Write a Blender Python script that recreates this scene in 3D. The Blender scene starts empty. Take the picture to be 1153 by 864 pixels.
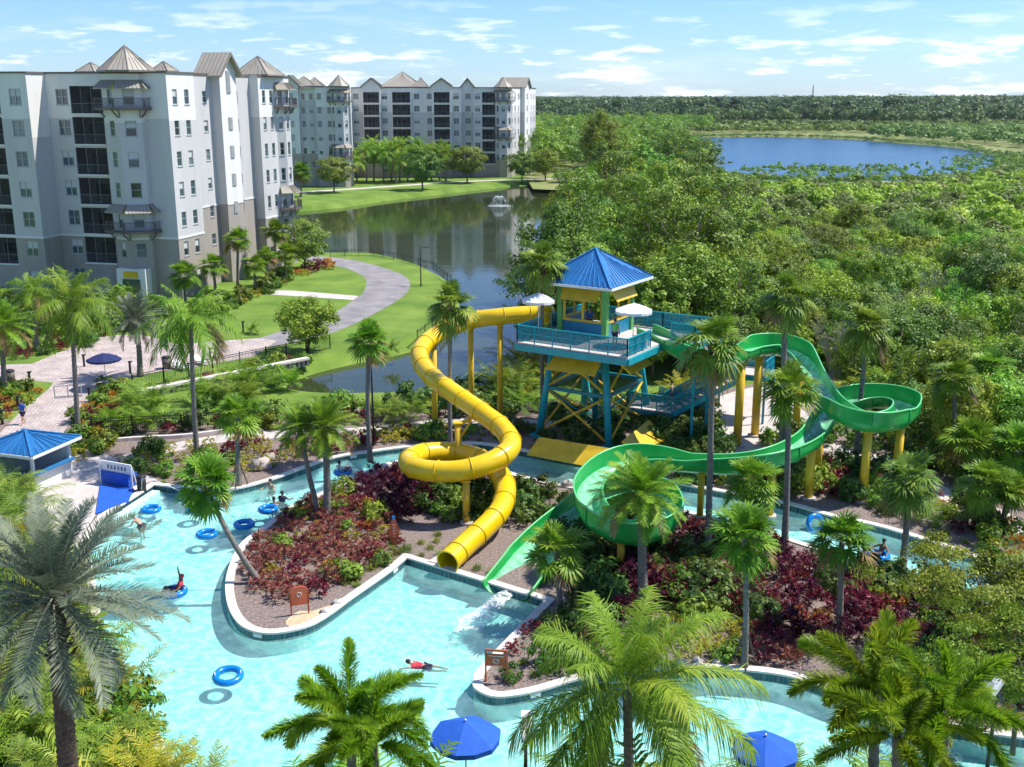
import bpy, math, random
import numpy as np
from mathutils import Vector, Matrix
from mathutils.geometry import tessellate_polygon
random.seed(7); RNG = np.random.default_rng(7)
PI = math.pi; R_ = math.radians
scene = bpy.context.scene
COL = scene.collection

# ------------------------------------------------------------------ camera
CAM_H = 22.0; FPX = 1217.0; PITCH = R_(14.9)
cd = bpy.data.cameras.new('camera'); cam = bpy.data.objects.new('camera', cd); COL.objects.link(cam)
cd.sensor_width = 36; cd.lens = FPX/1153*36; cd.clip_start = 0.5; cd.clip_end = 20000
cam.location = (0, 0, CAM_H); cam.rotation_euler = (PI/2-PITCH, 0, 0)
scene.camera = cam

# ------------------------------------------------------------------ light
SUN_EL = R_(57); SUN_AZ = R_(14)      # azimuth counted from +X towards +Y
sun_dir = Vector((math.cos(SUN_EL)*math.cos(SUN_AZ), math.cos(SUN_EL)*math.sin(SUN_AZ), math.sin(SUN_EL)))
sl = bpy.data.lights.new('sun', 'SUN'); sl.energy = 4.9; sl.angle = R_(0.55); sl.color = (1.0, 0.955, 0.88)
so = bpy.data.objects.new('sun', sl); COL.objects.link(so)
so.rotation_euler = sun_dir.to_track_quat('Z', 'Y').to_euler(); so.location = (40, 10, 80)
world = bpy.data.worlds.new('World'); scene.world = world; world.use_nodes = True
wt = world.node_tree; wn = wt.nodes; wl = wt.links
for n in list(wn): wn.remove(n)
def N(nt, typ, **kw):
    n = nt.nodes.new(typ)
    for k, v in kw.items():
        if k == 'inp':
            for kk, vv in v.items(): n.inputs[kk].default_value = vv
        else: setattr(n, k, v)
    return n
sky = N(wt, 'ShaderNodeTexSky', sky_type='NISHITA', sun_disc=False, sun_elevation=SUN_EL, sun_rotation=PI/2-SUN_AZ,
        altitude=0, air_density=1.0, dust_density=0.15, ozone_density=3.5)
bg = N(wt, 'ShaderNodeBackground', inp={'Strength': 0.115})
wo = N(wt, 'ShaderNodeOutputWorld')
tc = N(wt, 'ShaderNodeTexCoord')
mp = N(wt, 'ShaderNodeMapping'); mp.inputs['Scale'].default_value = (6.5, 6.5, 36)
cn = N(wt, 'ShaderNodeTexNoise', inp={'Scale': 2.3, 'Detail': 8, 'Roughness': 0.58})
wl.new(tc.outputs['Generated'], mp.inputs['Vector']); wl.new(mp.outputs[0], cn.inputs['Vector'])
cr = N(wt, 'ShaderNodeValToRGB'); cr.color_ramp.elements[0].position = .53; cr.color_ramp.elements[1].position = .63
wl.new(cn.outputs[0], cr.inputs[0])
mp2 = N(wt, 'ShaderNodeMapping'); mp2.inputs['Scale'].default_value = (2.0, 2.0, 16); mp2.inputs['Location'].default_value = (3.1, .4, 1.7)
cn2 = N(wt, 'ShaderNodeTexNoise', inp={'Scale': 1.6, 'Detail': 7, 'Roughness': 0.62})
wl.new(tc.outputs['Generated'], mp2.inputs['Vector']); wl.new(mp2.outputs[0], cn2.inputs['Vector'])
cr2 = N(wt, 'ShaderNodeMapRange', inp={'From Min': .48, 'From Max': .78, 'To Min': 0, 'To Max': .62}); wl.new(cn2.outputs[0], cr2.inputs[0])
mx = N(wt, 'ShaderNodeMath', operation='MAXIMUM'); wl.new(cr.outputs[0], mx.inputs[0]); wl.new(cr2.outputs[0], mx.inputs[1])
sm = N(wt, 'ShaderNodeMath', operation='MULTIPLY', inp={1: .85}); sz_ = N(wt, 'ShaderNodeSeparateXYZ'); wl.new(tc.outputs['Generated'], sz_.inputs[0])
lowm = N(wt, 'ShaderNodeMapRange', inp={'From Min': .03, 'From Max': .085, 'To Min': 1, 'To Max': .06}); wl.new(sz_.outputs['Z'], lowm.inputs[0])
cm = N(wt, 'ShaderNodeMath', operation='MULTIPLY'); wl.new(cr.outputs[0], cm.inputs[0]); wl.new(lowm.outputs[0], cm.inputs[1]); wl.new(cm.outputs[0], mx.inputs[0])
wl.new(mx.outputs[0], sm.inputs[0])
tint = N(wt, 'ShaderNodeMix', data_type='RGBA', blend_type='MULTIPLY', inp={0: 1.0, 7: (.60, .80, 1.16, 1)})
wl.new(sky.outputs[0], tint.inputs[6])
mixw = N(wt, 'ShaderNodeMix', data_type='RGBA', inp={7: (8.2, 8.5, 8.9, 1)})
wl.new(sm.outputs[0], mixw.inputs[0]); wl.new(tint.outputs[2], mixw.inputs[6])
wl.new(mixw.outputs[2], bg.inputs['Color']); wl.new(bg.outputs[0], wo.inputs[0])
scene.view_settings.view_transform = 'Standard'; scene.view_settings.look = 'None'
scene.view_settings.exposure = 0.47; scene.view_settings.gamma = 1; scene.view_settings.use_curve_mapping = False
cy = scene.cycles
cy.max_bounces = 6; cy.diffuse_bounces = 3; cy.glossy_bounces = 2; cy.transmission_bounces = 3; cy.transparent_max_bounces = 12
cy.use_adaptive_sampling = True; cy.adaptive_threshold = .025; cy.adaptive_min_samples = 16; cy.volume_bounces = 0
cy.use_denoising = True; cy.caustics_reflective = False; cy.caustics_refractive = False; cy.sample_clamp_indirect = 6
scene.render.film_transparent = False

# ------------------------------------------------------------------ pixel <-> place helpers (photo 1153 x 864)
CP, SP = math.cos(PITCH), math.sin(PITCH)
def ray(px, py):
    u = (px-576.5)/FPX; v = (py-432)/FPX
    return Vector((u, CP - v*SP, -(SP + v*CP)))
def P(px, py, z=0.0):
    r = ray(px, py); t = (z-CAM_H)/r.z
    return Vector((r.x*t, r.y*t, z))
def PY(px, py, Y):
    r = ray(px, py); t = Y/r.y
    return Vector((r.x*t, Y, CAM_H + r.z*t))
def pxs(pts, z=0.0): return [P(x, y, z).to_2d() for x, y in pts]
def pxl(pts): return [P(x, y, 0).to_2d() for x, y in pts]

# ------------------------------------------------------------------ mesh helpers
class MB:
    def __init__(s): s.v = []; s.f = []; s.m = []; s.sm = []
    def add(s, vs, fs, mi=0, smooth=False):
        o = len(s.v); s.v.extend([tuple(v) for v in vs])
        for f in fs: s.f.append(tuple(i+o for i in f)); s.m.append(mi); s.sm.append(smooth)
        return s
    def box(s, c, sz, rz=0, mi=0, M=None):
        x, y, z = sz[0]/2, sz[1]/2, sz[2]/2
        vs = [Vector((a*x, b*y, d*z)) for a in (-1, 1) for b in (-1, 1) for d in (-1, 1)]
        if M is None: M = Matrix.Rotation(rz, 3, 'Z')
        vs = [M @ v + Vector(c) for v in vs]
        return s.add(vs, [(0,1,3,2),(4,6,7,5),(0,4,5,1),(2,3,7,6),(0,2,6,4),(1,5,7,3)], mi)
    def bar(s, a, b, w, h=None, mi=0):      # rectangular bar from a to b
        a = Vector(a); b = Vector(b); d = b-a; L = d.length
        if L < 1e-6: return s
        h = h or w; x = d/L; up = Vector((0,0,1)) if abs(x.z) < .95 else Vector((0,1,0))
        y = up.cross(x).normalized(); z = x.cross(y)
        M = Matrix((x, y, z)).transposed()
        return s.box((a+b)/2, (L, w, h), M=M, mi=mi)
    def cyl(s, a, b, r0, r1=None, n=10, mi=0, caps=True, smooth=True):
        return s.tube([a, b], [r0, r0 if r1 is None else r1], n, mi, caps, smooth)
    def tube(s, pts, rad, n=8, mi=0, caps=True, smooth=True):
        pts = [Vector(p) for p in pts]; k = len(pts)
        if not hasattr(rad, '__len__'): rad = [rad]*k
        o = len(s.v); ref = None
        for i, p in enumerate(pts):
            t = (pts[min(i+1, k-1)] - pts[max(i-1, 0)]).normalized()
            if ref is None: ref = Vector((0,0,1)) if abs(t.z) < .9 else Vector((1,0,0))
            x = ref.cross(t)
            if x.length < 1e-5: x = Vector((1,0,0)).cross(t)
            x.normalize(); y = t.cross(x); ref = y if abs(t.z) >= .9 or k > 2 else ref
            ref = y
            for j in range(n):
                a = 2*PI*j/n; s.v.append(tuple(p + (x*math.cos(a) + y*math.sin(a))*rad[i]))
        for i in range(k-1):
            for j in range(n):
                s.f.append((o+i*n+j, o+i*n+(j+1)%n, o+(i+1)*n+(j+1)%n, o+(i+1)*n+j)); s.m.append(mi); s.sm.append(smooth)
        if caps:
            s.f.append(tuple(o+j for j in range(n))[::-1]); s.m.append(mi); s.sm.append(False)
            s.f.append(tuple(o+(k-1)*n+j for j in range(n))); s.m.append(mi); s.sm.append(False)
        return s
    def ball(s, c, r, sc=(1,1,1), seg=10, rings=7, mi=0):
        c = Vector(c); vs = []; fs = []
        for i in range(rings+1):
            th = PI*i/rings
            for j in range(seg):
                a = 2*PI*j/seg; vs.append(c + Vector((r*sc[0]*math.sin(th)*math.cos(a), r*sc[1]*math.sin(th)*math.sin(a), r*sc[2]*math.cos(th))))
        for i in range(rings):
            for j in range(seg): fs.append((i*seg+j, (i+1)*seg+j, (i+1)*seg+(j+1)%seg, i*seg+(j+1)%seg))
        return s.add(vs, fs, mi, True)
    def torus(s, c, Rr, r, n=28, m=10, mi=0, M=None):
        vs = []; fs = []; c = Vector(c)
        for i in range(n):
            a = 2*PI*i/n
            for j in range(m):
                b = 2*PI*j/m; v = Vector(((Rr+r*math.cos(b))*math.cos(a), (Rr+r*math.cos(b))*math.sin(a), r*math.sin(b)))
                if M is not None: v = M @ v
                vs.append(c+v)
        for i in range(n):
            for j in range(m): fs.append((i*m+j, ((i+1)%n)*m+j, ((i+1)%n)*m+(j+1)%m, i*m+(j+1)%m))
        return s.add(vs, fs, mi, True)
    def prism(s, pts2, z0, z1, mi=0, caps=True):
        n = len(pts2); vs = [(p[0], p[1], z0) for p in pts2] + [(p[0], p[1], z1) for p in pts2]
        fs = [(i, (i+1)%n, n+(i+1)%n, n+i) for i in range(n)]
        if caps: fs += [tuple(range(n))[::-1], tuple(range(n, 2*n))]
        return s.add(vs, fs, mi)
    def build(s, name, mats, parent=None):
        me = bpy.data.meshes.new(name); me.from_pydata(s.v, [], s.f)
        if not isinstance(mats, (list, tuple)): mats = [mats]
        for m in mats: me.materials.append(m)
        me.polygons.foreach_set('material_index', s.m); me.polygons.foreach_set('use_smooth', s.sm); me.update()
        return link(name, me, parent)
def link(name, data, parent=None):
    o = bpy.data.objects.new(name, data); COL.objects.link(o)
    if parent is not None: o.parent = parent
    return o
def tag(o, label=None, cat=None, group=None, kind=None):
    if label: o['label'] = label
    if cat: o['category'] = cat
    if group: o['group'] = group
    if kind: o['kind'] = kind
    return o
def thing(name, label, cat, loc=(0,0,0), rz=0, group=None):
    o = bpy.data.objects.new(name, None); COL.objects.link(o); o.location = loc; o.rotation_euler = (0,0,rz)
    o.empty_display_size = .3
    return tag(o, label, cat, group)
KIDS = {}
def copy_tree(o, parent=None, top=True):
    c = o.copy(); COL.objects.link(c)
    if parent is not None: c.parent = parent
    for ch in list(o.children): copy_tree(ch, c, False)
    return c
def sheet(name, outer, z, mat, holes=(), kind='structure', parent=None):
    loops = [[Vector((p[0], p[1], 0)) for p in outer]] + [[Vector((p[0], p[1], 0)) for p in h] for h in holes]
    tris = tessellate_polygon(loops)
    vs = [(v.x, v.y, z) for l in loops for v in l]
    fs = []
    for t in tris:
        a, b, c = (Vector(vs[i]) for i in t)
        ar = (b-a).cross(c-a).z
        if abs(ar) < 1e-9: continue
        fs.append(t if ar > 0 else t[::-1])
    me = bpy.data.meshes.new(name); me.from_pydata(vs, [], fs); me.materials.append(mat); me.update()
    o = link(name, me, parent)
    if kind: o['kind'] = kind
    return o
def smooth_loop(pts, k=6, closed=True, sharp=()):
    n = len(pts); out = []
    rng_ = range(n) if closed else range(n-1)
    for i in rng_:
        p0, p1, p2, p3 = [pts[(i+d) % n] if closed else pts[max(0, min(n-1, i+d))] for d in (-1, 0, 1, 2)]
        if i in sharp: p0 = p1
        if (i+1) % n in sharp: p3 = p2
        kk = 1 if (i in sharp and (i+1) % n in sharp) else k
        for j in range(kk):
            t = j/kk
            out.append(0.5*((2*p1) + (p2-p0)*t + (2*p0-5*p1+4*p2-p3)*t*t + (3*p1-p0-3*p2+p3)*t**3))
    if not closed: out.append(pts[-1])
    return out
def area2(pts): return sum(pts[i][0]*pts[(i+1)%len(pts)][1]-pts[(i+1)%len(pts)][0]*pts[i][1] for i in range(len(pts)))/2
def offset_loop(pts, d):                 # positive d grows the loop
    n = len(pts); s = 1 if area2(pts) > 0 else -1; out = []
    for i in range(n):
        a = pts[i-1]; b = pts[i]; c = pts[(i+1) % n]
        e1 = (b-a).normalized(); e2 = (c-b).normalized()
        n1 = Vector((e1.y, -e1.x))*s; n2 = Vector((e2.y, -e2.x))*s
        m = (n1+n2)
        if m.length < 1e-6: m = n1
        m.normalize(); k = max(.5, m.dot(n1)); out.append(b + m*d/k)
    return out
def inside(p, poly):
    x, y = p[0], p[1]; c = False; n = len(poly); j = n-1
    for i in range(n):
        xi, yi = poly[i][0], poly[i][1]; xj, yj = poly[j][0], poly[j][1]
        if (yi > y) != (yj > y) and x < (xj-xi)*(y-yi)/(yj-yi)+xi: c = not c
        j = i
    return c
def ring(mb, A, za, B, zb, mi=0):        # quads between two loops of equal length
    n = len(A); vs = [(p[0], p[1], za) for p in A]+[(p[0], p[1], zb) for p in B]
    mb.add(vs, [(i, (i+1)%n, n+(i+1)%n, n+i) for i in range(n)], mi)

# ------------------------------------------------------------------ materials
def srgb(r, g, b):
    f = lambda c: (c/255/12.92) if c/255 <= .04045 else ((c/255+.055)/1.055)**2.4
    return (f(r), f(g), f(b), 1)
def mat(name, c, rough=.6, var=.12, scale=3.0, bump=0.0, bscale=None, metal=0, spec=.5, coord='Object', c2=None, detail=5, stretch=None, coat=0):
    m = bpy.data.materials.new(name); m.use_nodes = True; nt = m.node_tree; b = nt.nodes['Principled BSDF']
    b.inputs['Roughness'].default_value = rough; b.inputs['Metallic'].default_value = metal; b.inputs['Specular IOR Level'].default_value = spec
    b.inputs['Coat Weight'].default_value = coat
    c = tuple(c[:3])
    tcn = N(nt, 'ShaderNodeTexCoord'); src = tcn.outputs[coord]
    if stretch:
        mm = N(nt, 'ShaderNodeMapping'); mm.inputs['Scale'].default_value = stretch; nt.links.new(src, mm.inputs[0]); src = mm.outputs[0]
    no = N(nt, 'ShaderNodeTexNoise', inp={'Scale': scale, 'Detail': detail, 'Roughness': .6}); nt.links.new(src, no.inputs['Vector'])
    lo = tuple(x*(1-var*1.6) for x in c); hi = tuple(min(1, x*(1+var*1.6)) for x in c)
    if c2: hi = tuple(c2[:3]); lo = c
    rp = N(nt, 'ShaderNodeValToRGB'); e = rp.color_ramp.elements
    e[0].position = .3; e[1].position = .7; e[0].color = (*lo, 1); e[1].color = (*hi, 1)
    nt.links.new(no.outputs[0], rp.inputs[0]); nt.links.new(rp.outputs[0], b.inputs['Base Color'])
    if bump:
        nb = N(nt, 'ShaderNodeTexNoise', inp={'Scale': bscale or scale*6, 'Detail': 4}); nt.links.new(src, nb.inputs['Vector'])
        bn = N(nt, 'ShaderNodeBump', inp={'Strength': bump, 'Distance': .05}); nt.links.new(nb.outputs[0], bn.inputs['Height']); nt.links.new(bn.outputs[0], b.inputs['Normal'])
    return m
def leafmat(name, stops, rough=.5, trans=.3, clump=1.2, objvar=.15, spec=.3):
    """per-leaf random (attribute rnd) picks a colour; a clump noise and the object's random shift it a little"""
    m = bpy.data.materials.new(name); m.use_nodes = True; nt = m.node_tree; b = nt.nodes['Principled BSDF']; out = nt.nodes['Material Output']
    at = N(nt, 'ShaderNodeAttribute', attribute_name='rnd')
    tcn = N(nt, 'ShaderNodeTexCoord'); no = N(nt, 'ShaderNodeTexNoise', inp={'Scale': clump, 'Detail': 2}); nt.links.new(tcn.outputs['Object'], no.inputs['Vector'])
    a1 = N(nt, 'ShaderNodeMath', operation='MULTIPLY_ADD', inp={1: .55, 2: -.05}); nt.links.new(at.outputs['Fac'], a1.inputs[0])
    a2 = N(nt, 'ShaderNodeMath', operation='MULTIPLY_ADD', inp={1: .6}); nt.links.new(no.outputs[0], a2.inputs[0]); nt.links.new(a1.outputs[0], a2.inputs[2])
    rp = N(nt, 'ShaderNodeValToRGB'); cr_ = rp.color_ramp
    n = len(stops)
    cr_.elements[0].position = .12; cr_.elements[0].color = (*stops[0], 1); cr_.elements[1].position = .88; cr_.elements[1].color = (*stops[-1], 1)
    for i in range(1, n-1):
        e = cr_.elements.new(.12+.76*i/(n-1)); e.color = (*stops[i], 1)
    if name.startswith('palm'): e = cr_.elements.new(1.0); e.color = (.34,.22,.09,1)
    nt.links.new(a2.outputs[0], rp.inputs[0])
    oi = N(nt, 'ShaderNodeObjectInfo')
    hs = N(nt, 'ShaderNodeHueSaturation')
    h1 = N(nt, 'ShaderNodeMapRange', inp={'To Min': .5-.035*objvar/.12, 'To Max': .5+.02*objvar/.12}); nt.links.new(oi.outputs['Random'], h1.inputs[0]); nt.links.new(h1.outputs[0], hs.inputs['Hue'])
    ml = N(nt, 'ShaderNodeMath', operation='MULTIPLY', inp={1: 7.31}); nt.links.new(oi.outputs['Random'], ml.inputs[0])
    fr = N(nt, 'ShaderNodeMath', operation='FRACT'); nt.links.new(ml.outputs[0], fr.inputs[0])
    h2 = N(nt, 'ShaderNodeMapRange', inp={'To Min': 1-2.2*objvar, 'To Max': 1+2.2*objvar}); nt.links.new(fr.outputs[0], h2.inputs[0]); nt.links.new(h2.outputs[0], hs.inputs['Value'])
    nt.links.new(rp.outputs[0], hs.inputs['Color']); nt.links.new(hs.outputs[0], b.inputs['Base Color'])
    b.inputs['Roughness'].default_value = rough; b.inputs['Specular IOR Level'].default_value = spec
    tr = N(nt, 'ShaderNodeBsdfTranslucent'); nt.links.new(hs.outputs[0], tr.inputs[0])
    mxs = N(nt, 'ShaderNodeMixShader', inp={0: trans}); nt.links.new(b.outputs[0], mxs.inputs[1]); nt.links.new(tr.outputs[0], mxs.inputs[2])
    nt.links.new(mxs.outputs[0], out.inputs[0])
    return m
M = {}
M['grass'] = mat('grass', (.08,.165,.020), .95, c2=(.20,.29,.05), scale=.22, bump=.7, bscale=9, detail=14, spec=.2)
M['wild'] = mat('wild_grass', (.05,.09,.02), .9, c2=(.13,.17,.04), scale=.12, bump=.5, bscale=4, detail=9)
M['marsh'] = mat('marsh', (.13,.17,.04), .9, c2=(.24,.26,.07), scale=.05, bump=.5, bscale=2, detail=9)
M['mulch'] = mat('mulch', (.12,.085,.07), .95, c2=(.34,.27,.235), scale=7, bump=.9, bscale=22, detail=10)
M['sand'] = mat('sand', (.55,.42,.26), .95, scale=3, bump=.3, bscale=20)
M['asphalt'] = mat('asphalt', (.24,.225,.225), .9, .2, scale=.45, bump=.3, bscale=40, detail=9)
M['concrete'] = mat('concrete', (.52,.47,.43), .85, .09, scale=.9, bump=.15, bscale=25, detail=9)
M['coping'] = mat('coping', (.68,.62,.56), .7, .07, scale=2.5, bump=.15, bscale=20)
def brick_mat(name, c1, c2, mortar, scale, bw, rh, ms=.03, rough=.85, rotz=0.0, bump=.3):
    m = bpy.data.materials.new(name); m.use_nodes = True; nt = m.node_tree; b = nt.nodes['Principled BSDF']; b.inputs['Roughness'].default_value = rough
    t = N(nt, 'ShaderNodeTexCoord'); mm = N(nt, 'ShaderNodeMapping'); mm.inputs['Rotation'].default_value = (0,0,rotz); nt.links.new(t.outputs['Object'], mm.inputs[0])
    br = N(nt, 'ShaderNodeTexBrick', inp={'Color1': (*c1,1), 'Color2': (*c2,1), 'Mortar': (*mortar,1), 'Scale': scale, 'Brick Width': bw, 'Row Height': rh, 'Mortar Size': ms, 'Bias': 0})
    nt.links.new(mm.outputs[0], br.inputs['Vector'])
    no = N(nt, 'ShaderNodeTexNoise', inp={'Scale': .6, 'Detail': 8}); nt.links.new(t.outputs['Object'], no.inputs[0])
    mr = N(nt, 'ShaderNodeMapRange', inp={'From Min': .3, 'From Max': .7, 'To Min': .8, 'To Max': 1.15}); nt.links.new(no.outputs[0], mr.inputs[0])
    mu = N(nt, 'ShaderNodeMix', data_type='RGBA', blend_type='MULTIPLY', inp={0: 1.0}); nt.links.new(br.outputs[0], mu.inputs[6]); nt.links.new(mr.outputs[0], mu.inputs[7])
    nt.links.new(mu.outputs[2], b.inputs['Base Color'])
    bu = N(nt, 'ShaderNodeBump', inp={'Strength': bump, 'Distance': .01}); nt.links.new(br.outputs['Fac'], bu.inputs['Height']); bu.invert = True; nt.links.new(bu.outputs[0], b.inputs['Normal'])
    return m
M['paver'] = brick_mat('pavers', (.60,.49,.44), (.44,.36,.33), (.3,.26,.24), 1, .4, .2, rotz=.6)
M['tile'] = brick_mat('pool_tile', (.012,.075,.10), (.02,.11,.13), (.10,.17,.18), 1, .15, .15, ms=.012, rough=.2)
M['plaster'] = mat('pool_plaster', (.54,.76,.75), .7, .04, scale=.7)
M['white'] = mat('white_paint', (.78,.78,.76), .5, .03)
M['teal'] = mat('teal_paint', (.008,.34,.42), .38, .12, scale=2, bump=.03)
M['teal2'] = mat('teal_dark_paint', (.008,.22,.28), .4, .12, scale=2)
M['bluepanel'] = mat('blue_panel', (.01,.20,.33), .4, .1)
M['green_p'] = mat('green_paint', (.13,.42,.10), .45, .1)
M['yellow_p'] = mat('yellow_paint', (.72,.46,.02), .45, .1, scale=1.5)
M['yellow_s'] = mat('yellow_slide', (.74,.46,.0), .30, c2=(.90,.62,.01), scale=.55, detail=10, coat=.25)
M['yellow_f'] = mat('yellow_flange', (.70,.45,.0), .4, .08)
M['green_s'] = mat('green_slide', (.008,.30,.055), .28, c2=(.02,.44,.09), scale=.5, detail=10, coat=.25)
M['green_r'] = mat('green_rim', (.14,.58,.20), .3, .06)
M['roofblue'] = mat('blue_metal_roof', (.02,.15,.38), .42, .14, scale=.8, detail=9, metal=.2)
M['roofrib'] = mat('blue_metal_rib', (.04,.22,.48), .35, .08, metal=.2)
M['dark'] = mat('dark_metal', (.02,.02,.022), .5, .1)
M['navy'] = mat('navy_canvas', (.01,.02,.10), .85, .1)
M['bluecloth'] = mat('blue_canvas', (.01,.10,.50), .8, .08)
M['ringblue'] = mat('blue_vinyl', (.0,.20,.62), .25, .05, coat=.3)
M['bark'] = mat('bark', (.16,.12,.09), .95, .3, scale=5, bump=.8, bscale=18)
M['palmtrunk'] = mat('palm_trunk', (.20,.18,.155), .95, .22, scale=4, stretch=(1,1,5), bump=.8, bscale=7)
M['palmdark'] = mat('palm_boot', (.11,.075,.05), .95, .35, scale=8, bump=.9, bscale=14)
M['rust'] = mat('rust_sign', (.42,.10,.03), .7, .2, scale=5)
M['orange'] = mat('orange_board', (.62,.12,.05), .55, .1)
M['skin'] = mat('skin', (.50,.29,.20), .6, .06); M['skin2'] = mat('skin_dark', (.20,.11,.07), .6, .06)
M['hair'] = mat('hair', (.03,.02,.015), .7, .2); M['shirt_red'] = mat('red_cloth', (.55,.03,.06), .8); M['shirt_blue'] = mat('blue_cloth', (.03,.14,.5), .8)
M['shirt_green'] = mat('green_cloth', (.15,.55,.08), .8); M['shorts'] = mat('dark_cloth', (.03,.03,.06), .8); M['shirt_white'] = mat('white_cloth', (.7,.7,.7), .8)
M['stone'] = mat('boulder', (.42,.36,.32), .9, .2, scale=4, bump=.6, bscale=8)
M['rock_w'] = mat('pale_rock', (.6,.56,.5), .9, .12, scale=4, bump=.4)
# foliage
M['palm_g'] = leafmat('palm_green', [(0.053,0.148,0.009), (0.116,0.262,0.015), (0.223,0.388,0.028), (0.407,0.513,0.068)], trans=.36, clump=.8, objvar=.07)
M['palm_l'] = leafmat('palm_lime', [(0.082,0.202,0.009), (0.176,0.347,0.013), (0.341,0.493,0.028), (0.564,0.627,0.067)], trans=.42, clump=.8, objvar=.07)
M['palm_d'] = leafmat('palm_deep_green', [(0.061,0.135,0.014), (0.128,0.230,0.022), (0.242,0.378,0.040), (0.431,0.527,0.108)], trans=.32, clump=.8, objvar=.07)
M['palm_s'] = leafmat('palm_silver', [(0.063,0.095,0.054), (0.117,0.158,0.099), (0.180,0.221,0.144), (0.297,0.324,0.207)], trans=.18, clump=.8, objvar=.04)
M['palm_y'] = leafmat('palm_yellow', [(.11,.19,.015), (.22,.31,.02), (.38,.42,.03), (.52,.48,.04)], trans=.3)
M['tree_g'] = leafmat('leaf_green', [(0.062,0.124,0.011), (0.122,0.218,0.018), (0.230,0.349,0.029), (0.352,0.437,0.052)], clump=.5)
M['tree_b'] = leafmat('leaf_bright', [(0.082,0.176,0.013), (0.151,0.309,0.020), (0.251,0.441,0.033), (0.390,0.529,0.050)], clump=.5)
M['tree_d'] = leafmat('leaf_dark', [(0.054,0.110,0.018), (0.106,0.186,0.027), (0.177,0.288,0.040), (0.284,0.371,0.068)], clump=.5)
M['tree_o'] = leafmat('leaf_olive', [(0.077,0.145,0.025), (0.141,0.240,0.044), (0.223,0.341,0.076), (0.329,0.418,0.152)], clump=.5)
M['pine'] = leafmat('pine_needles', [(0.049,0.109,0.010), (0.096,0.195,0.015), (0.169,0.304,0.024), (0.266,0.401,0.037)], clump=.6, trans=.2)
M['twig'] = leafmat('grey_twigs', [(.22,.20,.17), (.32,.30,.26), (.42,.40,.35), (.22,.27,.11)], trans=.1)
M['crot_r'] = leafmat('burgundy_leaf', [(.05,.008,.012), (.12,.014,.022), (.24,.03,.045), (.38,.10,.10)], clump=1.4, objvar=.06)
M['crot_m'] = leafmat('mixed_croton_leaf', [(.09,.014,.020), (.23,.05,.05), (.42,.19,.12), (.26,.24,.05)], clump=1.8, objvar=.06)
M['crot_p'] = leafmat('purple_leaf', [(.022,.006,.014), (.06,.010,.024), (.12,.018,.04), (.22,.05,.07)], clump=1.4, objvar=.06)
M['crot_y'] = leafmat('yellow_croton_leaf', [(.12,.18,.02), (.30,.32,.03), (.52,.46,.04), (.58,.50,.06)], clump=1.6, objvar=.05)
M['crot_o'] = leafmat('orange_croton_leaf', [(.16,.12,.015), (.46,.20,.02), (.60,.32,.03), (.5,.12,.03)], clump=1.6, objvar=.05)
M['shrub_g'] = leafmat('shrub_leaf', [(0.057,0.127,0.014), (0.115,0.218,0.021), (0.207,0.333,0.032), (0.322,0.425,0.046)], clump=1.2)
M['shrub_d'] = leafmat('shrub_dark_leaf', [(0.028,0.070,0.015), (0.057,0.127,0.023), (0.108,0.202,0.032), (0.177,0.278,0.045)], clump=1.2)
M['grass_t'] = leafmat('grass_blade', [(.08,.13,.02), (.15,.21,.03), (.24,.30,.05), (.34,.36,.10)], clump=1.2)
M['farwood'] = leafmat('far_leaf', [(0.026,0.062,0.019), (0.053,0.105,0.026), (0.099,0.171,0.036), (0.171,0.236,0.059)], clump=.045, objvar=0)
# ------------------------------------------------------------------ foliage meshes (numpy)
def mesh_np(name, V, Q, mats, rnd=None, mi=None):
    me = bpy.data.meshes.new(name); V = np.asarray(V, np.float32); Q = np.asarray(Q, np.int32); n = len(Q)
    me.vertices.add(len(V)); me.vertices.foreach_set('co', V.ravel())
    me.loops.add(n*4); me.loops.foreach_set('vertex_index', Q.ravel())
    me.polygons.add(n); me.polygons.foreach_set('loop_start', np.arange(n, dtype=np.int32)*4)
    try: me.polygons.foreach_set('loop_total', np.full(n, 4, np.int32))
    except Exception: pass
    for m in (mats if isinstance(mats, (list, tuple)) else [mats]): me.materials.append(m)
    if mi is not None: me.polygons.foreach_set('material_index', np.asarray(mi, np.int32))
    if rnd is not None:
        a = me.attributes.new('rnd', 'FLOAT', 'FACE'); a.data.foreach_set('value', np.asarray(rnd, np.float32))
    me.update(calc_edges=True); return me
def unit(a): return a/np.maximum(1e-9, np.linalg.norm(a, axis=-1, keepdims=True))
def leaves(C, Nrm, size, aspect=1.6, rg=RNG, jit=.35):
    """one quad leaf at each centre, facing roughly along Nrm"""
    n = len(C); r = unit(rg.normal(size=(n,3))); nn = unit(Nrm + r*.9)
    t = unit(np.cross(nn, rg.normal(size=(n,3)))); b = np.cross(nn, t)
    s = (size*(1+jit*rg.normal(size=(n,1)))).clip(size*.4)
    a = t*s*.5*aspect; c = b*s*.5
    V = np.stack([C-a, C-c*.9+a*.1, C+a, C+c*.9+a*.1], 1).reshape(-1,3)
    return V, np.arange(n*4).reshape(-1,4), rg.random(n)
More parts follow.
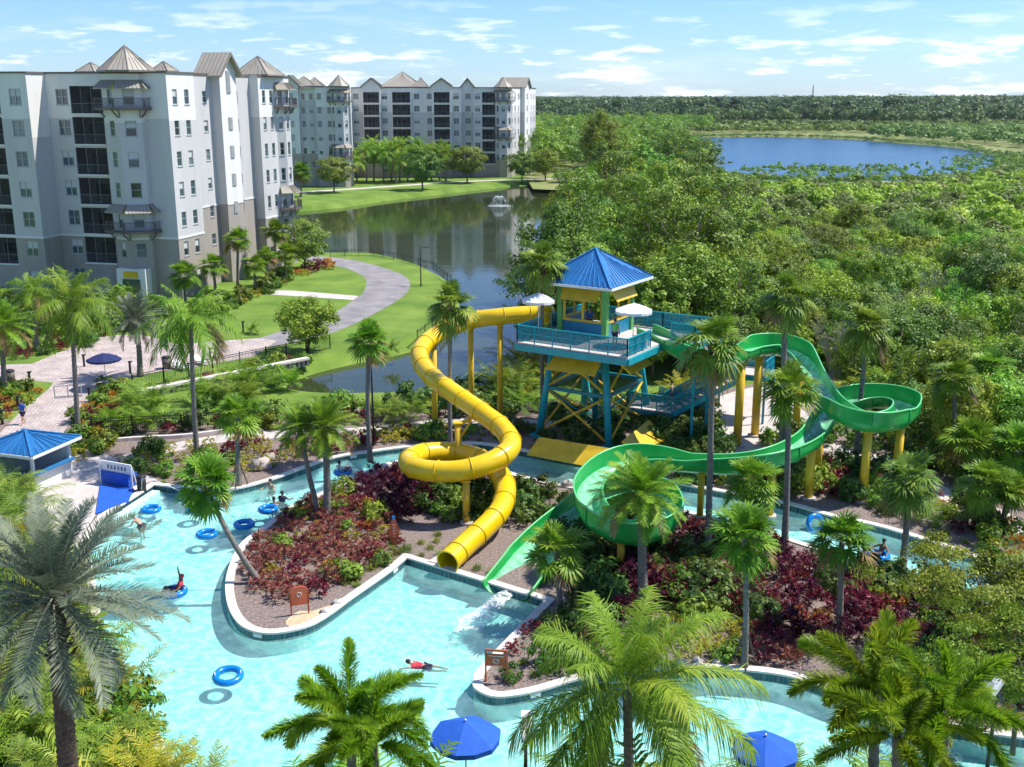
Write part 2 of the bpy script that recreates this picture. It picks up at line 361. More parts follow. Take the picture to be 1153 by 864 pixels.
def crown_pts(n_cl, R, H, z0, per, cr, rg, flat=.7, shell=.55, top=1.0):
    """leaf centres in clumps spread through an uneven ellipsoid"""
    d = unit(rg.normal(size=(n_cl,3))); rad = shell + (1-shell)*rg.random((n_cl,1))**.5
    az = np.arctan2(d[:,1], d[:,0]); ph = rg.random()*6.28
    lob = 1 + .18*np.sin(az*3+ph) + .12*np.sin(az*5+2*ph) + .10*rg.normal(size=n_cl)
    cc = d*rad*np.stack([R*lob, R*lob, np.full(n_cl, H/2)], 1); cc[:,2] += z0+H/2
    cc = cc[cc[:,2] > z0-.1*H]
    k = len(cc); r2 = unit(rg.normal(size=(k,per,3)))*(rg.random((k,per,1))**.4)*cr*(.6+.8*rg.random((k,1,1))); r2[:,:,2] *= flat
    C = (cc[:,None,:]+r2).reshape(-1,3); out = unit((C-np.array([0,0,z0+H*.35]))/np.array([R,R,H])) + np.array([0,0,.45])
    return cc, C, unit(r2.reshape(-1,3))*.6+out
def tube_np(pts, rad, n=5):
    mb = MB(); mb.tube(pts, rad, n, caps=False); return mb
def tree_mesh(seed, R=3.0, H=5.0, z0=2.0, n_cl=45, per=70, cr=.85, leaf=.22, kind='tree_g', flat=.7, shell=.55, limbs=7, tr=.16):
    rg = np.random.default_rng(seed); cc, C, Nr = crown_pts(n_cl, R, H, z0, per, cr, rg, flat, shell)
    V, Q, rn = leaves(C, Nr, leaf, rg=rg)
    crown = mesh_np('crown', V, Q, M[kind], rn)
    tb = MB(); top = z0+H*.55; pts = [Vector((rg.normal()*.08*i, rg.normal()*.08*i, top*i/5)) for i in range(6)]
    tb.tube(pts, [tr*(1-.14*i) for i in range(6)], 8)
    idx = rg.choice(len(cc), min(limbs, len(cc)), replace=False)
    for i in idx:
        e = Vector(cc[i]); h = max(z0*.5, min(top*.95, e.z*.62)); s = Vector((0,0,h)); s.x, s.y = pts[min(5, int(h/top*5))].x, pts[min(5, int(h/top*5))].y
        mid = (s+e)/2 + Vector((0,0,-.12*(e-s).length)); tb.tube([s, mid, e], [tr*.5, tr*.32, tr*.12], 5)
    tb2 = tb
    me = bpy.data.meshes.new('trunk'); me.from_pydata(tb2.v, [], tb2.f); me.materials.append(M['bark']); me.polygons.foreach_set('use_smooth', tb2.sm); me.update()
    return me, crown
def twig_mesh(seed, R=1.8, H=3.2, n=46, lf=260):
    """grey half-bare shrub: many fine forking stems with few leaves"""
    rg = np.random.default_rng(seed); mb = MB(); ends = []
    for i in range(n):
        a = rg.random()*6.28; r = R*rg.random()**.6; e = Vector((r*math.cos(a), r*math.sin(a), H*(.6+.4*rg.random())))
        m_ = e*.5 + Vector((0,0,H*.12)); s = Vector((rg.normal()*.12, rg.normal()*.12, 0))
        mb.tube([s, m_, e], [.035, .022, .008], 3, caps=False, smooth=False)
        for k in range(4):
            f = m_.lerp(e, .2+.7*rg.random()); g = f + Vector((rg.normal()*.35, rg.normal()*.35, .25+.3*rg.random())); ends.append(g)
            mb.tube([f, g], [.014, .006], 3, caps=False, smooth=False)
    me = bpy.data.meshes.new('stems'); me.from_pydata(mb.v, [], mb.f); me.materials.append(M['twig']); me.update()
    at = me.attributes.new('rnd', 'FLOAT', 'FACE'); at.data.foreach_set('value', rg.random(len(mb.f)).astype(np.float32)*.7)
    E = np.array(ends)[rg.integers(0, len(ends), lf)] + rg.normal(size=(lf,3))*.14
    V, Q, rn = leaves(E, rg.normal(size=(lf,3)), .13, rg=rg)
    return me, mesh_np('foliage', V, Q, M['tree_o'], rn)

# ---- palm fronds.  A frond is built in numpy arrays: verts (n,3) and quads
def strip_leaf(B, D, W, L, droop, segs=3):
    """long tapering leaflets: base B, direction D, width vector W (unit*width), length L, sagging by droop -> quads"""
    n = len(B); rows = []
    for i in range(segs+1):
        t = i/segs; w = W*(.55+1.2*t-1.7*t*t if i < segs else .03)
        p = B + D*(L*t)[:,None] + np.array([0,0,-1.0])*(droop*L*t*t)[:,None]
        rows.append(np.stack([p-w*.5, p+w*.5], 1))
    V = np.stack(rows, 1).reshape(n, -1, 3); q = []
    for i in range(segs): q.append([2*i, 2*i+1, 2*i+3, 2*i+2])
    Q = (np.arange(n)[:,None,None]*(2*(segs+1)) + np.array(q)[None]).reshape(-1,4)
    return V.reshape(-1,3), Q, segs
def merge(parts):
    V = []; Q = []; R = []; o = 0
    for v, q, r in parts: V.append(v); Q.append(q+o); R.append(r); o += len(v)
    return np.concatenate(V), np.concatenate(Q), np.concatenate(R)
def arc(L, el, bend, n, az, z0=0.0, r0=0.0, twist=0.0):
    """rachis: starts at elevation el, bends downward by `bend` radians along its length"""
    ts = (np.arange(n)+.5)/n; e = el - bend*ts**1.35; ds = L/n
    h = np.cumsum(np.cos(e)*ds) + r0; z = np.cumsum(np.sin(e)*ds) + z0; a = az + twist*ts**2
    Pn = np.stack([h*np.cos(a), h*np.sin(a), z], 1); T = np.stack([np.cos(e)*np.cos(a), np.cos(e)*np.sin(a), np.sin(e)], 1)
    return Pn, T
def rachis(Pn, w0, w1):
    n = len(Pn); T = unit(np.gradient(Pn, axis=0)); S = unit(np.cross(T, [0,0,1.0])); U = np.cross(S, T)
    w = np.linspace(w0, w1, n)[:,None]; ring_ = [S*w, U*w*.8, -S*w]
    V = np.stack([Pn+r for r in ring_], 1).reshape(-1,3); q = []
    for i in range(n-1):
        for j in range(3): q.append([3*i+j, 3*i+(j+1)%3, 3*(i+1)+(j+1)%3, 3*(i+1)+j])
    return V, np.array(q), np.full(len(q), .95)
def pinnate(rg, L, el, bend, az, n=34, ll=.75, lw=.045, vee=.5, droop=.35, fwd=.55, bare=.14, plume=0, r0=.08, z0=0.0, segs=3):
    tw = rg.normal()*.18; Pn, T = arc(L, el, bend, n+6, az, z0, r0, tw)
    parts = [rachis(Pn, .032*L/3, .006)]
    k0 = int(bare*len(Pn)); p = Pn[k0:]; t_ = T[k0:]; m = len(p); s = np.linspace(0, 1, m)
    S = unit(np.cross(t_, [0,0,1.0])); U = np.cross(S, t_)
    ln = ll*np.clip(np.sin(PI*(.12+.80*s))**.7, .25, 1)*(1+.1*rg.normal(size=m))
    base_r = rg.random()*.5
    sides = [(1, 0), (-1, 0)] if not plume else [(math.cos(a), math.sin(a)) for a in np.linspace(0, 2*PI, plume, endpoint=False)]
    for cs, sn in sides:
        if not plume: D = S*cs*1.0 + U*(vee*(1-.5*s))[:,None] + t_*(fwd+.5*s)[:,None] + rg.normal(size=(m,3))*.10
        else: D = S*cs + U*sn + t_*(fwd+.5*s)[:,None] + rg.normal(size=(m,3))*.16
        D = unit(D); W = unit(np.cross(D, U if not plume else t_) + t_*.25)*lw*(1+.2*rg.normal(size=(m,1)))
        V, Q, sg = strip_leaf(p, D, W, ln, np.full(m, droop)*(1+.4*rg.normal(size=m)), segs)
        rn = np.repeat(np.clip(base_r + .5*rg.random(m), 0, 1), sg); parts.append((V, Q, rn))
    return merge(parts)
def fan(rg, Lp, el, bend, az, r=.85, nseg=22, span=4.6, droop=.45, lw=.085, z0=0.0, cup=.35):
    Pn, T = arc(Lp, el, bend, 6, az, z0, .06)
    parts = [rachis(Pn, .02, .012)]
    h = Pn[-1]; t = T[-1]; S = unit(np.cross(t, [0,0,1.0])[None])[0]; U = np.cross(S, t)
    # blade plane: between along-petiole and hanging
    a = np.linspace(-span/2, span/2, nseg) + rg.normal(size=nseg)*.03
    fold = (np.arange(nseg) % 2 - .5)*.16
    D = np.cos(a)[:,None]*t + np.sin(a)[:,None]*S + (cup*np.abs(np.sin(a/1.3))+fold)[:,None]*U
    D = unit(D); W = unit(np.cross(D, U[None]))*lw*r
    ln = r*(1-.22*np.abs(a/(span/2))**2)*(1+.05*rg.normal(size=nseg))
    # blade: wide strips that touch near the hub then split to drooping tips
    rows = []; B = np.repeat(h[None], nseg, 0); sg = 4
    prof = [.10, 1.0, 1.6, .95, .12]
    for i in range(sg+1):
        tt = i/sg; p = B + D*(ln*tt)[:,None] + np.array([0,0,-1.0])*(droop*ln*max(0, tt-.35)**1.6*1.6)[:,None]
        w = W*prof[i]; rows.append(np.stack([p-w*.5, p+w*.5], 1))
    V = np.stack(rows, 1).reshape(nseg, -1, 3); q = [[2*i, 2*i+1, 2*i+3, 2*i+2] for i in range(sg)]
    Q = (np.arange(nseg)[:,None,None]*(2*(sg+1)) + np.array(q)[None]).reshape(-1,4)
    rn = np.repeat(np.clip(rg.random()*.5 + .45*rg.random(nseg), 0, 1), sg)
    parts.append((V.reshape(-1,3), Q, rn)); return merge(parts)
GA = 2.39996
def coco_crown(seed, nf=24, L=3.3, ll=.85, mat_='palm_g', n=40, lw=.05, droop=.55, el0=1.35, el1=-.35, bend=1.35, vee=.35, plume=0):
    rg = np.random.default_rng(seed); P_ = []
    for i in range(nf):
        t = i/(nf-1); el = el0 + (el1-el0)*t**.9 + rg.normal()*.08
        P_.append(pinnate(rg, L*(.8+.25*rg.random())*(.75+.35*min(1, t*2+.2)), el, bend*(.55+.6*t), i*GA+rg.normal()*.2, n, ll, lw, vee, droop, plume=plume))
        if t > .86 and rg.random() < .5 and mat_ != 'palm_l': P_[-1][2][:] = 1.9
    V, Q, R = merge(P_); return mesh_np('crown', V, Q, M[mat_], R)
def fan_crown(seed, nf=28, Lp=1.0, r=.92, mat_='palm_g', el0=1.45, el1=-.35, droop=.38, nseg=24):
    rg = np.random.default_rng(seed); P_ = []
    for i in range(nf):
        t = i/(nf-1); el = el0 + (el1-el0)*t + rg.normal()*.2
        P_.append(fan(rg, Lp*(.6+.6*rg.random()), el, .35+.5*t, i*GA+rg.normal()*.25, r*(.85+.25*rg.random()), nseg, droop=droop*(.5+1.3*t*rg.random())))
        if t > .84 and rg.random() < .6: P_[-1][2][:] = 1.9
    V, Q, R = merge(P_); return mesh_np('crown', V, Q, M[mat_], R)
def clump_mesh(seed, nf=40, L=1.8, R=.6, ll=.5, lw=.045, mat_='palm_g', n=20, el=(1.45, .35), bend=1.1, droop=.4):
    """clumping palm: fronds springing from several bases"""
    rg = np.random.default_rng(seed); P_ = []
    for i in range(nf):
        a = rg.random()*6.28; rr = R*rg.random()**.5; v, q, r = pinnate(rg, L*(.7+.5*rg.random()), el[0]+(el[1]-el[0])*rg.random(), bend*(.6+.7*rg.random()), rg.random()*6.28, n, ll, lw, .4, droop, segs=2)
        v = v + np.array([rr*math.cos(a), rr*math.sin(a), .2+.5*rg.random()*L*.4]); P_.append((v, q, r))
    V, Q, R2 = merge(P_); return mesh_np('fronds', V, Q, M[mat_], R2)
def rosette_shrub(seed, R=.6, H=.8, heads=26, per=11, ll=.30, lw=.085, mat_='crot_r'):
    """croton / cordyline: stems ending in rosettes of long leaves"""
    rg = np.random.default_rng(seed)
    d = unit(rg.normal(size=(heads,3))); d[:,2] = np.abs(d[:,2]); C = d*np.array([R,R,H*.75])*(.55+.45*rg.random((heads,1))); C[:,2] += H*.12
    B = np.repeat(C, per, 0); n = len(B); az = rg.random(n)*6.28; el = rg.uniform(-.1, 1.35, n)
    D = np.stack([np.cos(az)*np.cos(el), np.sin(az)*np.cos(el), np.sin(el)], 1)*.9 + np.repeat(unit(C)*.35, per, 0); D = unit(D)
    W = unit(np.cross(D, rg.normal(size=(n,3))+[0,0,2]))*lw
    V, Q, sg = strip_leaf(B, D, W, ll*(.7+.6*rg.random(n)), np.full(n, .3), 2)
    return mesh_np('shrub', V, Q, M[mat_], np.repeat(np.clip(np.repeat(rg.random(heads)*.5, per)+rg.random(n)*.5, 0, 1), sg))
def round_shrub(seed, R=.7, H=.9, mat_='shrub_g', leaf=.10, n_cl=22, per=42):
    rg = np.random.default_rng(seed); cc, C, Nr = crown_pts(n_cl, R, H, 0.02, per, .28*R/.7, rg, .8, .5)
    V, Q, rn = leaves(C, Nr, leaf, rg=rg); return mesh_np('shrub', V, Q, M[mat_], rn)
def tuft(seed, n=90, L=.55, R=.22, lw=.03, mat_='grass_t'):
    rg = np.random.default_rng(seed); az = rg.random(n)*6.28; el = rg.uniform(.5, 1.5, n); rr = R*rg.random(n)**.5; a2 = rg.random(n)*6.28
    B = np.stack([rr*np.cos(a2), rr*np.sin(a2), np.zeros(n)], 1); D = np.stack([np.cos(az)*np.cos(el), np.sin(az)*np.cos(el), np.sin(el)], 1)
    W = unit(np.cross(D, [0,0,1.0]))*lw
    V, Q, sg = strip_leaf(B, D, W, L*(.6+.6*rg.random(n)), np.full(n, .45), 3); return mesh_np('tuft', V, Q, M[mat_], np.repeat(rg.random(n), sg))
def big_leaf_plant(seed, n=13, L=1.1, mat_='palm_d'):
    """banana / bird-of-paradise like plant: broad paddle leaves"""
    rg = np.random.default_rng(seed); P_ = []
    for i in range(n):
        el = 1.3-1.0*i/n+rg.normal()*.1; Pn, T = arc(L*(.7+.5*rg.random()), el, .5, 5, i*GA, .2, .03); P_.append(rachis(Pn, .02, .012))
        h = Pn[-1]; t = T[-1]; S = unit(np.cross(t, [0,0,1.0])[None])[0]; rows = []
        ll = L*.8
        for k in range(7):
            u = k/6; p = h + t*ll*u + np.array([0,0,-1])*ll*.35*u*u; w = S*ll*.24*math.sin(PI*min(.97, .06+u*.9))
            rows.append([p-w+np.array([0,0,.05]), p, p+w+np.array([0,0,.05])])
        V = np.array(rows).reshape(-1,3); Q = []
        for k in range(6):
            for j in range(2): Q.append([3*k+j, 3*k+j+1, 3*k+3+j+1, 3*k+3+j])
        P_.append((V, np.array(Q), np.full(len(Q), rg.random())))
    V, Q, R = merge(P_); return mesh_np('leaves', V, Q, M[mat_], R)
def palm_trunk(h, r0=.17, r1=.12, base=Vector((0,0,0)), top=None, boots=0, mat_='palmtrunk', rings=.16, curve=.0, bootr=1.9):
    """ringed trunk; boots = length of old leaf bases under the crown"""
    mb = MB(); top = top or Vector((0,0,h)); k = max(6, int(h/rings)); pts = []; rad = []
    for i in range(k+1):
        t = i/k; p = base.lerp(top, t); sag = math.sin(PI*t)*curve; p = p + Vector((sag*.6, sag*.3, 0))
        rr = r0+(r1-r0)*t + (.35*r0*math.exp(-t*h*1.6)); rr *= 1+.07*((i % 2)*2-1)
        pts.append(p); rad.append(rr)
    mb.tube(pts, rad, 10)
    parts = [(mb, 'trunk', mat_)]
    if boots:
        b2 = MB(); nb = int(boots*26); d = (top-base).normalized()
        for i in range(nb):
            t = 1-boots/h*i/nb; c = base.lerp(top, t) + Vector((math.sin(PI*t)*curve*.6, math.sin(PI*t)*curve*.3, 0)); a = i*GA; o = Vector((math.cos(a), math.sin(a), 0))
            rr = r1*(1.0+.25*math.sin(i*.3)); b2.tube([c+o*rr*.5-d*.12, c+o*rr*bootr*.75+d*.08, c+o*rr*bootr+d*.22], [.055, .05, .012], 4, smooth=False)
        parts.append((b2, 'leaf_base', 'palmdark'))
    return parts
# ------------------------------------------------------------------ ground, pools, pond, lake
V2 = lambda x, y: Vector((x, y))
north = [(173,547),(215,551),(255,553),(300,543),(345,527),(378,516),(430,508),(472,503),(513,500),(550,502),(602,511),(680,526),(760,545),(820,556),(885,568),(935,582),(998,596),(1085,624),(1153,649),(1300,705)]
pool_px = north + [(1480,800),(1450,960),(1200,985),(1010,930),(900,880),(800,868),(700,872),(640,885),(560,930),(420,960),(250,920),(169,815),(134,780),(122,755),(112,715),(112,677),(103,640),(100,610),(118,582)]
POOL = smooth_loop([P(x, y).to_2d() for x, y in pool_px], 5, True, sharp=(0, len(pool_px)-1))
isl_px = [(458,629),(440,644),(400,672),(357,702),(320,713),(290,713),(268,702),(256,678),(256,648),(270,615),(295,595),(322,574),(352,560),(395,540),(430,524),(470,517),(520,519),(563,529),(597,539),(636,547),(700,558),(762,573),(830,590),(888,607),(974,634),(1037,652),(1100,676),(1180,712),(1260,760),(1230,830),(1100,826),(1020,808),(947,783),(890,763),(821,755),(730,755),(660,764),(603,780),(560,786),(536,777),(534,765),(545,748),(614,677)]
ISLE = smooth_loop([P(x, y).to_2d() for x, y in isl_px], 5, True, sharp=(0, len(isl_px)-1))
pond_px = [(322,240),(345,238),(395,233),(440,226),(500,219),(560,212),(610,208),(660,205),(700,215),(690,245),(640,270),(622,300),(612,340),(602,395),(590,432),(540,442),(470,447),(400,449),(350,447),(322,437),(345,424),(395,411),(440,402),(480,390),(505,368),(517,345),(508,322),(485,306),(457,297),(418,290),(359,289),(322,280),(300,262)]
PONDW = smooth_loop(pxs(pond_px, -.9), 4)
lake_px = [(770,158),(800,155),(870,154.5),(950,157),(1020,162),(1078,167),(1122,177),(1128,191),(1085,203),(950,208),(860,206),(800,198),(770,176)]
LAKEW = smooth_loop(pxs(lake_px, -1.0), 5)
PONDH = offset_loop(PONDW, 1.6); LAKEH = offset_loop(LAKEW, 3)
ground = sheet('ground', [V2(-2500,-30), V2(3500,-30), V2(6000,9000), V2(-6000,9000)], 0, M['grass'], [POOL, PONDH, LAKEH])
for nm, Wt, Hh, dz, mt in (('pond_bank', PONDW, PONDH, -1.0, 'grass'), ('lake_bank', LAKEW, LAKEH, -1.1, 'marsh')):
    mb = MB(); inner = offset_loop(Wt, -.8); ring(mb, Hh, 0, Wt, dz+.1); ring(mb, Wt, dz+.1, inner, dz-.6); o = mb.build(nm, M[mt]); o['kind'] = 'structure'

def water_mat(name, base, rough, bump, scale, dist=.05, detail=4):
    m = bpy.data.materials.new(name); m.use_nodes = True; nt = m.node_tree; b = nt.nodes['Principled BSDF']; b.inputs['Specular IOR Level'].default_value = .25 if 'lake' in name else .5
    b.inputs['Base Color'].default_value = (*base, 1); b.inputs['Roughness'].default_value = rough; b.inputs['IOR'].default_value = 1.33
    t = N(nt, 'ShaderNodeTexCoord'); mm = N(nt, 'ShaderNodeMapping'); mm.inputs['Scale'].default_value = (1, .55, 1); nt.links.new(t.outputs['Object'], mm.inputs[0])
    n1 = N(nt, 'ShaderNodeTexNoise', inp={'Scale': scale, 'Detail': detail}); nt.links.new(mm.outputs[0], n1.inputs[0])
    n2 = N(nt, 'ShaderNodeTexNoise', inp={'Scale': .022, 'Detail': 2}); nt.links.new(t.outputs['Object'], n2.inputs[0])
    mr = N(nt, 'ShaderNodeMapRange', inp={'From Min': .35, 'From Max': .65, 'To Min': bump*.35, 'To Max': bump*1.5}); nt.links.new(n2.outputs[0], mr.inputs[0])
    bn = N(nt, 'ShaderNodeBump', inp={'Distance': dist}); nt.links.new(mr.outputs[0], bn.inputs['Strength']); nt.links.new(n1.outputs[0], bn.inputs['Height']); nt.links.new(bn.outputs[0], b.inputs['Normal'])
    return m
M['pondwater'] = water_mat('pond_water', (.035,.048,.018), .05, .22, 1.2)
M['lakewater'] = water_mat('lake_water', (.015,.075,.16), .22, .8, .22, .5)
sheet('pond_water', PONDW, -.9, M['pondwater']); sheet('lake_water', LAKEW, -1.0, M['lakewater'])
# lawns, paths (each sheet 4 mm above the one below)
def patch(name, px, z, m, k=5, holes=()): 
    pts = [P(x, y).to_2d() for x, y in px]
    return sheet(name, smooth_loop(pts, k) if k > 1 else pts, z, M[m], holes)
lawn_poly = smooth_loop(pxl([(-200,300),(60,330),(200,340),(300,305),(340,292),(359,284)]), 1, False) 
# near bank + lawn beside the pond
PH = PONDH
lawn_near = [P(x, y).to_2d() for x, y in [(120,360),(215,330),(290,300),(330,291),(360,285.5),(420,286.5),(462,294),(490,302),(515,319),(526,346),(513,372),(486,396),(440,408.5),(397,418),(350,431),(318,444),(330,455),(300,470),(230,480),(120,470),(60,440)]]
sheet('wood_floor', [V2(-2500,760), V2(3500,760), V2(6000,8900), V2(-6000,8900)], .02, M['wild'])
farlawn = [(300,246),(345,243.5),(395,238.5),(440,231.5),(500,224.5),(560,217),(625,211),(660,206.5),(660,199),(600,198),(520,200),(400,208),(330,215),(300,220)]
_fl = [P(x, y).to_2d() for x, y in [(x, y-3.2) for x, y in farlawn[:8]] + farlawn[8:]]
path_outer = [(300,392),(365,377.5),(407,361),(451,336),(462,321),(452,309),(412,296),(380,290.5),(345,288)]
path_inner = [(345,293),(380,300),(397,305),(412,315),(409,329),(395,340),(373,354),(323,371),(285,383)]
pp = smooth_loop(pxl(path_outer), 5, False) + smooth_loop(pxl(path_inner), 5, False)
sheet('footpath', pp, .008, M['asphalt'])
sheet('garden_path', pxl([(300,327),(330,327.5),(404,333.5),(398,338),(330,333.5),(298,331.5)]), .012, M['concrete'])
fp_far = smooth_loop(pxl([(335,217),(380,214),(440,210),(500,206),(560,203),(640,201),(700,200)]), 4, False)
def ribbon(name, line, w, z, m, tz=None, kind='structure'):
    L = [line[i] + V2(-(line[min(i+1,len(line)-1)]-line[max(i-1,0)]).normalized().y, (line[min(i+1,len(line)-1)]-line[max(i-1,0)]).normalized().x)*w/2 for i in range(len(line))]
    Rr = [line[i] - V2(-(line[min(i+1,len(line)-1)]-line[max(i-1,0)]).normalized().y, (line[min(i+1,len(line)-1)]-line[max(i-1,0)]).normalized().x)*w/2 for i in range(len(line))]
    n = len(line); mb = MB(); mb.add([(p.x,p.y,z) for p in L]+[(p.x,p.y,z) for p in Rr], [(i, n+i, n+i+1, i+1) for i in range(n-1)]); o = mb.build(name, M[m])
    if kind: o['kind'] = kind
    return o
ribbon('far_path', fp_far, 3.2, .008, 'concrete')
plaza = pxl([(-120,418),(0,411),(36,410),(83,390),(119,378),(160,377),(200,388),(290,381),(312,384),(285,402),(222,413),(167,421),(140,427),(110,442),(92,462),(75,482),(60,505),(-40,530),(0,488),(22,465),(55,438),(60,431),(20,428),(-120,432)])
sheet('plaza', plaza, .012, M['paver'])
# planted ground of the water park with the pool cut out
park = pxl([(-420,560),(-60,470),(90,478),(180,474),(250,480),(300,466),(440,458),(560,452),(640,452),(760,450),(860,430),(960,470),(1080,520),(1250,560),(1750,720)]) + [V2(45,12), V2(-30,12)]
sheet('planting_bed', park, .004, M['mulch'], [POOL])
def bay_island(name, loop, m): return sheet(name, loop, 0.0, M[m])
bay_island('island_bed', ISLE, 'mulch')
# pool decks and walks
deck = pxl([(178,541),(150,528),(120,512),(70,505),(40,512),(-90,540),(-200,600),(-120,690),(60,690),(96,668),(92,640),(90,608),(108,580),(167,543)])
sheet('pool_deck', deck, .016, M['concrete'])
walk1 = smooth_loop(pxl([(118,524),(160,512),(200,503),(250,494),(320,489),(400,486),(450,481),(520,475),(600,477),(660,478),(760,486),(830,488),(860,478),(885,462),(900,470),(925,500),(980,515),(1060,555),(1110,575),(1153,596),(1250,640)]), 5, False)
ribbon('park_walk', walk1, 1.7, .008, 'concrete')
slab = pxl([(800,452),(850,436),(885,440),(895,470),(880,500),(850,520),(800,516),(790,480)])
sheet('stair_plaza', smooth_loop(slab, 4), .012, M['concrete'])
# pool shell: coping, tile band, plaster wall, floor
WZ = -.27; FZ = -1.0
def pool_edge(name, loop, outward):
    sgn = 1 if outward else -1; out = offset_loop(loop, .36*sgn); lip = offset_loop(loop, -.03*sgn)
    mb = MB(); ring(mb, out, .0, out, .075); ring(mb, out, .075, lip, .075); ring(mb, lip, .075, lip, -.01); ring(mb, lip, -.01, loop, -.01)
    o = mb.build(name+'_coping', M['coping']); o['kind'] = 'structure'
    mt = MB(); n = len(loop); ring(mt, loop, -.01, loop, -.36); t = mt.build(name+'_tile_band', M['tile']); t['kind'] = 'structure'
    mw = MB(); ring(mw, loop, -.36, loop, FZ); w = mw.build(name+'_basin_wall', M['plaster']); w['kind'] = 'structure'
pool_edge('pool', POOL, True); pool_edge('island', ISLE, False)
pf = offset_loop(POOL, .1); isl_in = offset_loop(ISLE, -.1)
sheet('pool_floor', pf, FZ, M['plaster'])
def poolwater():
    m = bpy.data.materials.new('pool_water'); m.use_nodes = True; nt = m.node_tree; L = nt.links; out = nt.nodes['Material Output']; nt.nodes.remove(nt.nodes['Principled BSDF'])
    t = N(nt, 'ShaderNodeTexCoord')
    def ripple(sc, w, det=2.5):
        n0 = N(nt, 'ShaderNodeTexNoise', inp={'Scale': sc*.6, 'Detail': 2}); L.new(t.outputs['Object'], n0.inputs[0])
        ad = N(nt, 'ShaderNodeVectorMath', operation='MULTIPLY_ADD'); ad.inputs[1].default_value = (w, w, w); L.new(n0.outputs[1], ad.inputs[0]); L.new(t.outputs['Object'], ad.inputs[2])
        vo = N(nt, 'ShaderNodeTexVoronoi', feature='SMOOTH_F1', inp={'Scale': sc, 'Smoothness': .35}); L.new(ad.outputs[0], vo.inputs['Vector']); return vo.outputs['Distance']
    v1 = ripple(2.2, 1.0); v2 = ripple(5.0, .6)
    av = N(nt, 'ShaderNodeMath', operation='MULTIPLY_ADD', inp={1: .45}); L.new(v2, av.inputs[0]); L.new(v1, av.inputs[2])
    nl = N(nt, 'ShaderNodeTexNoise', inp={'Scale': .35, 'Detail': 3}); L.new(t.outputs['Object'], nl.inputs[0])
    # brighter cell edges in the transparent tint stand in for caustic light lines
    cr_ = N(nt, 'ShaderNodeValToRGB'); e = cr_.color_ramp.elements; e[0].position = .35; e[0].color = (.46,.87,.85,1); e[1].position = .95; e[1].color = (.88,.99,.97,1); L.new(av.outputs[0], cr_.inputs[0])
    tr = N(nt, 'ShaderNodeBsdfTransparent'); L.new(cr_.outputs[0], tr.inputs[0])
    bn = N(nt, 'ShaderNodeBump', inp={'Strength': .6, 'Distance': .05}); L.new(av.outputs[0], bn.inputs['Height'])
    gl = N(nt, 'ShaderNodeBsdfGlossy', inp={'Roughness': .06}); L.new(bn.outputs[0], gl.inputs['Normal'])
    fr = N(nt, 'ShaderNodeFresnel', inp={'IOR': 1.33}); L.new(bn.outputs[0], fr.inputs['Normal'])
    mx1 = N(nt, 'ShaderNodeMixShader'); L.new(fr.outputs[0], mx1.inputs[0]); L.new(tr.outputs[0], mx1.inputs[1]); L.new(gl.outputs[0], mx1.inputs[2])
    # milky diffuse part, mixed in unevenly by noise
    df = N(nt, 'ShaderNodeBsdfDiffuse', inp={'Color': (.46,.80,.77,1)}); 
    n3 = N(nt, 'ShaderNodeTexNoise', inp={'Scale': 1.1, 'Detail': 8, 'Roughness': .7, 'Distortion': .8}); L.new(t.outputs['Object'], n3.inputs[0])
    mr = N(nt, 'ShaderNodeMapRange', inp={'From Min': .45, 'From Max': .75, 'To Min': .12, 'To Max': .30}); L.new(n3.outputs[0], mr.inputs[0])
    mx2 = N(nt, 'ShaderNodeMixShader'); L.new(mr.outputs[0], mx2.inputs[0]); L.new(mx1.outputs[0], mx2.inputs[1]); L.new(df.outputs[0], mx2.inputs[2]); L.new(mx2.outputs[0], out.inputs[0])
    return m
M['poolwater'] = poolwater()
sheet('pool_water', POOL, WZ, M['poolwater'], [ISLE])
# beach-entry steps at the west corner of the pool
stp = MB(); A = P(119,583).to_2d(); B = P(172,549).to_2d(); d_ = (B-A).normalized(); nrm = V2(d_.y, -d_.x)
if nrm.dot(P(200,600).to_2d()-A) < 0: nrm = -nrm
for i in range(5):
    a = A+d_*.1; b = B-d_*.1; q = [a+nrm*.02, b+nrm*.02, b+nrm*(.5+.5*i), a+nrm*(.5+.5*i)]
    if area2(q) < 0: q = q[::-1]
    stp.prism(q, FZ-.1-.01*i, -.12-.2*i-.003*i)
o = stp.build('pool_steps', M['plaster']); o['kind'] = 'structure'
for i, fx in enumerate((.5,)):
    hr = MB(); c = A.lerp(B, .82); c2 = c+nrm*2.2
    hr.tube([Vector((c.x, c.y, 0))-Vector((nrm.x,nrm.y,0))*.2, Vector((c.x, c.y, .85))-Vector((nrm.x,nrm.y,0))*.1, Vector((c.x+nrm.x*.4, c.y+nrm.y*.4, .9)), Vector((c2.x, c2.y, .3)), Vector((c2.x, c2.y, -.9))], .025, 8)
    tag(hr.build('handrail', M['white']), 'thin metal handrail running down the entry steps of the pool', 'handrail')
def in_water(p): return inside(p, POOL) and not inside(p, ISLE)

sheet('sand_patch', smooth_loop(pxl([(322,700),(335,689),(352,688),(372,682),(366,692),(345,702),(328,706)]), 4), .006, M['sand'])
sheet('gravel_strip', smooth_loop(pxl([(268,695),(262,675),(268,655),(290,668),(318,688),(312,704),(290,706)]), 4), .005, M['mulch'])
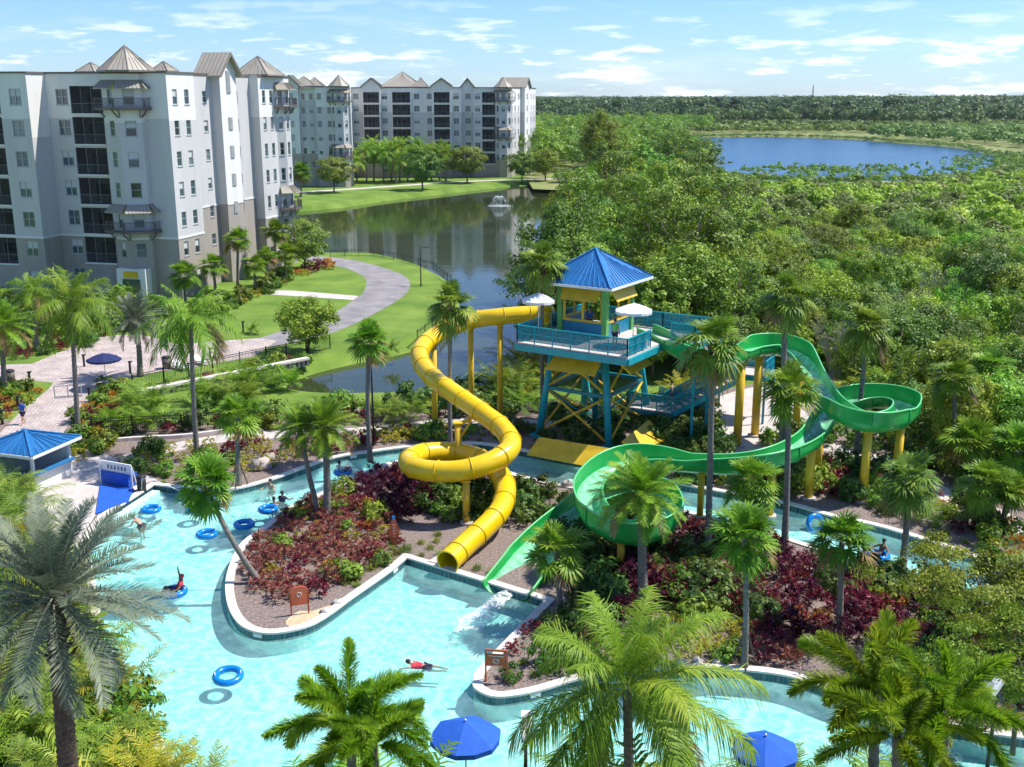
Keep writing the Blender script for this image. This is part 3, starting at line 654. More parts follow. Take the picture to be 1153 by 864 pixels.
# ------------------------------------------------------------------ buildings
M['wall_w'] = mat('stucco_white', (.74,.72,.68), .85, .045, scale=.5, stretch=(1,1,.12), bump=.1, bscale=30, detail=8)
M['wall_g'] = mat('stucco_grey', (.55,.54,.525), .85, .05, scale=.5, stretch=(1,1,.12), bump=.1, bscale=30, detail=8)
M['wall_t'] = mat('stucco_taupe', (.36,.32,.28), .85, .07, scale=.5, stretch=(1,1,.12), bump=.1, bscale=30, detail=8)
M['trim'] = mat('trim_white', (.72,.71,.68), .6, .03)
M['fascia'] = mat('fascia_brown', (.14,.115,.10), .6, .08)
M['roof_t'] = mat('tan_metal_roof', (.38,.345,.27), .5, .06, scale=.6)
M['roof_r'] = mat('tan_metal_seam', (.22,.19,.16), .45, .05)
M['flatroof'] = mat('flat_roof', (.4,.4,.39), .9, .1, scale=.3)
M['frame_w'] = mat('window_frame', (.42,.43,.42), .5, .05)
M['rail_s'] = mat('screen_rail', (.16,.165,.175), .5, .1)
M['rail_d'] = mat('bronze_rail', (.12,.105,.10), .5, .1)
def panemat():
    m = bpy.data.materials.new('window_glass'); m.use_nodes = True; nt = m.node_tree; b = nt.nodes['Principled BSDF']
    oi = N(nt, 'ShaderNodeObjectInfo'); rp = N(nt, 'ShaderNodeValToRGB'); e = rp.color_ramp.elements
    e[0].color = (.02,.035,.04,1); e[1].position = 1; e[1].color = (.17,.22,.23,1); x = e.new(.45); x.color = (.05,.10,.12,1); y = e.new(.75); y.color = (.07,.13,.15,1)
    t = N(nt, 'ShaderNodeTexCoord'); nt.links.new(oi.outputs['Random'], rp.inputs[0]); nt.links.new(rp.outputs[0], b.inputs['Base Color'])
    b.inputs['Roughness'].default_value = .06; b.inputs['Specular IOR Level'].default_value = .9; b.inputs['Coat Weight'].default_value = .3; return m
M['pane'] = panemat()
M['blind'] = mat('window_blind', (.55,.57,.56), .8, .05)
def screenmat():
    m = bpy.data.materials.new('insect_screen'); m.use_nodes = True; nt = m.node_tree; b = nt.nodes['Principled BSDF']
    b.inputs['Base Color'].default_value = (.015,.016,.018,1); b.inputs['Roughness'].default_value = .7
    tr = N(nt, 'ShaderNodeBsdfTransparent', inp={'Color': (.75,.75,.75,1)}); mxs = N(nt, 'ShaderNodeMixShader', inp={0: .20}); nt.links.new(tr.outputs[0], mxs.inputs[1]); nt.links.new(b.outputs[0], mxs.inputs[2])
    nt.links.new(mxs.outputs[0], nt.nodes['Material Output'].inputs[0]); return m
M['screen'] = screenmat()
M['recess'] = mat('balcony_wall', (.50,.49,.49), .9, .1)
WINS = {}
def win_proto(w, h, split=1, meet=True):
    key = (round(w,2), round(h,2), split)
    if key in WINS: return WINS[key]
    f = MB(); t = .07
    for x in (-w/2+t/2, w/2-t/2): f.box((x, 0, 0), (t, .09, h))
    for z in (-h/2+t/2, h/2-t/2): f.box((0, -.002, z), (w, .09, t))
    for i in range(1, split): f.box((-w/2+w*i/split, -.004, 0), (.1, .1, h-.1))
    if meet: f.box((0, .004, .02), (w-.1, .07, .05))
    f.box((0, .07, -h/2-.05), (w+.16, .2, .07))
    p = MB(); p.box((0, -.045, 0), (w-.05, .02, h-.05))
    bl = MB(); bl.box((0, -.028, h*.26), (w-.16, .012, h*.42))
    mk = lambda mb, nm, m: mb_mesh(mb, nm, m)
    WINS[key] = (mk(f, 'window', M['frame_w']), mk(p, 'pane', M['pane']), mk(bl, 'blind', M['blind'])); return WINS[key]
def mb_mesh(mb, nm, m):
    me = bpy.data.meshes.new(nm); me.from_pydata(mb.v, [], mb.f)
    for x in (m if isinstance(m, (list, tuple)) else [m]): me.materials.append(x)
    me.polygons.foreach_set('material_index', mb.m); me.polygons.foreach_set('use_smooth', mb.sm); me.update(); return me
class Facade:
    """a straight wall from A to B (outside on the right hand), with openings cut through it"""
    def __init__(s, root, A, B, zones, H, name='wall'):
        s.root = root; s.A = Vector((A[0], A[1], 0)); B = Vector((B[0], B[1], 0)); s.d = (B-s.A); s.w = s.d.length; s.d.normalize()
        s.n = Vector((s.d.y, -s.d.x, 0)); s.zones = zones; s.H = H; s.ops = []; s.rz = math.atan2(s.d.y, s.d.x)
    def pt(s, a, z, o=0.0): return s.A + s.d*a + s.n*o + Vector((0,0,z))
    def window(s, a, z, w=1.0, h=1.5, split=1, blind=None):
        s.ops.append((a-w/2, a+w/2, z-h/2, z+h/2, .14))
        me = win_proto(w, h, split); o = link('window', me[0], s.root); o.location = s.pt(a, z, -.10); o.rotation_euler = (0, 0, s.rz + PI)
        p = link('pane', me[1], o)
        if (blind if blind is not None else random.random() < .35): link('blind', me[2], o)
    def balcony(s, a0, a1, z0, z1, mull=3, deep=1.7):
        s.ops.append((a0, a1, z0, z1, .0)); w = a1-a0; r = s.root
        bx = MB(); q = [s.pt(a0,z0,-.001), s.pt(a1,z0,-.001), s.pt(a1,z0,-deep), s.pt(a0,z0,-deep)]; q2 = [v+Vector((0,0,z1-z0)) for v in q]
        bx.add(q+q2, [(0,3,2,1), (4,5,6,7), (1,2,6,5), (2,3,7,6), (3,0,4,7)]); bx.build('balcony_recess', M['recess'], r)
        g = MB(); c = s.pt((a0+a1)/2, z0+1.12, -deep+.06); g.box(c, (w*.5, .06, 2.1), s.rz); gd = g.build('glass_door', M['pane'], r)
        sc = MB(); sc.box(s.pt((a0+a1)/2, (z0+z1)/2, -.09), (w-.04, .012, z1-z0-.04), s.rz); sc.build('screen', M['screen'], r)
        m = MB()
        for i in range(mull+1):
            m.bar(s.pt(a0+.04+(w-.08)*i/mull, z0+.02, -.05), s.pt(a0+.04+(w-.08)*i/mull, z1-.02, -.05), .06)
        m.bar(s.pt(a0+.08, z0+1.05, -.055), s.pt(a1-.08, z0+1.05, -.055), .05)
        for i in range(int(w/.16)): m.bar(s.pt(a0+.1+i*.16, z0+.1, -.06), s.pt(a0+.1+i*.16, z0+1.03, -.06), .018)
        m.build('balcony_rail', M['rail_s'], r)
        sl_ = MB(); sl_.box(s.pt((a0+a1)/2, z0-.09, .02), (w+.1, .22, .17), s.rz); sl_.build('slab_edge', M['trim'], r)
    def finish(s, z_base=0.0):
        for (z0, z1, m) in s.zones:
            ops = [o for o in s.ops if o[3] > z0 and o[2] < z1]
            xs = sorted({0, s.w} | {x for o in ops for x in o[:2] if 0 < x < s.w}); zs = sorted({z0, z1} | {z for o in ops for z in o[2:4] if z0 < z < z1})
            mb = MB()
            for i in range(len(xs)-1):
                for j in range(len(zs)-1):
                    cx = (xs[i]+xs[i+1])/2; cz = (zs[j]+zs[j+1])/2
                    if any(o[0] < cx < o[1] and o[2] < cz < o[3] for o in ops): continue
                    mb.add([s.pt(xs[i], zs[j]), s.pt(xs[i+1], zs[j]), s.pt(xs[i+1], zs[j+1]), s.pt(xs[i], zs[j+1])], [(0,1,2,3)])
            for o in ops:
                if o[4] <= 0: continue
                a0, a1 = o[0], o[1]; b0 = max(o[2], z0); b1 = min(o[3], z1); d = -o[4]-.05
                for p, q in (((a0,b0),(a0,b1)), ((a1,b1),(a1,b0)), ((a0,b1),(a1,b1)), ((a1,b0),(a0,b0))):
                    mb.add([s.pt(*p), s.pt(*q), s.pt(*q, d), s.pt(*p, d)], [(0,1,2,3)])
            mb.build('wall', M[m], s.root)
    def band(s, z, h=.22, out=.06, m='trim', a0=0, a1=None):
        a1 = a1 or s.w; ops = sorted([(o[0], o[1]) for o in s.ops if o[2] < z+h/2 and o[3] > z-h/2]); cur = a0; mb = MB()
        for o in ops+[(a1, a1)]:
            if o[0] > cur+.05: mb.box(s.pt((cur+o[0])/2, z, out/2-.002), (o[0]-cur, out, h), s.rz)
            cur = max(cur, o[1])
        if mb.v: mb.build('trim_band', M[m], s.root)
def hip_roof(root, c, r, z, h, nside=8, rot=0, over=.0, name='roof'):
    mb = MB(); pts = [(c[0]+r*math.cos(rot+2*PI*i/nside), c[1]+r*math.sin(rot+2*PI*i/nside)) for i in range(nside)]
    vs = [(x, y, z) for x, y in pts] + [(c[0], c[1], z+h)]; mb.add(vs, [(i, (i+1)%nside, nside) for i in range(nside)] + [tuple(range(nside))[::-1]]); rf = mb.build(name, M['roof_t'], root)
    rb = MB(); ap = Vector((c[0], c[1], z+h))
    for i in range(nside):
        a = Vector((*pts[i], z)); b = Vector((*pts[(i+1)%nside], z)); L = (b-a).length; k = max(3, int(L/.55))
        rb.bar(a+Vector((0,0,.02)), ap+Vector((0,0,.03)), .10, .07)
        for j in range(1, k):
            p = a.lerp(b, j/k); t = 1-abs(2*j/k-1); q = (a+b)/2; q = q.lerp(ap, t) + (p-(a+b)/2)*(1-t)
            rb.bar(p+Vector((0,0,.02)), q+Vector((0,0,.03)), .05, .05)
        rb.bar(a-Vector((0,0,.08)), b-Vector((0,0,.08)), .1, .2)
    rb.build('roof_seam', M['roof_r'], rf); return rf
def gable_roof(root, F, a0, a1, z, h, back, over=.5, front=.5):
    """gable whose ridge runs away from facade F"""
    am = (a0+a1)/2; mb = MB(); T = .16; A_ = a0-over; B_ = a1+over; zz = z-over*h/((a1-a0)/2)
    for sgn, e in ((1, A_), (-1, B_)):
        q = [F.pt(e, zz, front), F.pt(am, z+h, front), F.pt(am, z+h, -back), F.pt(e, zz, -back)]
        up = Vector((0,0,T)); mb.add(q+[v+up for v in q], [(0,1,2,3),(7,6,5,4),(0,4,5,1),(1,5,6,2),(2,6,7,3),(3,7,4,0)])
    rf = mb.build('roof', M['roof_t'], root)
    rb = MB()
    for e in (A_, B_):
        k = int((back+front)/.5)
        for i in range(k+1):
            o = front-(back+front)*i/k; rb.bar(F.pt(e, zz+T+.02, o), F.pt(am, z+h+T+.02, o), .05, .05)
        rb.bar(F.pt(e, zz+.02, front+.03), F.pt(am, z+h+.02, front+.03), .06, .30)
    rb.build('roof_seam', M['roof_r'], rf)
    g = MB(); g.add([F.pt(a0, z-.02, -.01), F.pt(a1, z-.02, -.01), F.pt(am, z+h-.05, -.01)], [(0,1,2)]); g.build('gable_wall', M['wall_w'], root)
def vent(F, a, z, w=.9, h=2.0):
    m = MB(); m.box(F.pt(a, z, .04), (w, .08, h), F.rz); k = int(h/.16)
    for i in range(k): m.box(F.pt(a, z-h/2+.1+i*(h-.2)/(k-1), .10), (w-.14, .04, .05), F.rz)
    m.build('louvre_panel', M['frame_w'], F.root)
ST = 3.3; ROWS = [2.0+ST*i+.1 for i in range(7)]   # window centre heights per storey
def zones(h, t1=5.6, t2=19.2): return [(0, t1, 'wall_t'), (t1, t2, 'wall_g'), (t2, h, 'wall_w')]
def turret(root, C, f, b, r, H, bays, zt=5.6, roof=True, rows=None, proj=1.5, balcs=(2, 6), rr=1.22):
    """half octagon bay standing in front of a wall: f along the wall, b outwards"""
    side = r*.72; pts = [C - f*r, C - f*r*.43 + b*proj, C + f*r*.43 + b*proj, C + f*r]
    for i in range(3):
        A_, B_ = pts[i], pts[i+1]; F = Facade(root, A_, B_, zones(H, zt), H)
        for k in (rows or range(1, 7)):
            w = min(1.25 if i == 1 else .85, F.w*.5); F.window(F.w/2, ROWS[k], w, 1.65, 1)
        F.finish(); F.band(H-.08, .25, .1, 'fascia'); F.band(zt, .2)
        for bl in balcs:
            z = ROWS[bl]-1.15
            slb = MB(); q = [F.pt(-.02, z, .02), F.pt(F.w+.02, z, .02), F.pt(F.w+.42, z, .95), F.pt(-.42, z, .95)]
            slb.add(q+[v+Vector((0,0,-.22)) for v in q], [(0,1,2,3)[::-1],(4,5,6,7),(0,1,5,4),(1,2,6,5),(2,3,7,6),(3,0,4,7)]); slb.build('balcony_slab', M['fascia'], root)
            rl = MB(); a_, b2 = -.35, F.w+.35
            for zz in (.12, 1.0): rl.bar(F.pt(a_, z+zz, .85), F.pt(b2, z+zz, .85), .07)
            kk = int((b2-a_)/.15)
            for j in range(kk+1): rl.bar(F.pt(a_+(b2-a_)*j/kk, z+.05, .85), F.pt(a_+(b2-a_)*j/kk, z+1.0, .85), .09 if j in (0, kk) else .025)
            rl.build('balcony_rail', M['rail_d'], root)
            aw = MB(); z2 = ROWS[bl]+1.0; q = [F.pt(.05, z2+.75, .03), F.pt(F.w-.05, z2+.75, .03), F.pt(F.w+.2, z2-.1, 1.0), F.pt(-.2, z2-.1, 1.0)]
            aw.add(q+[v-Vector((0,0,.08)) for v in q], [(0,3,2,1),(4,5,6,7),(0,1,5,4),(1,2,6,5),(2,3,7,6),(3,0,4,7)]); o = aw.build('awning', M['roof_t'], root)
            sm_ = MB()
            for j in range(8): t = j/7; sm_.bar(q[0].lerp(q[1], t)+Vector((0,0,.03)), q[3].lerp(q[2], t)+Vector((0,0,.03)), .05)
            sm_.build('roof_seam', M['roof_r'], o)
            for e in (.1, F.w-.1): MB().bar(F.pt(e, z-1.0, .02), F.pt(e, z-.2, .75), .12).build('bracket', M['fascia'], root)
    cap = MB(); cap.add([Vector((p.x, p.y, H-.3)) for p in pts], [(0,1,2,3)]); cap.build('flat_roof', M['flatroof'], root)
    if roof: hip_roof(root, C+b*proj*.15, r*rr, H+.15, 2.6, 8, PI/8)
V3 = lambda p: Vector((p[0], p[1]))
# --- near block
nb = thing('apartment_building', 'large nearby apartment block on the left with grey and white walls over a taupe base', 'apartment building', (-45,128,0)); nb_off = Vector((-45,128,0))
nbr = bpy.data.objects.new('building_shell', None)   # temporary holder, parts are re-parented below
C0 = Vector((-37,120)); f0 = Vector((.968,-.249)); d0 = Vector((.249,.968)); H1 = 24.5
Q = lambda a, b: C0 + f0*a + d0*b
class Root: pass
bpy.data.objects.remove(nbr)
def relocate(root, off):
    for ch in list(root.children): ch.location = ch.location - off
nb.location = (0,0,0)
Zl = zones(H1, 6.7, 19.6)
# far left projecting block
F = Facade(nb, Q(-32,-3.1), Q(-15,-3.1), Zl, H1)
for k in range(7):
    F.window(15.4, ROWS[k], 1.5, 1.7, 2)
    if k: F.balcony(9.6, 13.4, ROWS[k]-1.75, ROWS[k]+1.15)
F.finish(); F.band(6.7); F.band(H1-.05, .2, .12, 'fascia')
F = Facade(nb, Q(-15,-3.1), Q(-15,0), zones(H1, 6.7, 17.6), H1); F.finish(); F.band(6.7); F.band(H1-.05, .2, .12, 'fascia')
# front wall with stack of screened balconies
F = Facade(nb, Q(-15,0), Q(0,0), Zl, H1)
for k in range(7):
    F.window(1.95, ROWS[k], 1.5, 1.7, 2)
    if k: F.balcony(3.0, 7.0, ROWS[k]-1.75, ROWS[k]+1.15)
F.finish(); F.band(6.7); F.band(H1-.05, .2, .12, 'fascia')
turret(nb, Q(-5.0,.5), Vector((.955,.295)), Vector((.295,-.955)), 2.7, H1, 3, zt=6.7, rr=1.12, proj=2.0)
# entrance porch under the turret
pm = MB(); c = Q(-5.1,-1.0); pm.box((c.x, c.y, 1.7), (3.6, 1.9, 3.4), math.atan2(f0.y, f0.x)); pm.build('porch', M['wall_w'], nb)
pd = MB(); c = Q(-5.1,-1.97); pd.box((c.x, c.y, 1.15), (2.2, .08, 2.2), math.atan2(f0.y, f0.x)); pd.build('door', M['pane'], nb)
pa = MB(); c = Q(-5.1,-2.05); pa.box((c.x, c.y, 2.75), (1.7, .12, .7), math.atan2(f0.y, f0.x)); pa.build('entrance_panel', M['yellow_f'], nb)
# right wing
Zr = zones(H1, 6.7, 19.4)
F = Facade(nb, Q(0,0), Q(0,5.6), Zr, H1)
for k in range(7):
    for a in (1.5, 3.9): F.window(a, ROWS[k], .95, 1.6)
F.finish(); F.band(6.7); F.band(H1-.05, .2, .12, 'fascia')
F = Facade(nb, Q(0,5.6), Q(-1.2,5.6), Zr, H1); F.finish()
F = Facade(nb, Q(-1.2,5.6), Q(-1.2,11.4), zones(H1, 9.4, 24.5), H1)
for k in range(7): F.window(4.2, ROWS[k], .9, 1.3)
F.finish(); F.band(9.4); F.band(H1-.05, .2, .12, 'fascia')
HG = 24.9
F = Facade(nb, Q(-1.2,11.4), Q(0,11.4), [(0,9.4,'wall_t'),(9.4,HG,'wall_g')], HG); F.finish()
F = Facade(nb, Q(0,11.4), Q(0,15.3), [(0,9.4,'wall_t'),(9.4,HG,'wall_w')], HG)
F.finish(); F.band(9.4); vent(F, 1.95, 23.6, .9, 2.6)
for k in range(2, 6): vent(F, 1.95, ROWS[k]+.2, .9, 1.5)
gable_roof(nb, F, 0, 3.9, HG, 1.9, 3.0, .8, .6)
F = Facade(nb, Q(0,15.3), Q(-1.2,15.3), [(0,9.4,'wall_t'),(9.4,HG,'wall_g')], HG); F.finish()
F = Facade(nb, Q(-1.2,15.3), Q(-1.2,20.9), zones(H1, 9.4, 24.5), H1)
for k in range(7): F.window(2.0, ROWS[k], .9, 1.3)
F.finish(); F.band(9.4); F.band(H1-.05, .2, .12, 'fascia')
F = Facade(nb, Q(-1.2,20.9), Q(0,20.9), Zr, H1); F.finish()
F = Facade(nb, Q(0,20.9), Q(0,29.0), Zr, H1)
for k in range(7):
    for a in (1.4, 3.4): F.window(a, ROWS[k], .85, 1.6)
F.finish(); F.band(6.7); F.band(H1-.05, .2, .12, 'fascia')
turret(nb, Q(0,27.2), d0, f0, 1.7, H1, 3, zt=6.7, roof=False, proj=.8)
c = Q(-1.6,24.4); hip_roof(nb, c, 3.5, H1+.1, 2.3, 4, math.atan2(d0.y, d0.x)+PI/4)
F = Facade(nb, Q(0,29.0), Q(-22,30.5), Zr, H1); F.finish()
F = Facade(nb, Q(-22,30.5), Q(-32,-3.1), Zr, H1); F.finish()
rf = MB(); foot = [Q(-32,-3.1), Q(-15,-3.1), Q(-15,0), Q(0,0), Q(0,5.6), Q(-1.2,5.6), Q(-1.2,20.9), Q(0,20.9), Q(0,29.0), Q(-22,30.5)]
rf.add([Vector((p.x, p.y, H1-.35)) for p in foot], [tuple(range(len(foot)))]); rf.build('flat_roof', M['flatroof'], nb)
for (a, b, r, h) in ((-13.2, 6, 1.8, 1.0), (-2.9, 4.5, 1.6, 1.0)):
    c = Q(a, b); hip_roof(nb, c, r, H1+.2, h, 4, .53)
    bxm = MB(); bxm.box((c.x, c.y, H1-.1), (r*1.2, r*1.2, .7), -.25); bxm.build('roof_housing', M['wall_w'], nb)
# --- far block
fb = thing('apartment_building', 'long far apartment block across the pond with several gables and dark balconies', 'apartment building', (0,0,0))
def wx(px, Y): return (px-576.5)/1248*Y
HF = 24.2
Zf = zones(HF, 6.2, 17.6)
def pick(F, pxl_, Y, w=1.25, h=1.5, rows=range(1,7), split=2, a0=None):
    for px in pxl_:
        a = wx(px, Y) - F.A.x
        for k in rows: F.window(a, ROWS[k], w, h, split)
Yw = 275
xA = wx(319, Yw)
F = Facade(fb, (xA, Yw), (wx(338, Yw), Yw), [(0,8.2,'wall_t'),(8.2,HF+.6,'wall_w')], HF+.6)
for k in range(1,7): vent(F, 2.2, ROWS[k], 1.3, 1.5)
F.finish(); F.band(8.2); gable_roof(fb, F, 0, F.w, HF+.6, 2.0, 6, .5, .5)
F = Facade(fb, (wx(338,Yw), Yw), (wx(338,Yw), Yw+1.2), Zf, HF); F.finish()
F = Facade(fb, (wx(338,Yw), Yw+1.2), (wx(357,Yw), Yw+1.2), zones(HF,8.2,21), HF); pick(F, (342,351), Yw, .9, 1.4, split=1); F.finish(); F.band(8.2); F.band(HF, .25, .12, 'fascia')
F = Facade(fb, (wx(357,Yw), Yw+1.2), (wx(357,Yw), Yw), Zf, HF); F.finish()
F = Facade(fb, (wx(357,Yw), Yw), (wx(395,Yw)+.2, Yw), zones(HF,5.4,19.4), HF); pick(F, (361,372), Yw, 1.0, 1.5, split=1); F.finish(); F.band(5.4); F.band(HF, .25, .12, 'fascia')
turret(fb, Vector((wx(384,Yw), Yw)), Vector((1,0)), Vector((0,-1)), 2.2, HF, 3, balcs=(2,6))
Ym = 308; xe = wx(395,Yw)+.2
F = Facade(fb, (xe, Yw), (wx(397,Ym), Ym), Zf, HF); F.finish()
# main front: alternating projecting and recessed bays
segs = [ # px0, px1, y offset, window px list, balcony px ranges, gable
 (397, 410, 0, (402,), (), False), (410, 430, -1.2, (), ((411,428.5),), True), (430, 441, 0, (434,), (), False), (441, 464, -.6, (), ((443,463),), False),
 (464, 487, 0, (470,484.5), (), False), (487, 509, -1.2, (), ((489.5,507),), True), (509, 520, 0, (514,), (), False), (520, 533, 1.4, (527,), (), True),
 (533, 562, 0, (538,), ((543,558.5),), False)]
prev = None
for (p0, p1, yo, wl_, bl_, gab) in segs:
    Y = Ym+yo; h = HF+(.5 if gab else 0); zf = [(0,5.4,'wall_t'),(5.4,17.6,'wall_g'),(17.6,h,'wall_w')] if gab else Zf
    x0, x1 = wx(p0, Ym), wx(p1, Ym)
    if prev is not None and abs(prev-Y) > .01:
        F = Facade(fb, (x0, prev), (x0, Y), Zf, HF); F.finish()
    F = Facade(fb, (x0, Y), (x1, Y), zf, h)
    for px in wl_:
        for k in range(0,7): F.window(wx(px, Ym)-x0, ROWS[k], 1.5, 1.5, 2)
    for (b0, b1) in bl_:
        for k in range(1,7): F.balcony(wx(b0,Ym)-x0, wx(b1,Ym)-x0, ROWS[k]-1.7, ROWS[k]+1.1, mull=4)
    F.finish(); F.band(5.4)
    if gab: gable_roof(fb, F, 0, F.w, h, 1.9, 5, .4, .5)
    else: F.band(HF, .25, .12, 'fascia')
    prev = Y
turret(fb, Vector((wx(567,Ym), Ym)), Vector((1,0)), Vector((0,-1)), 2.3, HF, 3, balcs=(3,6))
xr = wx(573.5, Ym)
F = Facade(fb, (wx(562,Ym), Ym), (xr, Ym), Zf, HF); F.finish(); F.band(HF, .25, .12, 'fascia')
P0 = Vector((xr, Ym)); 
F = Facade(fb, P0, P0+d0*13, zones(HF,5.4,17.6), HF)
for k in range(1,7):
    for a in (3, 6.5, 10.5): F.window(a, ROWS[k], 1.0, 1.5)
F.finish(); F.band(HF, .25, .12, 'fascia')
F = Facade(fb, P0+d0*13, P0+d0*13+f0*1.2, Zf, HF+.5); F.finish()
F = Facade(fb, P0+d0*13+f0*1.2, P0+d0*19+f0*1.2, [(0,5.4,'wall_t'),(5.4,HF+.5,'wall_w')], HF+.5)
for k in range(1,7): vent(F, 3, ROWS[k], 1, 1.5)
F.finish(); gable_roof(fb, F, 0, 6, HF+.5, 2.3, 8, .5, .5)
F = Facade(fb, P0+d0*19+f0*1.2, P0+d0*31+f0*.2, zones(HF,5.4,17.6), HF)
for k in range(1,7):
    for a in (3, 7, 10.5): F.window(a, ROWS[k], 1.0, 1.5)
F.finish(); F.band(HF, .25, .12, 'fascia')
F = Facade(fb, P0+d0*31+f0*.2, (xA, Ym+25), Zf, HF); F.finish()
F = Facade(fb, (xA, Ym+25), (xA, Yw), Zf, HF); F.finish()
rf = MB(); foot = [(xA,Yw+.1), (xe-.1,Yw+.1), (wx(397,Ym),Ym+1.5), (xr-.1,Ym+1.5), tuple(P0+d0*31), (xA,Ym+25)]
rf.add([(p[0], p[1], HF-.3) for p in foot], [tuple(range(len(foot)))]); rf.build('flat_roof', M['flatroof'], fb)
for (px, Y, r, h) in ((455, 322, 8.5, 4.2), (345, 290, 4.5, 2.4), (357, 292, 3.5, 2.2), (475, 318, 3.0, 2.6), (421,316,2.5,1.5)):
    x = wx(px, Y); hip_roof(fb, (x, Y), r, HF+.3, h, 4, PI/4); m_ = MB(); m_.box((x, Y, HF), (r*1.25, r*1.25, .9)); m_.build('roof_housing', M['wall_w'], fb)
# ------------------------------------------------------------------ tower
DZ = 6.9
def meshmat():
    m = bpy.data.materials.new('teal_mesh'); m.use_nodes = True; nt = m.node_tree; b = nt.nodes['Principled BSDF']; b.inputs['Base Color'].default_value = (.005,.25,.34,1); b.inputs['Roughness'].default_value = .5
    tr = N(nt, 'ShaderNodeBsdfTransparent'); mxs = N(nt, 'ShaderNodeMixShader', inp={0: .55}); nt.links.new(tr.outputs[0], mxs.inputs[1]); nt.links.new(b.outputs[0], mxs.inputs[2]); nt.links.new(mxs.outputs[0], nt.nodes['Material Output'].inputs[0]); return m
M['mesh'] = meshmat()
L_ = Vector((.25, 67.0)); e1 = Vector((.841,-.54)); e2 = Vector((.54,.841)); DW = 7.9; DD = 8.8
T2 = lambda a, b: L_ + e1*a + e2*b                    # tower floor coordinates
T3 = lambda a, b, z: Vector((*T2(a, b), z))
trz = math.atan2(e1.y, e1.x)
tw = thing('slide_tower', 'teal and yellow slide tower with a blue hipped metal roof and railed deck', 'slide tower')
fl = MB(); fl.prism([T2(0,0), T2(DW,0), T2(DW,DD), T2(0,DD)], DZ-.10, DZ); fl.build('deck_floor', M['concrete'], tw)
fm = MB()
for a, b in (((0,0),(DW,0)), ((DW,0),(DW,DD)), ((DW,DD),(0,DD)), ((0,DD),(0,0))): fm.bar(T3(*a, DZ-.30), T3(*b, DZ-.30), .22, .4)
for i in range(1,5): fm.bar(T3(DW*i/5,.1,DZ-.3), T3(DW*i/5,DD-.1,DZ-.3), .14, .3)
fm.build('deck_beam', M['teal'], tw)
legs = {}
for i, (a, b, sa, sb) in enumerate(((.9,3.2,-1,-.8), (4.7,3.2,1,-.8), (4.6,8.0,1,1), (.9,8.0,-1,1))):
    top = T3(a, b, DZ-.45); bot = T3(a+sa*.75, b+sb*.75, 0); legs[i] = (bot, top)
    m = MB(); m.cyl(bot, top, .24, .20, 12); m.box(bot+Vector((0,0,.08)), (.9,.9,.16), trz); m.build('leg', M['teal'], tw)
m = MB(); m.cyl(T3(2.8,5.6,0), T3(2.8,5.6,DZ-.4), .2, .2, 10); m.build('leg', M['teal2'], tw)
lp = lambda i, z: legs[i][0].lerp(legs[i][1], z/(DZ-.45))
for i in range(4):
    j = (i+1) % 4
    for (za, zb) in ((.3, 3.3), (3.4, 6.1)):
        for (p, q) in ((lp(i,za), lp(j,zb)), (lp(j,za), lp(i,zb))):
            m = MB(); m.cyl(p, q, .085, .085, 8); m.build('cross_brace', M['yellow_p'], tw)
    m = MB(); m.bar(lp(i,3.35), lp(j,3.35), .16, .22); m.bar(lp(i,5.9), lp(j,5.9), .12, .16); m.build('tie_beam', M['teal2'], tw)
for i in range(4):
    m = MB(); c_ = T3(2.8,5.6,0); m.cyl(lp(i,3.3), Vector((c_.x,c_.y,5.9)), .07, .07, 6); m.cyl(lp(i,3.3), Vector((c_.x,c_.y,.6)), .07, .07, 6); m.build('inner_brace', M['teal'], tw)
def rail(root, pts, h=1.1, mat_='teal', post=1.25, mid=(.15,.62), net=True, pr=.045):
    m = MB(); pts = [Vector(p) for p in pts]; up = Vector((0,0,1))
    for a, b in zip(pts[:-1], pts[1:]):
        L = (b-a).length; k = max(1, round(L/post))
        for i in range(k+1): p = a.lerp(b, i/k); m.bar(p, p+up*h, pr*1.6)
        m.bar(a+up*h, b+up*h, pr*1.6, pr*1.6)
        for z in mid: m.bar(a+up*z, b+up*z, pr)
        if net:
            n2 = int(L/.5)
            for i in range(n2): p = a.lerp(b, (i+.5)/n2); m.bar(p+up*mid[0], p+up*h, .02)
    o = m.build('railing', M[mat_], root)
    if net:
        s = MB()
        for a, b in zip(pts[:-1], pts[1:]): s.bar(a+up*(h+mid[0])/2, b+up*(h+mid[0])/2, .012, h-mid[0]-.06)
        s.build('mesh_infill', M['mesh'], o)
    return o
rail(tw, [T3(.05,DD-.2,DZ), T3(.05,4.3,DZ)]); rail(tw, [T3(.05,2.9,DZ), T3(.05,.05,DZ)]); rail(tw, [T3(.05,.05,DZ), T3(DW-.05,.05,DZ)]); rail(tw, [T3(DW-.05,.05,DZ), T3(DW-.05,3.2,DZ)])
rail(tw, [T3(DW-1.8,DD-.05,DZ), T3(1.6,DD-.05,DZ)])
gp = MB(); gp.box(T3(DW-.12,1.6,DZ+.6), (.05,2.2,.9), trz); gp.build('grey_panel', M['concrete'], tw)
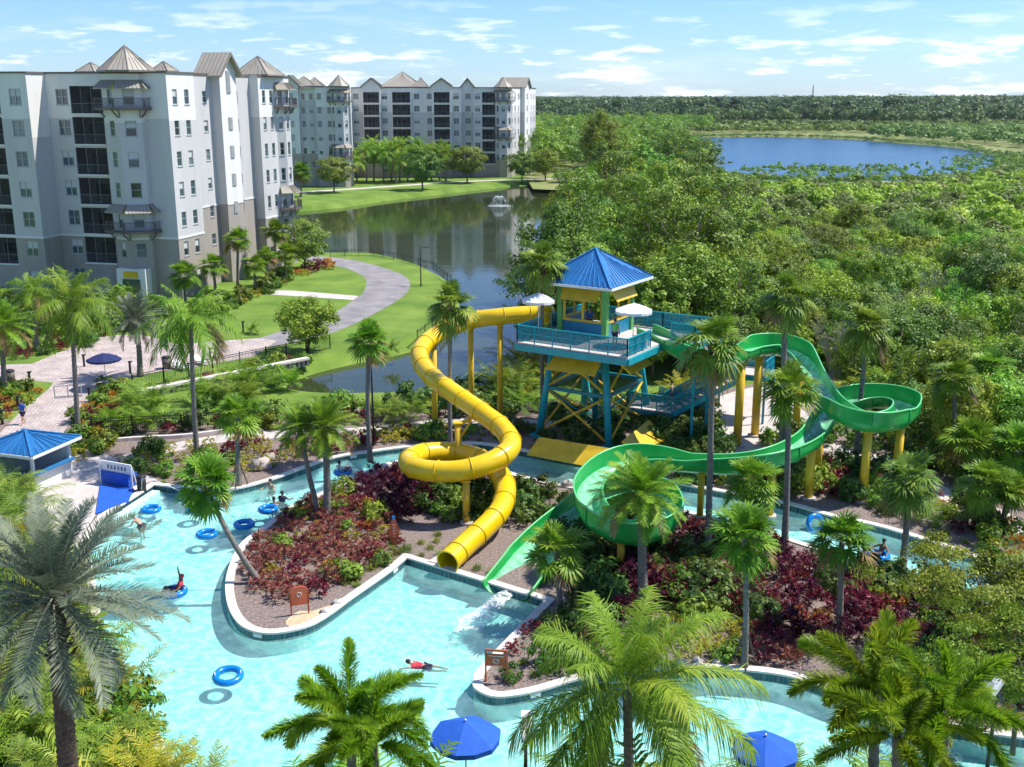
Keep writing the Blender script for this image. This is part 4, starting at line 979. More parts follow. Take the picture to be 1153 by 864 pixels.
# hut
HX0, HX1, HY0, HY1 = 1.0, 4.3, 3.9, 7.5; HT = DZ+3.35
for (a, b) in ((HX0,HY0), (HX1,HY0), (HX1,HY1), (HX0,HY1)):
    m = MB(); m.box(T3(a,b,(DZ+HT)/2), (.34,.34,HT-DZ), trz); m.build('hut_post', M['green_p'], tw)
def hutwall(a0, b0, a1, b1, out):
    A = T3(a0,b0,0); B = T3(a1,b1,0); up = Vector((0,0,1)); o = Vector((*out,0))
    m = MB(); m.bar(A.lerp(B,.06)+up*(DZ+.47), A.lerp(B,.94)+up*(DZ+.47), .12, .92); m.build('hut_panel', M['bluepanel'], tw)
    m = MB()
    for t in (.08,.5,.92): m.bar(A.lerp(B,t)+up*(DZ+1.05), A.lerp(B,t)+up*HT, .16)
    m.bar(A.lerp(B,.05)+up*(DZ+1.0), A.lerp(B,.95)+up*(DZ+1.0), .2, .14); m.bar(A.lerp(B,.05)+up*(HT-.3), A.lerp(B,.95)+up*(HT-.3), .16, .3); m.build('hut_frame', M['yellow_p'], tw)
    m = MB(); p0 = A.lerp(B,.06)+up*(HT-.15)+o*.12; p1 = A.lerp(B,.94)+up*(HT-.15)+o*.12; q0 = A.lerp(B,.1)+up*(HT-.95)+o*.62; q1 = A.lerp(B,.9)+up*(HT-.95)+o*.62; t_ = o*.05
    m.add([p0,p1,q1,q0,p0+t_,p1+t_,q1+t_,q0+t_], [(0,3,2,1),(4,5,6,7),(0,1,5,4),(1,2,6,5),(2,3,7,6),(3,0,4,7)]); m.build('hut_awning', M['yellow_p'], tw)
hutwall(HX0,HY0,HX1,HY0, -e2); hutwall(HX1,HY0,HX1,HY1, e1); hutwall(HX0,HY1,HX0,HY0, -e1)
m = MB(); m.bar(T3(HX0,HY1,HT-.2), T3(HX1,HY1,HT-.2), .2, .3); m.build('hut_beam', M['yellow_p'], tw)
# roof
ra0, ra1, rb0, rb1 = -.3, 5.2, 2.9, 8.9; RZ = HT+.12; AP = T3((ra0+ra1)/2, (rb0+rb1)/2, RZ+2.0); rc = [T3(ra0,rb0,RZ), T3(ra1,rb0,RZ), T3(ra1,rb1,RZ), T3(ra0,rb1,RZ)]
m = MB(); m.add(rc+[AP], [(0,1,4),(1,2,4),(2,3,4),(3,0,4),(3,2,1,0)]); rf = m.build('roof', M['roofblue'], tw)
def roofribs(rc, AP, rf, step=.42, matn='roofrib'):
    m = MB()
    for i in range(4):
        a, b = rc[i], rc[(i+1)%4]; L = (b-a).length; k = int(L/step); mid = (a+b)/2
        m.bar(a+Vector((0,0,.03)), AP+Vector((0,0,.05)), .16, .07)
        for j in range(1, k):
            p = a.lerp(b, j/k); t = 1-abs(2*j/k-1); q = mid.lerp(AP, t) + (p-mid)*(1-t); m.bar(p+Vector((0,0,.025)), q+Vector((0,0,.025)), .045, .06)
    m.build('roof_seam', M[matn], rf)
    m = MB()
    for i in range(4): m.bar(rc[i]-Vector((0,0,.09)), rc[(i+1)%4]-Vector((0,0,.09)), .10, .16)
    m.build('fascia', M['white'], rf)
roofribs(rc, AP, rf)
# yellow sloped canopies on the legs and skirts over the river
def canopy(name, top0, top1, bot1, bot0, mt='yellow_p', ribs=4):
    m = MB(); n_ = (bot0-top0).cross(top1-top0).normalized()*.07; q = [top0, top1, bot1, bot0]
    m.add(q+[v+n_ for v in q], [(0,1,2,3),(7,6,5,4),(0,4,5,1),(1,5,6,2),(2,6,7,3),(3,7,4,0)]); o = m.build(name, M[mt], tw)
    r = MB()
    for i in range(ribs+1): t = i/ribs; r.bar(top0.lerp(top1,t), bot0.lerp(bot1,t), .09, .09)
    r.build('canopy_rib', M['yellow_f'], o)
canopy('canopy', T3(2.5,1.1,6.35), T3(5.6,1.2,6.35), T3(5.6,0.1,5.4), T3(2.2,0.0,5.4))
canopy('canopy', T3(6.3,1.4,6.35), T3(6.1,4.6,6.35), T3(7.3,4.7,5.45), T3(7.4,1.6,5.45))
canopy('canopy', T3(2.4,-.9,1.2), T3(7.2,-.5,1.2), T3(7.3,-1.6,.2), T3(2.0,-1.8,.2))
canopy('canopy', T3(7.3,.8,1.35), T3(6.7,5.7,1.35), T3(8.0,5.9,.3), T3(8.7,.8,.3))
# stairs
def flight(p0, p1, w, side):
    """p0 top, p1 bottom"""
    p0 = Vector(p0); p1 = Vector(p1); h = Vector((p1.x-p0.x, p1.y-p0.y, 0)); run = h.length; hd = h.normalized(); s = Vector((-hd.y, hd.x, 0)); k = max(3, int((p0.z-p1.z)/.175))
    m = MB(); rz = math.atan2(hd.y, hd.x)
    for i in range(k): t = (i+.5)/k; c = p0.lerp(p1, t); m.box((c.x, c.y, p0.z-(i+1)*(p0.z-p1.z)/k), (run/k+.03, w, .06), rz)
    m.build('stair_treads', M['concrete'], tw)
    m = MB()
    for sg in (-1, 1): m.bar(p0+s*sg*w/2-Vector((0,0,.15)), p1+s*sg*w/2-Vector((0,0,.15)), .08, .36)
    m.build('stringer', M['teal'], tw)
    for sg in (-1, 1): rail(tw, [p0+s*sg*w/2, p1+s*sg*w/2], 1.0, 'teal', 1.3, (.35,.7), True, .04)
def landing(c, w, d, rz, legs_=True, rails=()):
    m = MB(); c = Vector(c); m.box(c-Vector((0,0,.05)), (w, d, .1), rz); m.build('landing', M['concrete'], tw)
    R = Matrix.Rotation(rz, 3, 'Z'); cs = [c+R@Vector((sx*w/2, sy*d/2, 0)) for sx, sy in ((-1,-1),(1,-1),(1,1),(-1,1))]
    m = MB()
    for i in range(4): m.bar(cs[i]-Vector((0,0,.24)), cs[(i+1)%4]-Vector((0,0,.24)), .1, .3)
    for q in cs: m.bar(Vector((q.x,q.y,0)), q-Vector((0,0,.1)), .14)
    m.build('landing_frame', M['teal2'], tw)
    for i in rails: rail(tw, [cs[i], cs[(i+1)%4]], 1.05)
    return cs
sp = MB(); sp.prism([T2(DW+.01,5.9), T2(DW+1.8,5.9), T2(DW+1.8,DD), T2(DW+.01,DD)], DZ-.10, DZ-.003); sp.build('deck_floor', M['concrete'], tw)
sp = MB(); sp.bar(T3(DW+.12,5.95,DZ-.3), T3(DW+1.8,5.95,DZ-.3), .2, .39); sp.bar(T3(DW+1.8,5.9,DZ-.3), T3(DW+1.8,DD,DZ-.3), .2, .38); sp.bar(T3(DW+1.7,6.1,0), T3(DW+1.7,6.1,DZ-.4), .16); sp.bar(T3(DW+1.7,DD-.3,0), T3(DW+1.7,DD-.3,DZ-.4), .16); sp.build('deck_beam', M['teal'], tw)
rail(tw, [T3(DW+.1,5.95,DZ), T3(DW+1.75,5.95,DZ), T3(DW+1.75,6.9,DZ)]); rail(tw, [T3(DW+1.75,DD-.05,DZ), T3(DW-1.8,DD-.05,DZ)])
sx = T2(DW+1.85, 7.75); A1 = Vector((16.0,74.6,3.4)); flight((sx.x+.1, sx.y+.1, DZ), (A1.x-1.0, A1.y-.7, 3.4), 1.5, 1)
rzA = math.atan2(A1.y-sx.y, A1.x-sx.x)
landing((16.2,73.7,3.4), 2.4, 3.9, rzA, rails=(1,2,0))
flight((15.0,71.6,3.4), (10.6,70.2,1.5), 1.4, 1)
landing((9.7,71.0,1.5), 1.9, 3.2, rzA, rails=(3,2))
flight((10.5,72.0,1.5), (13.6,73.2,.0), 1.3, 1)

# ------------------------------------------------------------------ slides
def path3(pts, k=8): return smooth_loop([Vector(p) for p in pts], k, False)
def resample(pts, step):
    out = [pts[0]]; acc = 0
    for a, b in zip(pts[:-1], pts[1:]):
        L = (b-a).length; s = step-acc
        while s <= L: out.append(a.lerp(b, s/L)); s += step
        acc = (acc+L) % step
    return out
def frames(pts):
    fr = []; n = len(pts)
    for i, p in enumerate(pts):
        t = (pts[min(i+1,n-1)]-pts[max(i-1,0)]).normalized(); s = t.cross(Vector((0,0,1))).normalized(); u = s.cross(t); fr.append((p, t, s, u))
    return fr
ys = [(612,354,7.62),(596,354,7.62),(578,355,7.6),(558,357,7.5),(530,361,7.2),(497,374,6.8),(478,388,6.4),(473,404,6.0),(486,424,5.5),(511,443,5.1),(540,463,4.6),(567,484,4.1),(575,503,3.7),(556,519,3.35),(520,530,3.0),(480,530,2.8),(460,522,2.6),(470,512,2.45),(498,509,2.3),(528,512,2.1),(556,527,1.9),(569,548,1.65),(564,573,1.3),(546,594,.95),(526,612,.72),(501,636,.42)]
yp = resample(path3([P(*q) for q in ys]), .3)
def sweep(fr, prof, name, mt, root, close=True, smooth=True):
    m = MB(); k = None; vs = []; 
    for i, (p, t, s, u) in enumerate(fr):
        pr = prof(i, len(fr)); k = len(pr)
        for (x, y) in pr: vs.append(p+s*x+u*y)
    fs = []
    for i in range(len(fr)-1):
        for j in range(k if close else k-1): fs.append((i*k+j, i*k+(j+1)%k, (i+1)*k+(j+1)%k, (i+1)*k+j))
    m.add(vs, fs, 0, smooth)
    return m.build(name, M[mt], root)
TR = .57
fr = frames(yp)
ysl = thing('tube_slide', 'closed yellow tube slide looping down from the tower to the pool', 'water slide')
outer = sweep(fr, lambda i,n: [(TR*math.cos(2*PI*j/22), TR*math.sin(2*PI*j/22)) for j in range(22)], 'tube', 'yellow_s', ysl)
sweep(fr, lambda i,n: [((TR-.04)*math.cos(-2*PI*j/22), (TR-.04)*math.sin(-2*PI*j/22)) for j in range(22)], 'tube_lining', 'yellow_f', ysl)
def flange(c, t, r, th, root, mt, w=.035):
    z = t; x = Vector((0,0,1)).cross(z).normalized(); y = z.cross(x); Mx = Matrix((x, y, z)).transposed(); m = MB(); m.torus(c, r, w, 28, 6, M=Mx); return m.build('flange', M[mt], root)
for i in range(3, len(fr)-1, 6): flange(fr[i][0], fr[i][1], TR+.015, 0, ysl, 'yellow_f')
flange(fr[-1][0], fr[-1][1], TR, 0, ysl, 'yellow_s', .05)
m = MB(); p, t, s, u = fr[0]; m.ball(p-t*.1+Vector((0,0,.05)), .74, (1,1,1), 14, 9); m.build('start_hood', M['yellow_s'], ysl)
def post(x, y, z, r, root, mt='yellow_p', arm=None):
    m = MB(); m.cyl((x,y,.12), (x,y,z), r, r, 14); o = m.build('support_post', M[mt], root)
    b = MB(); b.cyl((x,y,0), (x,y,.16), r*1.7, r*1.7, 14); b.build('footing', M['concrete'], o)
    b = MB(); b.box((x,y,z+.04), (r*2.6,r*2.6,.08)); b.build('cap_plate', M[mt], o)
    if arm is not None:
        a = MB(); a.bar((x,y,z-.05), arm, .16, .18); a.bar((x,y,z-1.0), Vector(arm)-Vector((0,0,.12)), .10, .10); a.build('bracket_arm', M[mt], o)
    return o
def near_path(fr, px, py, D=None):
    return None
def under(fr, x, y):
    b = min(fr, key=lambda f: (f[0].x-x)**2+(f[0].y-y)**2); return b[0]
for (i, off) in ((8, 0.0), (22, .0), (34, 0), ):
    pass
def post_at(fr, i, r, root, side=0.0, mt='yellow_p', drop=TR+.05):
    p, t, s, u = fr[i]; q = p+s*side; z = p.z-drop
    if abs(side) < .2: return post(q.x, q.y, z, r, root, mt)
    return post(q.x, q.y, z-.1, r, root, mt, arm=Vector((p.x+s.x*side*.25, p.y+s.y*side*.25, z-.02)))
def idx_px(fr, px, py):
    best = None
    for i, f in enumerate(fr):
        q = f[0]; c = Vector((q.x, q.y*CP-(q.z-CAM_H)*SP, 0)); d = q.y*CP-(q.z-CAM_H)*SP
        X = 576.5+FPX*q.x/d; Y = 432-FPX*(q.y*SP+(q.z-CAM_H)*CP)/d
        e = (X-px)**2+(Y-py)**2
        if best is None or e < best[0]: best = (e, i)
    return best[1]
for (px, py, sd) in ((563,357,0),(528,361,0),(489,380,0),(536,460,1.2),(524,529,0)): post_at(fr, idx_px(fr, px, py), .2, ysl, sd)
m = MB(); a = fr[-1][0]; b = fr[-14][0]
slab_ = [fr[-2][0].to_2d()+fr[-2][2].to_2d()*.75, fr[-2][0].to_2d()+fr[-2][2].to_2d()*1.3, fr[-16][0].to_2d()+fr[-16][2].to_2d()*1.2, fr[-16][0].to_2d()+fr[-16][2].to_2d()*.7]
if area2(slab_) < 0: slab_ = slab_[::-1]
m.prism(slab_, .0, .12); m.build('run_out_kerb', M['concrete'], ysl)
# green open slide
gs = [(726,372,7.15),(745,380,7.0),(770,394,6.75),(800,404,6.5),(828,400,6.3),(850,392,6.15),(878,390,6.0),(902,401,5.8),(917,424,5.5),(933,450,5.15),(958,468,4.9),(988,474,4.75),(1014,468,4.65),(1020,456,4.55),(1000,449,4.45),(970,449,4.35),(944,457,4.2),(928,472,4.0),(914,492,3.75),(890,507,3.55),(858,517,3.4),(820,521,3.25),(780,520,3.15),(740,517,3.05),(706,520,2.95),(678,532,2.8),(662,553,2.6),(672,580,2.4),(702,597,2.25),(734,594,2.1),(752,576,1.95),(740,558,1.8),(708,553,1.6),(672,562,1.35),(640,581,1.05),(615,606,.75),(594,634,.45),(575,657,.22),(566,667,.08)]
gp_ = resample(path3([P(*q) for q in gs]), .3); gfr = frames(gp_); n = len(gfr)
gsl = thing('open_flume_slide', 'open green trough slide with two wide turns curling down to the pool', 'water slide')
GR = .68
curv = []
for i in range(n):
    a = gfr[max(0,i-3)][1]; b = gfr[min(n-1,i+3)][1]; curv.append(a.cross(b).z/ max(.3, (gfr[min(n-1,i+3)][0]-gfr[max(0,i-3)][0]).length))
cs_ = [sum(curv[max(0,i-6):i+7])/len(curv[max(0,i-6):i+7]) for i in range(n)]
def gprof(i, n, inner=False):
    k = cs_[i]; hi = min(1.0, abs(k)*3.2); fl_ = max(0, min(1, (i-(n-26))/14)); r = GR*(1+.12*hi)*(1+.8*fl_); left_out = k < 0   # turning right -> outer wall on the left (-s)
    ext = .45*hi; e_end = max(0, 1-(n-1-i)/10)
    out = []; wl = .22+ext*(1 if left_out else .0); wr = .22+ext*(1 if not left_out else .0)
    if e_end: wl *= 1-e_end*.7; wr *= 1-e_end*.7
    rr = r-(.05 if inner else 0)
    out.append((-rr*1.0-(0), wl)); 
    for j in range(15):
        a = PI+PI*j/14; out.append((rr*math.cos(a), rr*(.86-.36*fl_)*math.sin(a)))
    out.append((rr, wr)); return out
sweep(gfr, lambda i,n: gprof(i,n)[::-1], 'trough', 'green_s', gsl, close=False)
sweep(gfr, lambda i,n: gprof(i,n,True), 'trough_lining', 'green_s', gsl, close=False)
for side in (0, -1):
    m = MB(); m.tube([p+s*(gprof(i,n)[side][0])+u*gprof(i,n)[side][1] for i,(p,t,s,u) in enumerate(gfr)], .055, 6); m.build('rim', M['green_r'], gsl)
for i in range(4, n-2, 7):
    m = MB(); p, t, s, u = gfr[i]; pr = gprof(i, n); m.tube([p+s*x*1.035+u*(y*1.035 if y < 0 else y) for x, y in pr], .035, 6); m.build('flange', M['green_s'], gsl)
def film():
    m = bpy.data.materials.new('slide_water'); m.use_nodes = True; nt = m.node_tree; b = nt.nodes['Principled BSDF']; t = N(nt,'ShaderNodeTexCoord')
    b.inputs['Base Color'].default_value = (.42,.86,.60,1); b.inputs['Roughness'].default_value = .12
    no = N(nt, 'ShaderNodeTexNoise', inp={'Scale': 2.2, 'Detail': 6}); nt.links.new(t.outputs['Object'], no.inputs[0])
    mr = N(nt, 'ShaderNodeMapRange', inp={'From Min': .35, 'From Max': .7, 'To Min': .3, 'To Max': .75}); nt.links.new(no.outputs[0], mr.inputs[0])
    tr = N(nt, 'ShaderNodeBsdfTransparent'); mxs = N(nt, 'ShaderNodeMixShader'); nt.links.new(mr.outputs[0], mxs.inputs[0]); nt.links.new(tr.outputs[0], mxs.inputs[1]); nt.links.new(b.outputs[0], mxs.inputs[2]); nt.links.new(mxs.outputs[0], nt.nodes['Material Output'].inputs[0]); return m
M['film'] = film(); fq = lambda i: max(0, min(1, (i-(n-26))/14))
sweep(gfr, lambda i,n: [((GR*(1+.8*fq(i))-.08)*math.cos(a), (GR*(1+.8*fq(i))-.08)*(.86-.36*fq(i))*math.sin(a)) for a in [PI*1.1+PI*.8*j/8 for j in range(9)]], 'water_film', 'film', gsl, close=False)
GD = GR*.86+.08
for (px, py, r, sd) in ((835,398,.27,.0),(857,391,.27,.0),(905,402,.24,.1),(979,474,.24,0),(1016,466,.24,0),(917,492,.24,.0),(930,468,.22,.3),(871,513,.22,0),(788,520,.18,0),(700,597,.18,0)):
    post_at(gfr, idx_px(gfr, px, py), r, gsl, sd, drop=GD)
# stream shooting from the chute
def foam():
    m = bpy.data.materials.new('white_water'); m.use_nodes = True; nt = m.node_tree; b = nt.nodes['Principled BSDF']; b.inputs['Base Color'].default_value = (.9,.95,.95,1); b.inputs['Roughness'].default_value = .5; b.inputs['Subsurface Weight'].default_value = .6; b.inputs['Subsurface Radius'].default_value = (.4,.4,.4)
    t = N(nt,'ShaderNodeTexCoord'); no = N(nt, 'ShaderNodeTexNoise', inp={'Scale': 5, 'Detail': 6, 'Roughness': .7}); nt.links.new(t.outputs['Object'], no.inputs[0])
    mr = N(nt, 'ShaderNodeMapRange', inp={'From Min': .42, 'From Max': .66, 'To Min': 0, 'To Max': .85}); nt.links.new(no.outputs[0], mr.inputs[0])
    tr = N(nt, 'ShaderNodeBsdfTransparent'); mxs = N(nt, 'ShaderNodeMixShader'); nt.links.new(mr.outputs[0], mxs.inputs[0]); nt.links.new(tr.outputs[0], mxs.inputs[1]); nt.links.new(b.outputs[0], mxs.inputs[2]); nt.links.new(mxs.outputs[0], nt.nodes['Material Output'].inputs[0]); return m
M['foam'] = foam()
p, t, s, u = gfr[-1]; hd = Vector((t.x, t.y, 0)).normalized(); sd = Vector((s.x, s.y, 0)).normalized()
m = MB(); rg = random.Random(3); nx, ny = 16, 34; vs = []; fs = []
for layer in (0, 1):
    o_ = len(vs)
    for i in range(ny+1):
        tt = i/ny; w = .30+.22*tt; c = p+hd*(-.3+2.9*tt)
        for j in range(nx+1):
            q = 2*j/nx-1; edge = 1-q*q; z = p.z-.28-.15*tt+(.10+.30*math.sin(min(1,tt*1.2)*PI))*edge*(1 if layer else .4)+rg.uniform(-.05,.05)*(tt+.3)
            v = c+sd*w*q*(1+.1*rg.uniform(-1,1)*tt); vs.append(Vector((v.x, v.y, max(WZ+.03+.03*rg.random()+.03*layer, z))))
    for i in range(ny):
        for j in range(nx): k = o_+i*(nx+1)+j; fs.append((k, k+1, k+nx+2, k+nx+1))
m.add(vs, fs, 0, True)
tag(m.build('water_jet', M['foam']), 'white jet of water shooting out of the green slide into the pool', 'water jet', kind='stuff')
fo = [p.to_2d()+hd.to_2d()*(2.7+(1.1+.3*math.sin(3*a))*math.cos(a))+sd.to_2d()*(.7+.2*math.sin(5*a))*math.sin(a) for a in [2*PI*i/40 for i in range(40)]]
if area2(fo) < 0: fo = fo[::-1]
o = sheet('splash_foam', fo, WZ+.012, M['foam'], kind='stuff'); tag(o, 'lacy white foam on the pool surface where the green slide jet lands', 'foam')
# ------------------------------------------------------------------ people
def skinned(name, verts, edges, radii, mt, root=None, lvl=1):
    me = bpy.data.meshes.new(name); me.from_pydata([tuple(v) for v in verts], edges, []); me.materials.append(M[mt])
    o = link(name, me, root); sk = o.modifiers.new('skin', 'SKIN'); sk.use_smooth_shade = True
    for i, r in enumerate(radii): d = me.skin_vertices[0].data[i]; d.radius = (r if isinstance(r, tuple) else (r, r)); d.use_root = (i == 0)
    sb = o.modifiers.new('sub', 'SUBSURF'); sb.levels = lvl; sb.render_levels = lvl
    return o
SK = [('pelvis','chest'),('chest','neck'),('neck','jaw'),('jaw','crown'),('chest','lsh'),('lsh','lel'),('lel','lwr'),('lwr','lha'),('chest','rsh'),('rsh','rel'),('rel','rwr'),('rwr','rha'),('pelvis','lhip'),('lhip','lkn'),('lkn','lan'),('lan','lto'),('pelvis','rhip'),('rhip','rkn'),('rkn','ran'),('ran','rto'),('lha','lf1'),('lha','lf2'),('lha','lf3'),('lwr','lth'),('rha','rf1'),('rha','rf2'),('rha','rf3'),('rwr','rth')]
RAD = dict(pelvis=(.15,.11),chest=(.16,.11),neck=.055,jaw=.075,crown=.085,lsh=.07,lel=.045,lwr=.03,lha=.033,rsh=.07,rel=.045,rwr=.03,rha=.033,lhip=.09,lkn=.06,lan=.04,lto=.035,rhip=.09,rkn=.06,ran=.04,rto=.035,lf1=.012,lf2=.012,lf3=.012,lth=.013,rf1=.012,rf2=.012,rf3=.012,rth=.013)
STAND = dict(pelvis=(0,0,.92),chest=(0,0,1.28),neck=(0,0,1.48),jaw=(0,.02,1.56),crown=(0,.01,1.66),lsh=(-.18,0,1.40),lel=(-.25,-.02,1.13),lwr=(-.24,.08,.90),lha=(-.24,.11,.82),rsh=(.18,0,1.40),rel=(.25,-.02,1.13),rwr=(.24,.08,.90),rha=(.24,.11,.82),lhip=(-.09,0,.86),lkn=(-.10,.03,.48),lan=(-.10,-.02,.09),lto=(-.11,.13,.04),rhip=(.09,0,.86),rkn=(.10,.03,.48),ran=(.10,-.02,.09),rto=(.11,.13,.04))
def person(label, loc, rz, pose=None, skin='skin', shirt=None, shorts='shorts', hair='hair', scale=1.0, tilt=0.0, hat=None):
    J = {k: Vector(v) for k, v in STAND.items()}
    for k, v in (pose or {}).items(): J[k] = Vector(v)
    for sd in 'lr':
        h = J[sd+'ha']; w = J[sd+'wr']; d = (h-w).normalized(); pp_ = d.cross(Vector((0,1,.01))).normalized()
        for i, (nm, o) in enumerate(((sd+'f1',-.025),(sd+'f2',0),(sd+'f3',.025))): J[nm] = h+d*.085+pp_*o
        J[sd+'th'] = w+d*.05+pp_*.055
    names = list(J); ix = {k: i for i, k in enumerate(names)}
    root = thing('person', label, 'person', loc, rz); root.scale = (scale,)*3; root.rotation_euler = (tilt, 0, rz)
    skinned('body', [J[k] for k in names], [(ix[a], ix[b]) for a, b in SK], [RAD[k] for k in names], skin, root, 2)
    hd_ = J['crown']; hm = MB(); up = (J['crown']-J['jaw']).normalized(); hm.ball(hd_+up*.035-Vector((0,.02,0)), .105, (1,1.08,.95), 12, 8)
    hm.build('hair' if not hat else 'hat', M[hat or hair], root)
    fm_ = MB(); fw = Vector((0,1,0)); fw = (fw-up*fw.dot(up)).normalized(); sdv = up.cross(fw); c = J['jaw'].lerp(J['crown'], .55)
    for sg in (-1,1): fm_.ball(c+fw*.082+sdv*sg*.03, .012, (1,1,1), 6, 4)
    fm_.build('eyes', M['hair'], root); nm_ = MB(); nm_.ball(c+fw*.095-up*.03, .016, (1,1.2,1.5), 6, 4); nm_.build('nose', M[skin], root)
    def cloth(nm, ks, es, grow, mt):
        q = {k: i for i, k in enumerate(ks)}
        skinned(nm, [J[k] if not isinstance(k, tuple) else J[k[0]].lerp(J[k[1]], k[2]) for k in ks], [(q[a], q[b]) for a, b in es], [tuple(x+grow for x in RAD[k]) if isinstance(RAD.get(k), tuple) else (RAD[k if not isinstance(k, tuple) else k[0]]+grow) for k in ks], mt, root, 1)
    if shirt:
        la, ra = ('lsh','lel',.6), ('rsh','rel',.6); cloth('shirt', ['chest','pelvis','lsh','rsh',la,ra], [('chest','pelvis'),('chest','lsh'),('chest','rsh'),('lsh',la),('rsh',ra)], .022, shirt)
    if shorts:
        ll_, rl_ = ('lhip','lkn',.75), ('rhip','rkn',.75); cloth('shorts', ['pelvis','lhip','rhip',ll_,rl_], [('pelvis','lhip'),('pelvis','rhip'),('lhip',ll_),('rhip',rl_)], .022, shorts)
    return root
def at(px, py, z=0): return P(px, py, z)
WALK = dict(lkn=(-.10,.20,.50),lan=(-.10,.22,.10),lto=(-.11,.37,.07),rkn=(.10,-.02,.48),ran=(.10,-.28,.13),rto=(.11,-.16,.05),lel=(-.26,-.12,1.15),lwr=(-.27,.0,.92),lha=(-.27,.03,.84),rel=(.26,.06,1.14),rwr=(.26,.24,.98),rha=(.26,.3,.93))
person('person in a blue shirt walking on the paved walkway above the blue kiosk roof', at(27,478), 2.8, WALK, shirt='shirt_blue')
BEND = dict(pelvis=(0,0,.86),chest=(0,.28,1.08),neck=(0,.42,1.2),jaw=(0,.5,1.22),crown=(0,.58,1.27),lsh=(-.18,.36,1.14),lel=(-.34,.42,.92),lwr=(-.45,.62,.85),lha=(-.48,.7,.83),rsh=(.18,.36,1.14),rel=(.26,.36,.86),rwr=(.22,.42,.62),rha=(.21,.45,.54))
person('shirtless person bending forward in the shallow water near the entry steps', P(158,596,-.35)+Vector((.2,-.3,-.55)), 1.1, BEND, shorts='shorts')
p_ = P(690,352,DZ+1.0)
person('person in a blue shirt standing inside the tower hut', T3(2.6,5.0,DZ), 2.6, {}, shirt='shirt_blue')
person('person in a bright green shirt standing at the deck railing of the tower', T3(5.9,2.2,DZ), -.4, {}, shirt='shirt_green')
person('shirtless person in dark shorts standing on the upper tower stairs', T3(DW+2.9,8.05,DZ-.62), 2.4, {}, shorts='shorts')
person('tanned person climbing the lower tower stairs behind the teal railing', Vector((10.9,71.2,1.5)), 1.2, WALK, shorts='rust', skin='skin')
CROUCH = {k: (v[0], v[1], v[2]-.45) for k, v in STAND.items() if k not in ('lkn','rkn','lan','ran','lto','rto')}
CROUCH.update(pelvis=(0,-.12,.47), lhip=(-.09,-.12,.42), rhip=(.09,-.12,.42), lkn=(-.13,.26,.46), rkn=(.13,.26,.46), lan=(-.12,-.04,.09), ran=(.12,-.04,.09), lto=(-.13,.12,.04), rto=(.13,.12,.04), lel=(-.34,.10,.80), lwr=(-.42,.34,.78), lha=(-.43,.42,.78), rel=(.34,.10,.80), rwr=(.42,.34,.78), rha=(.43,.42,.78))
SWIM = dict(pelvis=(0,0,0),chest=(0,.36,.08),neck=(0,.55,.12),jaw=(0,.62,.15),crown=(0,.70,.20),lsh=(-.18,.46,.08),lel=(-.35,.62,.12),lwr=(-.42,.86,.10),lha=(-.43,.94,.08),rsh=(.18,.46,.08),rel=(.33,.40,-.08),rwr=(.38,.62,-.12),rha=(.38,.7,-.12),lhip=(-.09,-.06,0),lkn=(-.12,-.46,-.1),lan=(-.12,-.86,-.05),lto=(-.12,-1.0,-.08),rhip=(.09,-.06,0),rkn=(.14,-.46,-.02),ran=(.14,-.86,-.1),rto=(.14,-1.0,-.12))
person('swimmer in a red shirt stretching one arm forward in the middle of the pool', at(478,751,WZ)+Vector((0,0,.0)), 1.45, SWIM, shirt='shirt_red', scale=.95)
person('bare-shouldered swimmer leaning at the far coping of the river entrance', P(306,549,-.3)+Vector((0,-.3,-.68)), 2.9, CROUCH, shorts='shorts')
person('dark-haired swimmer standing beside the island coping next to a blue ring', P(312,573,-.3)+Vector((-.2,.2,-.68)), .6, CROUCH, skin='skin2')
person('second dark-haired swimmer just behind the first, at the island coping', P(321,567,-.3)+Vector((-.2,.3,-.68)), -.3, CROUCH, skin='skin2', shirt='shorts')
person('dark-haired swimmer in the shaded river right of the tall palm trunk', P(855,590,-.3)+Vector((0,0,-.68)), .6, CROUCH, skin='skin2', shirt='shorts')
# inner tubes
def tube_ring(label, px, py, rz=0, tiltx=0, z=None, R=.44, r=.14, mt='ringblue', group=None):
    t = thing('inner_tube', label, 'inner tube', at(px, py, WZ+.02 if z is None else z) , rz, group); t.rotation_euler = (tiltx, 0, rz)
    m = MB(); m.torus((0,0,.08), R, r, 36, 12); m.build('ring', M[mt], t)
    m = MB()
    for a in (0, PI): m.tube([Vector((math.cos(a+k*.12)*(R+.02), math.sin(a+k*.12)*(R+.02), .08+r+.045*math.sin(PI*(k+2)/4))) for k in (-2,-1,0,1,2)], .018, 5)
    m.build('handle', M['white'], t)
    m = MB(); m.torus((0,0,.08), R-.0, r+.004, 36, 3) if False else m.cyl((R,.0,.08+r), (R,.0,.08+r+.03), .02, .015, 6); m.build('valve', M['white'], t)
    return t
tube_ring('blue inner tube floating nearest the bottom of the pool, left of the swimmer in red', 257,763, .2, .12, R=.48)
tube_ring('empty blue inner tube in front of the leaning palm crown, near the pool middle', 233,603, .5)
tube_ring('empty blue inner tube between the leaning palm and the river entrance', 275,592, 1.0)
tube_ring('blue inner tube beside the bending person near the entry steps', 170,575, .3)
tube_ring('blue inner tube half hidden behind the leaning palm crown', 222,575, 1.3)
tube_ring('blue inner tube touching the island coping beside the dark-haired swimmers', 302,575, .7)
tube_ring('blue inner tube carrying a person with a red cap in the left of the pool', 197,668, .1, R=.46)
tube_ring('blue inner tube carrying a person in white in the shaded river', 386,533, .4)
tube_ring('blue inner tube tipped on its edge in the river right of the tall palm trunk', 917,590, .4, 1.2, z=WZ+.25)
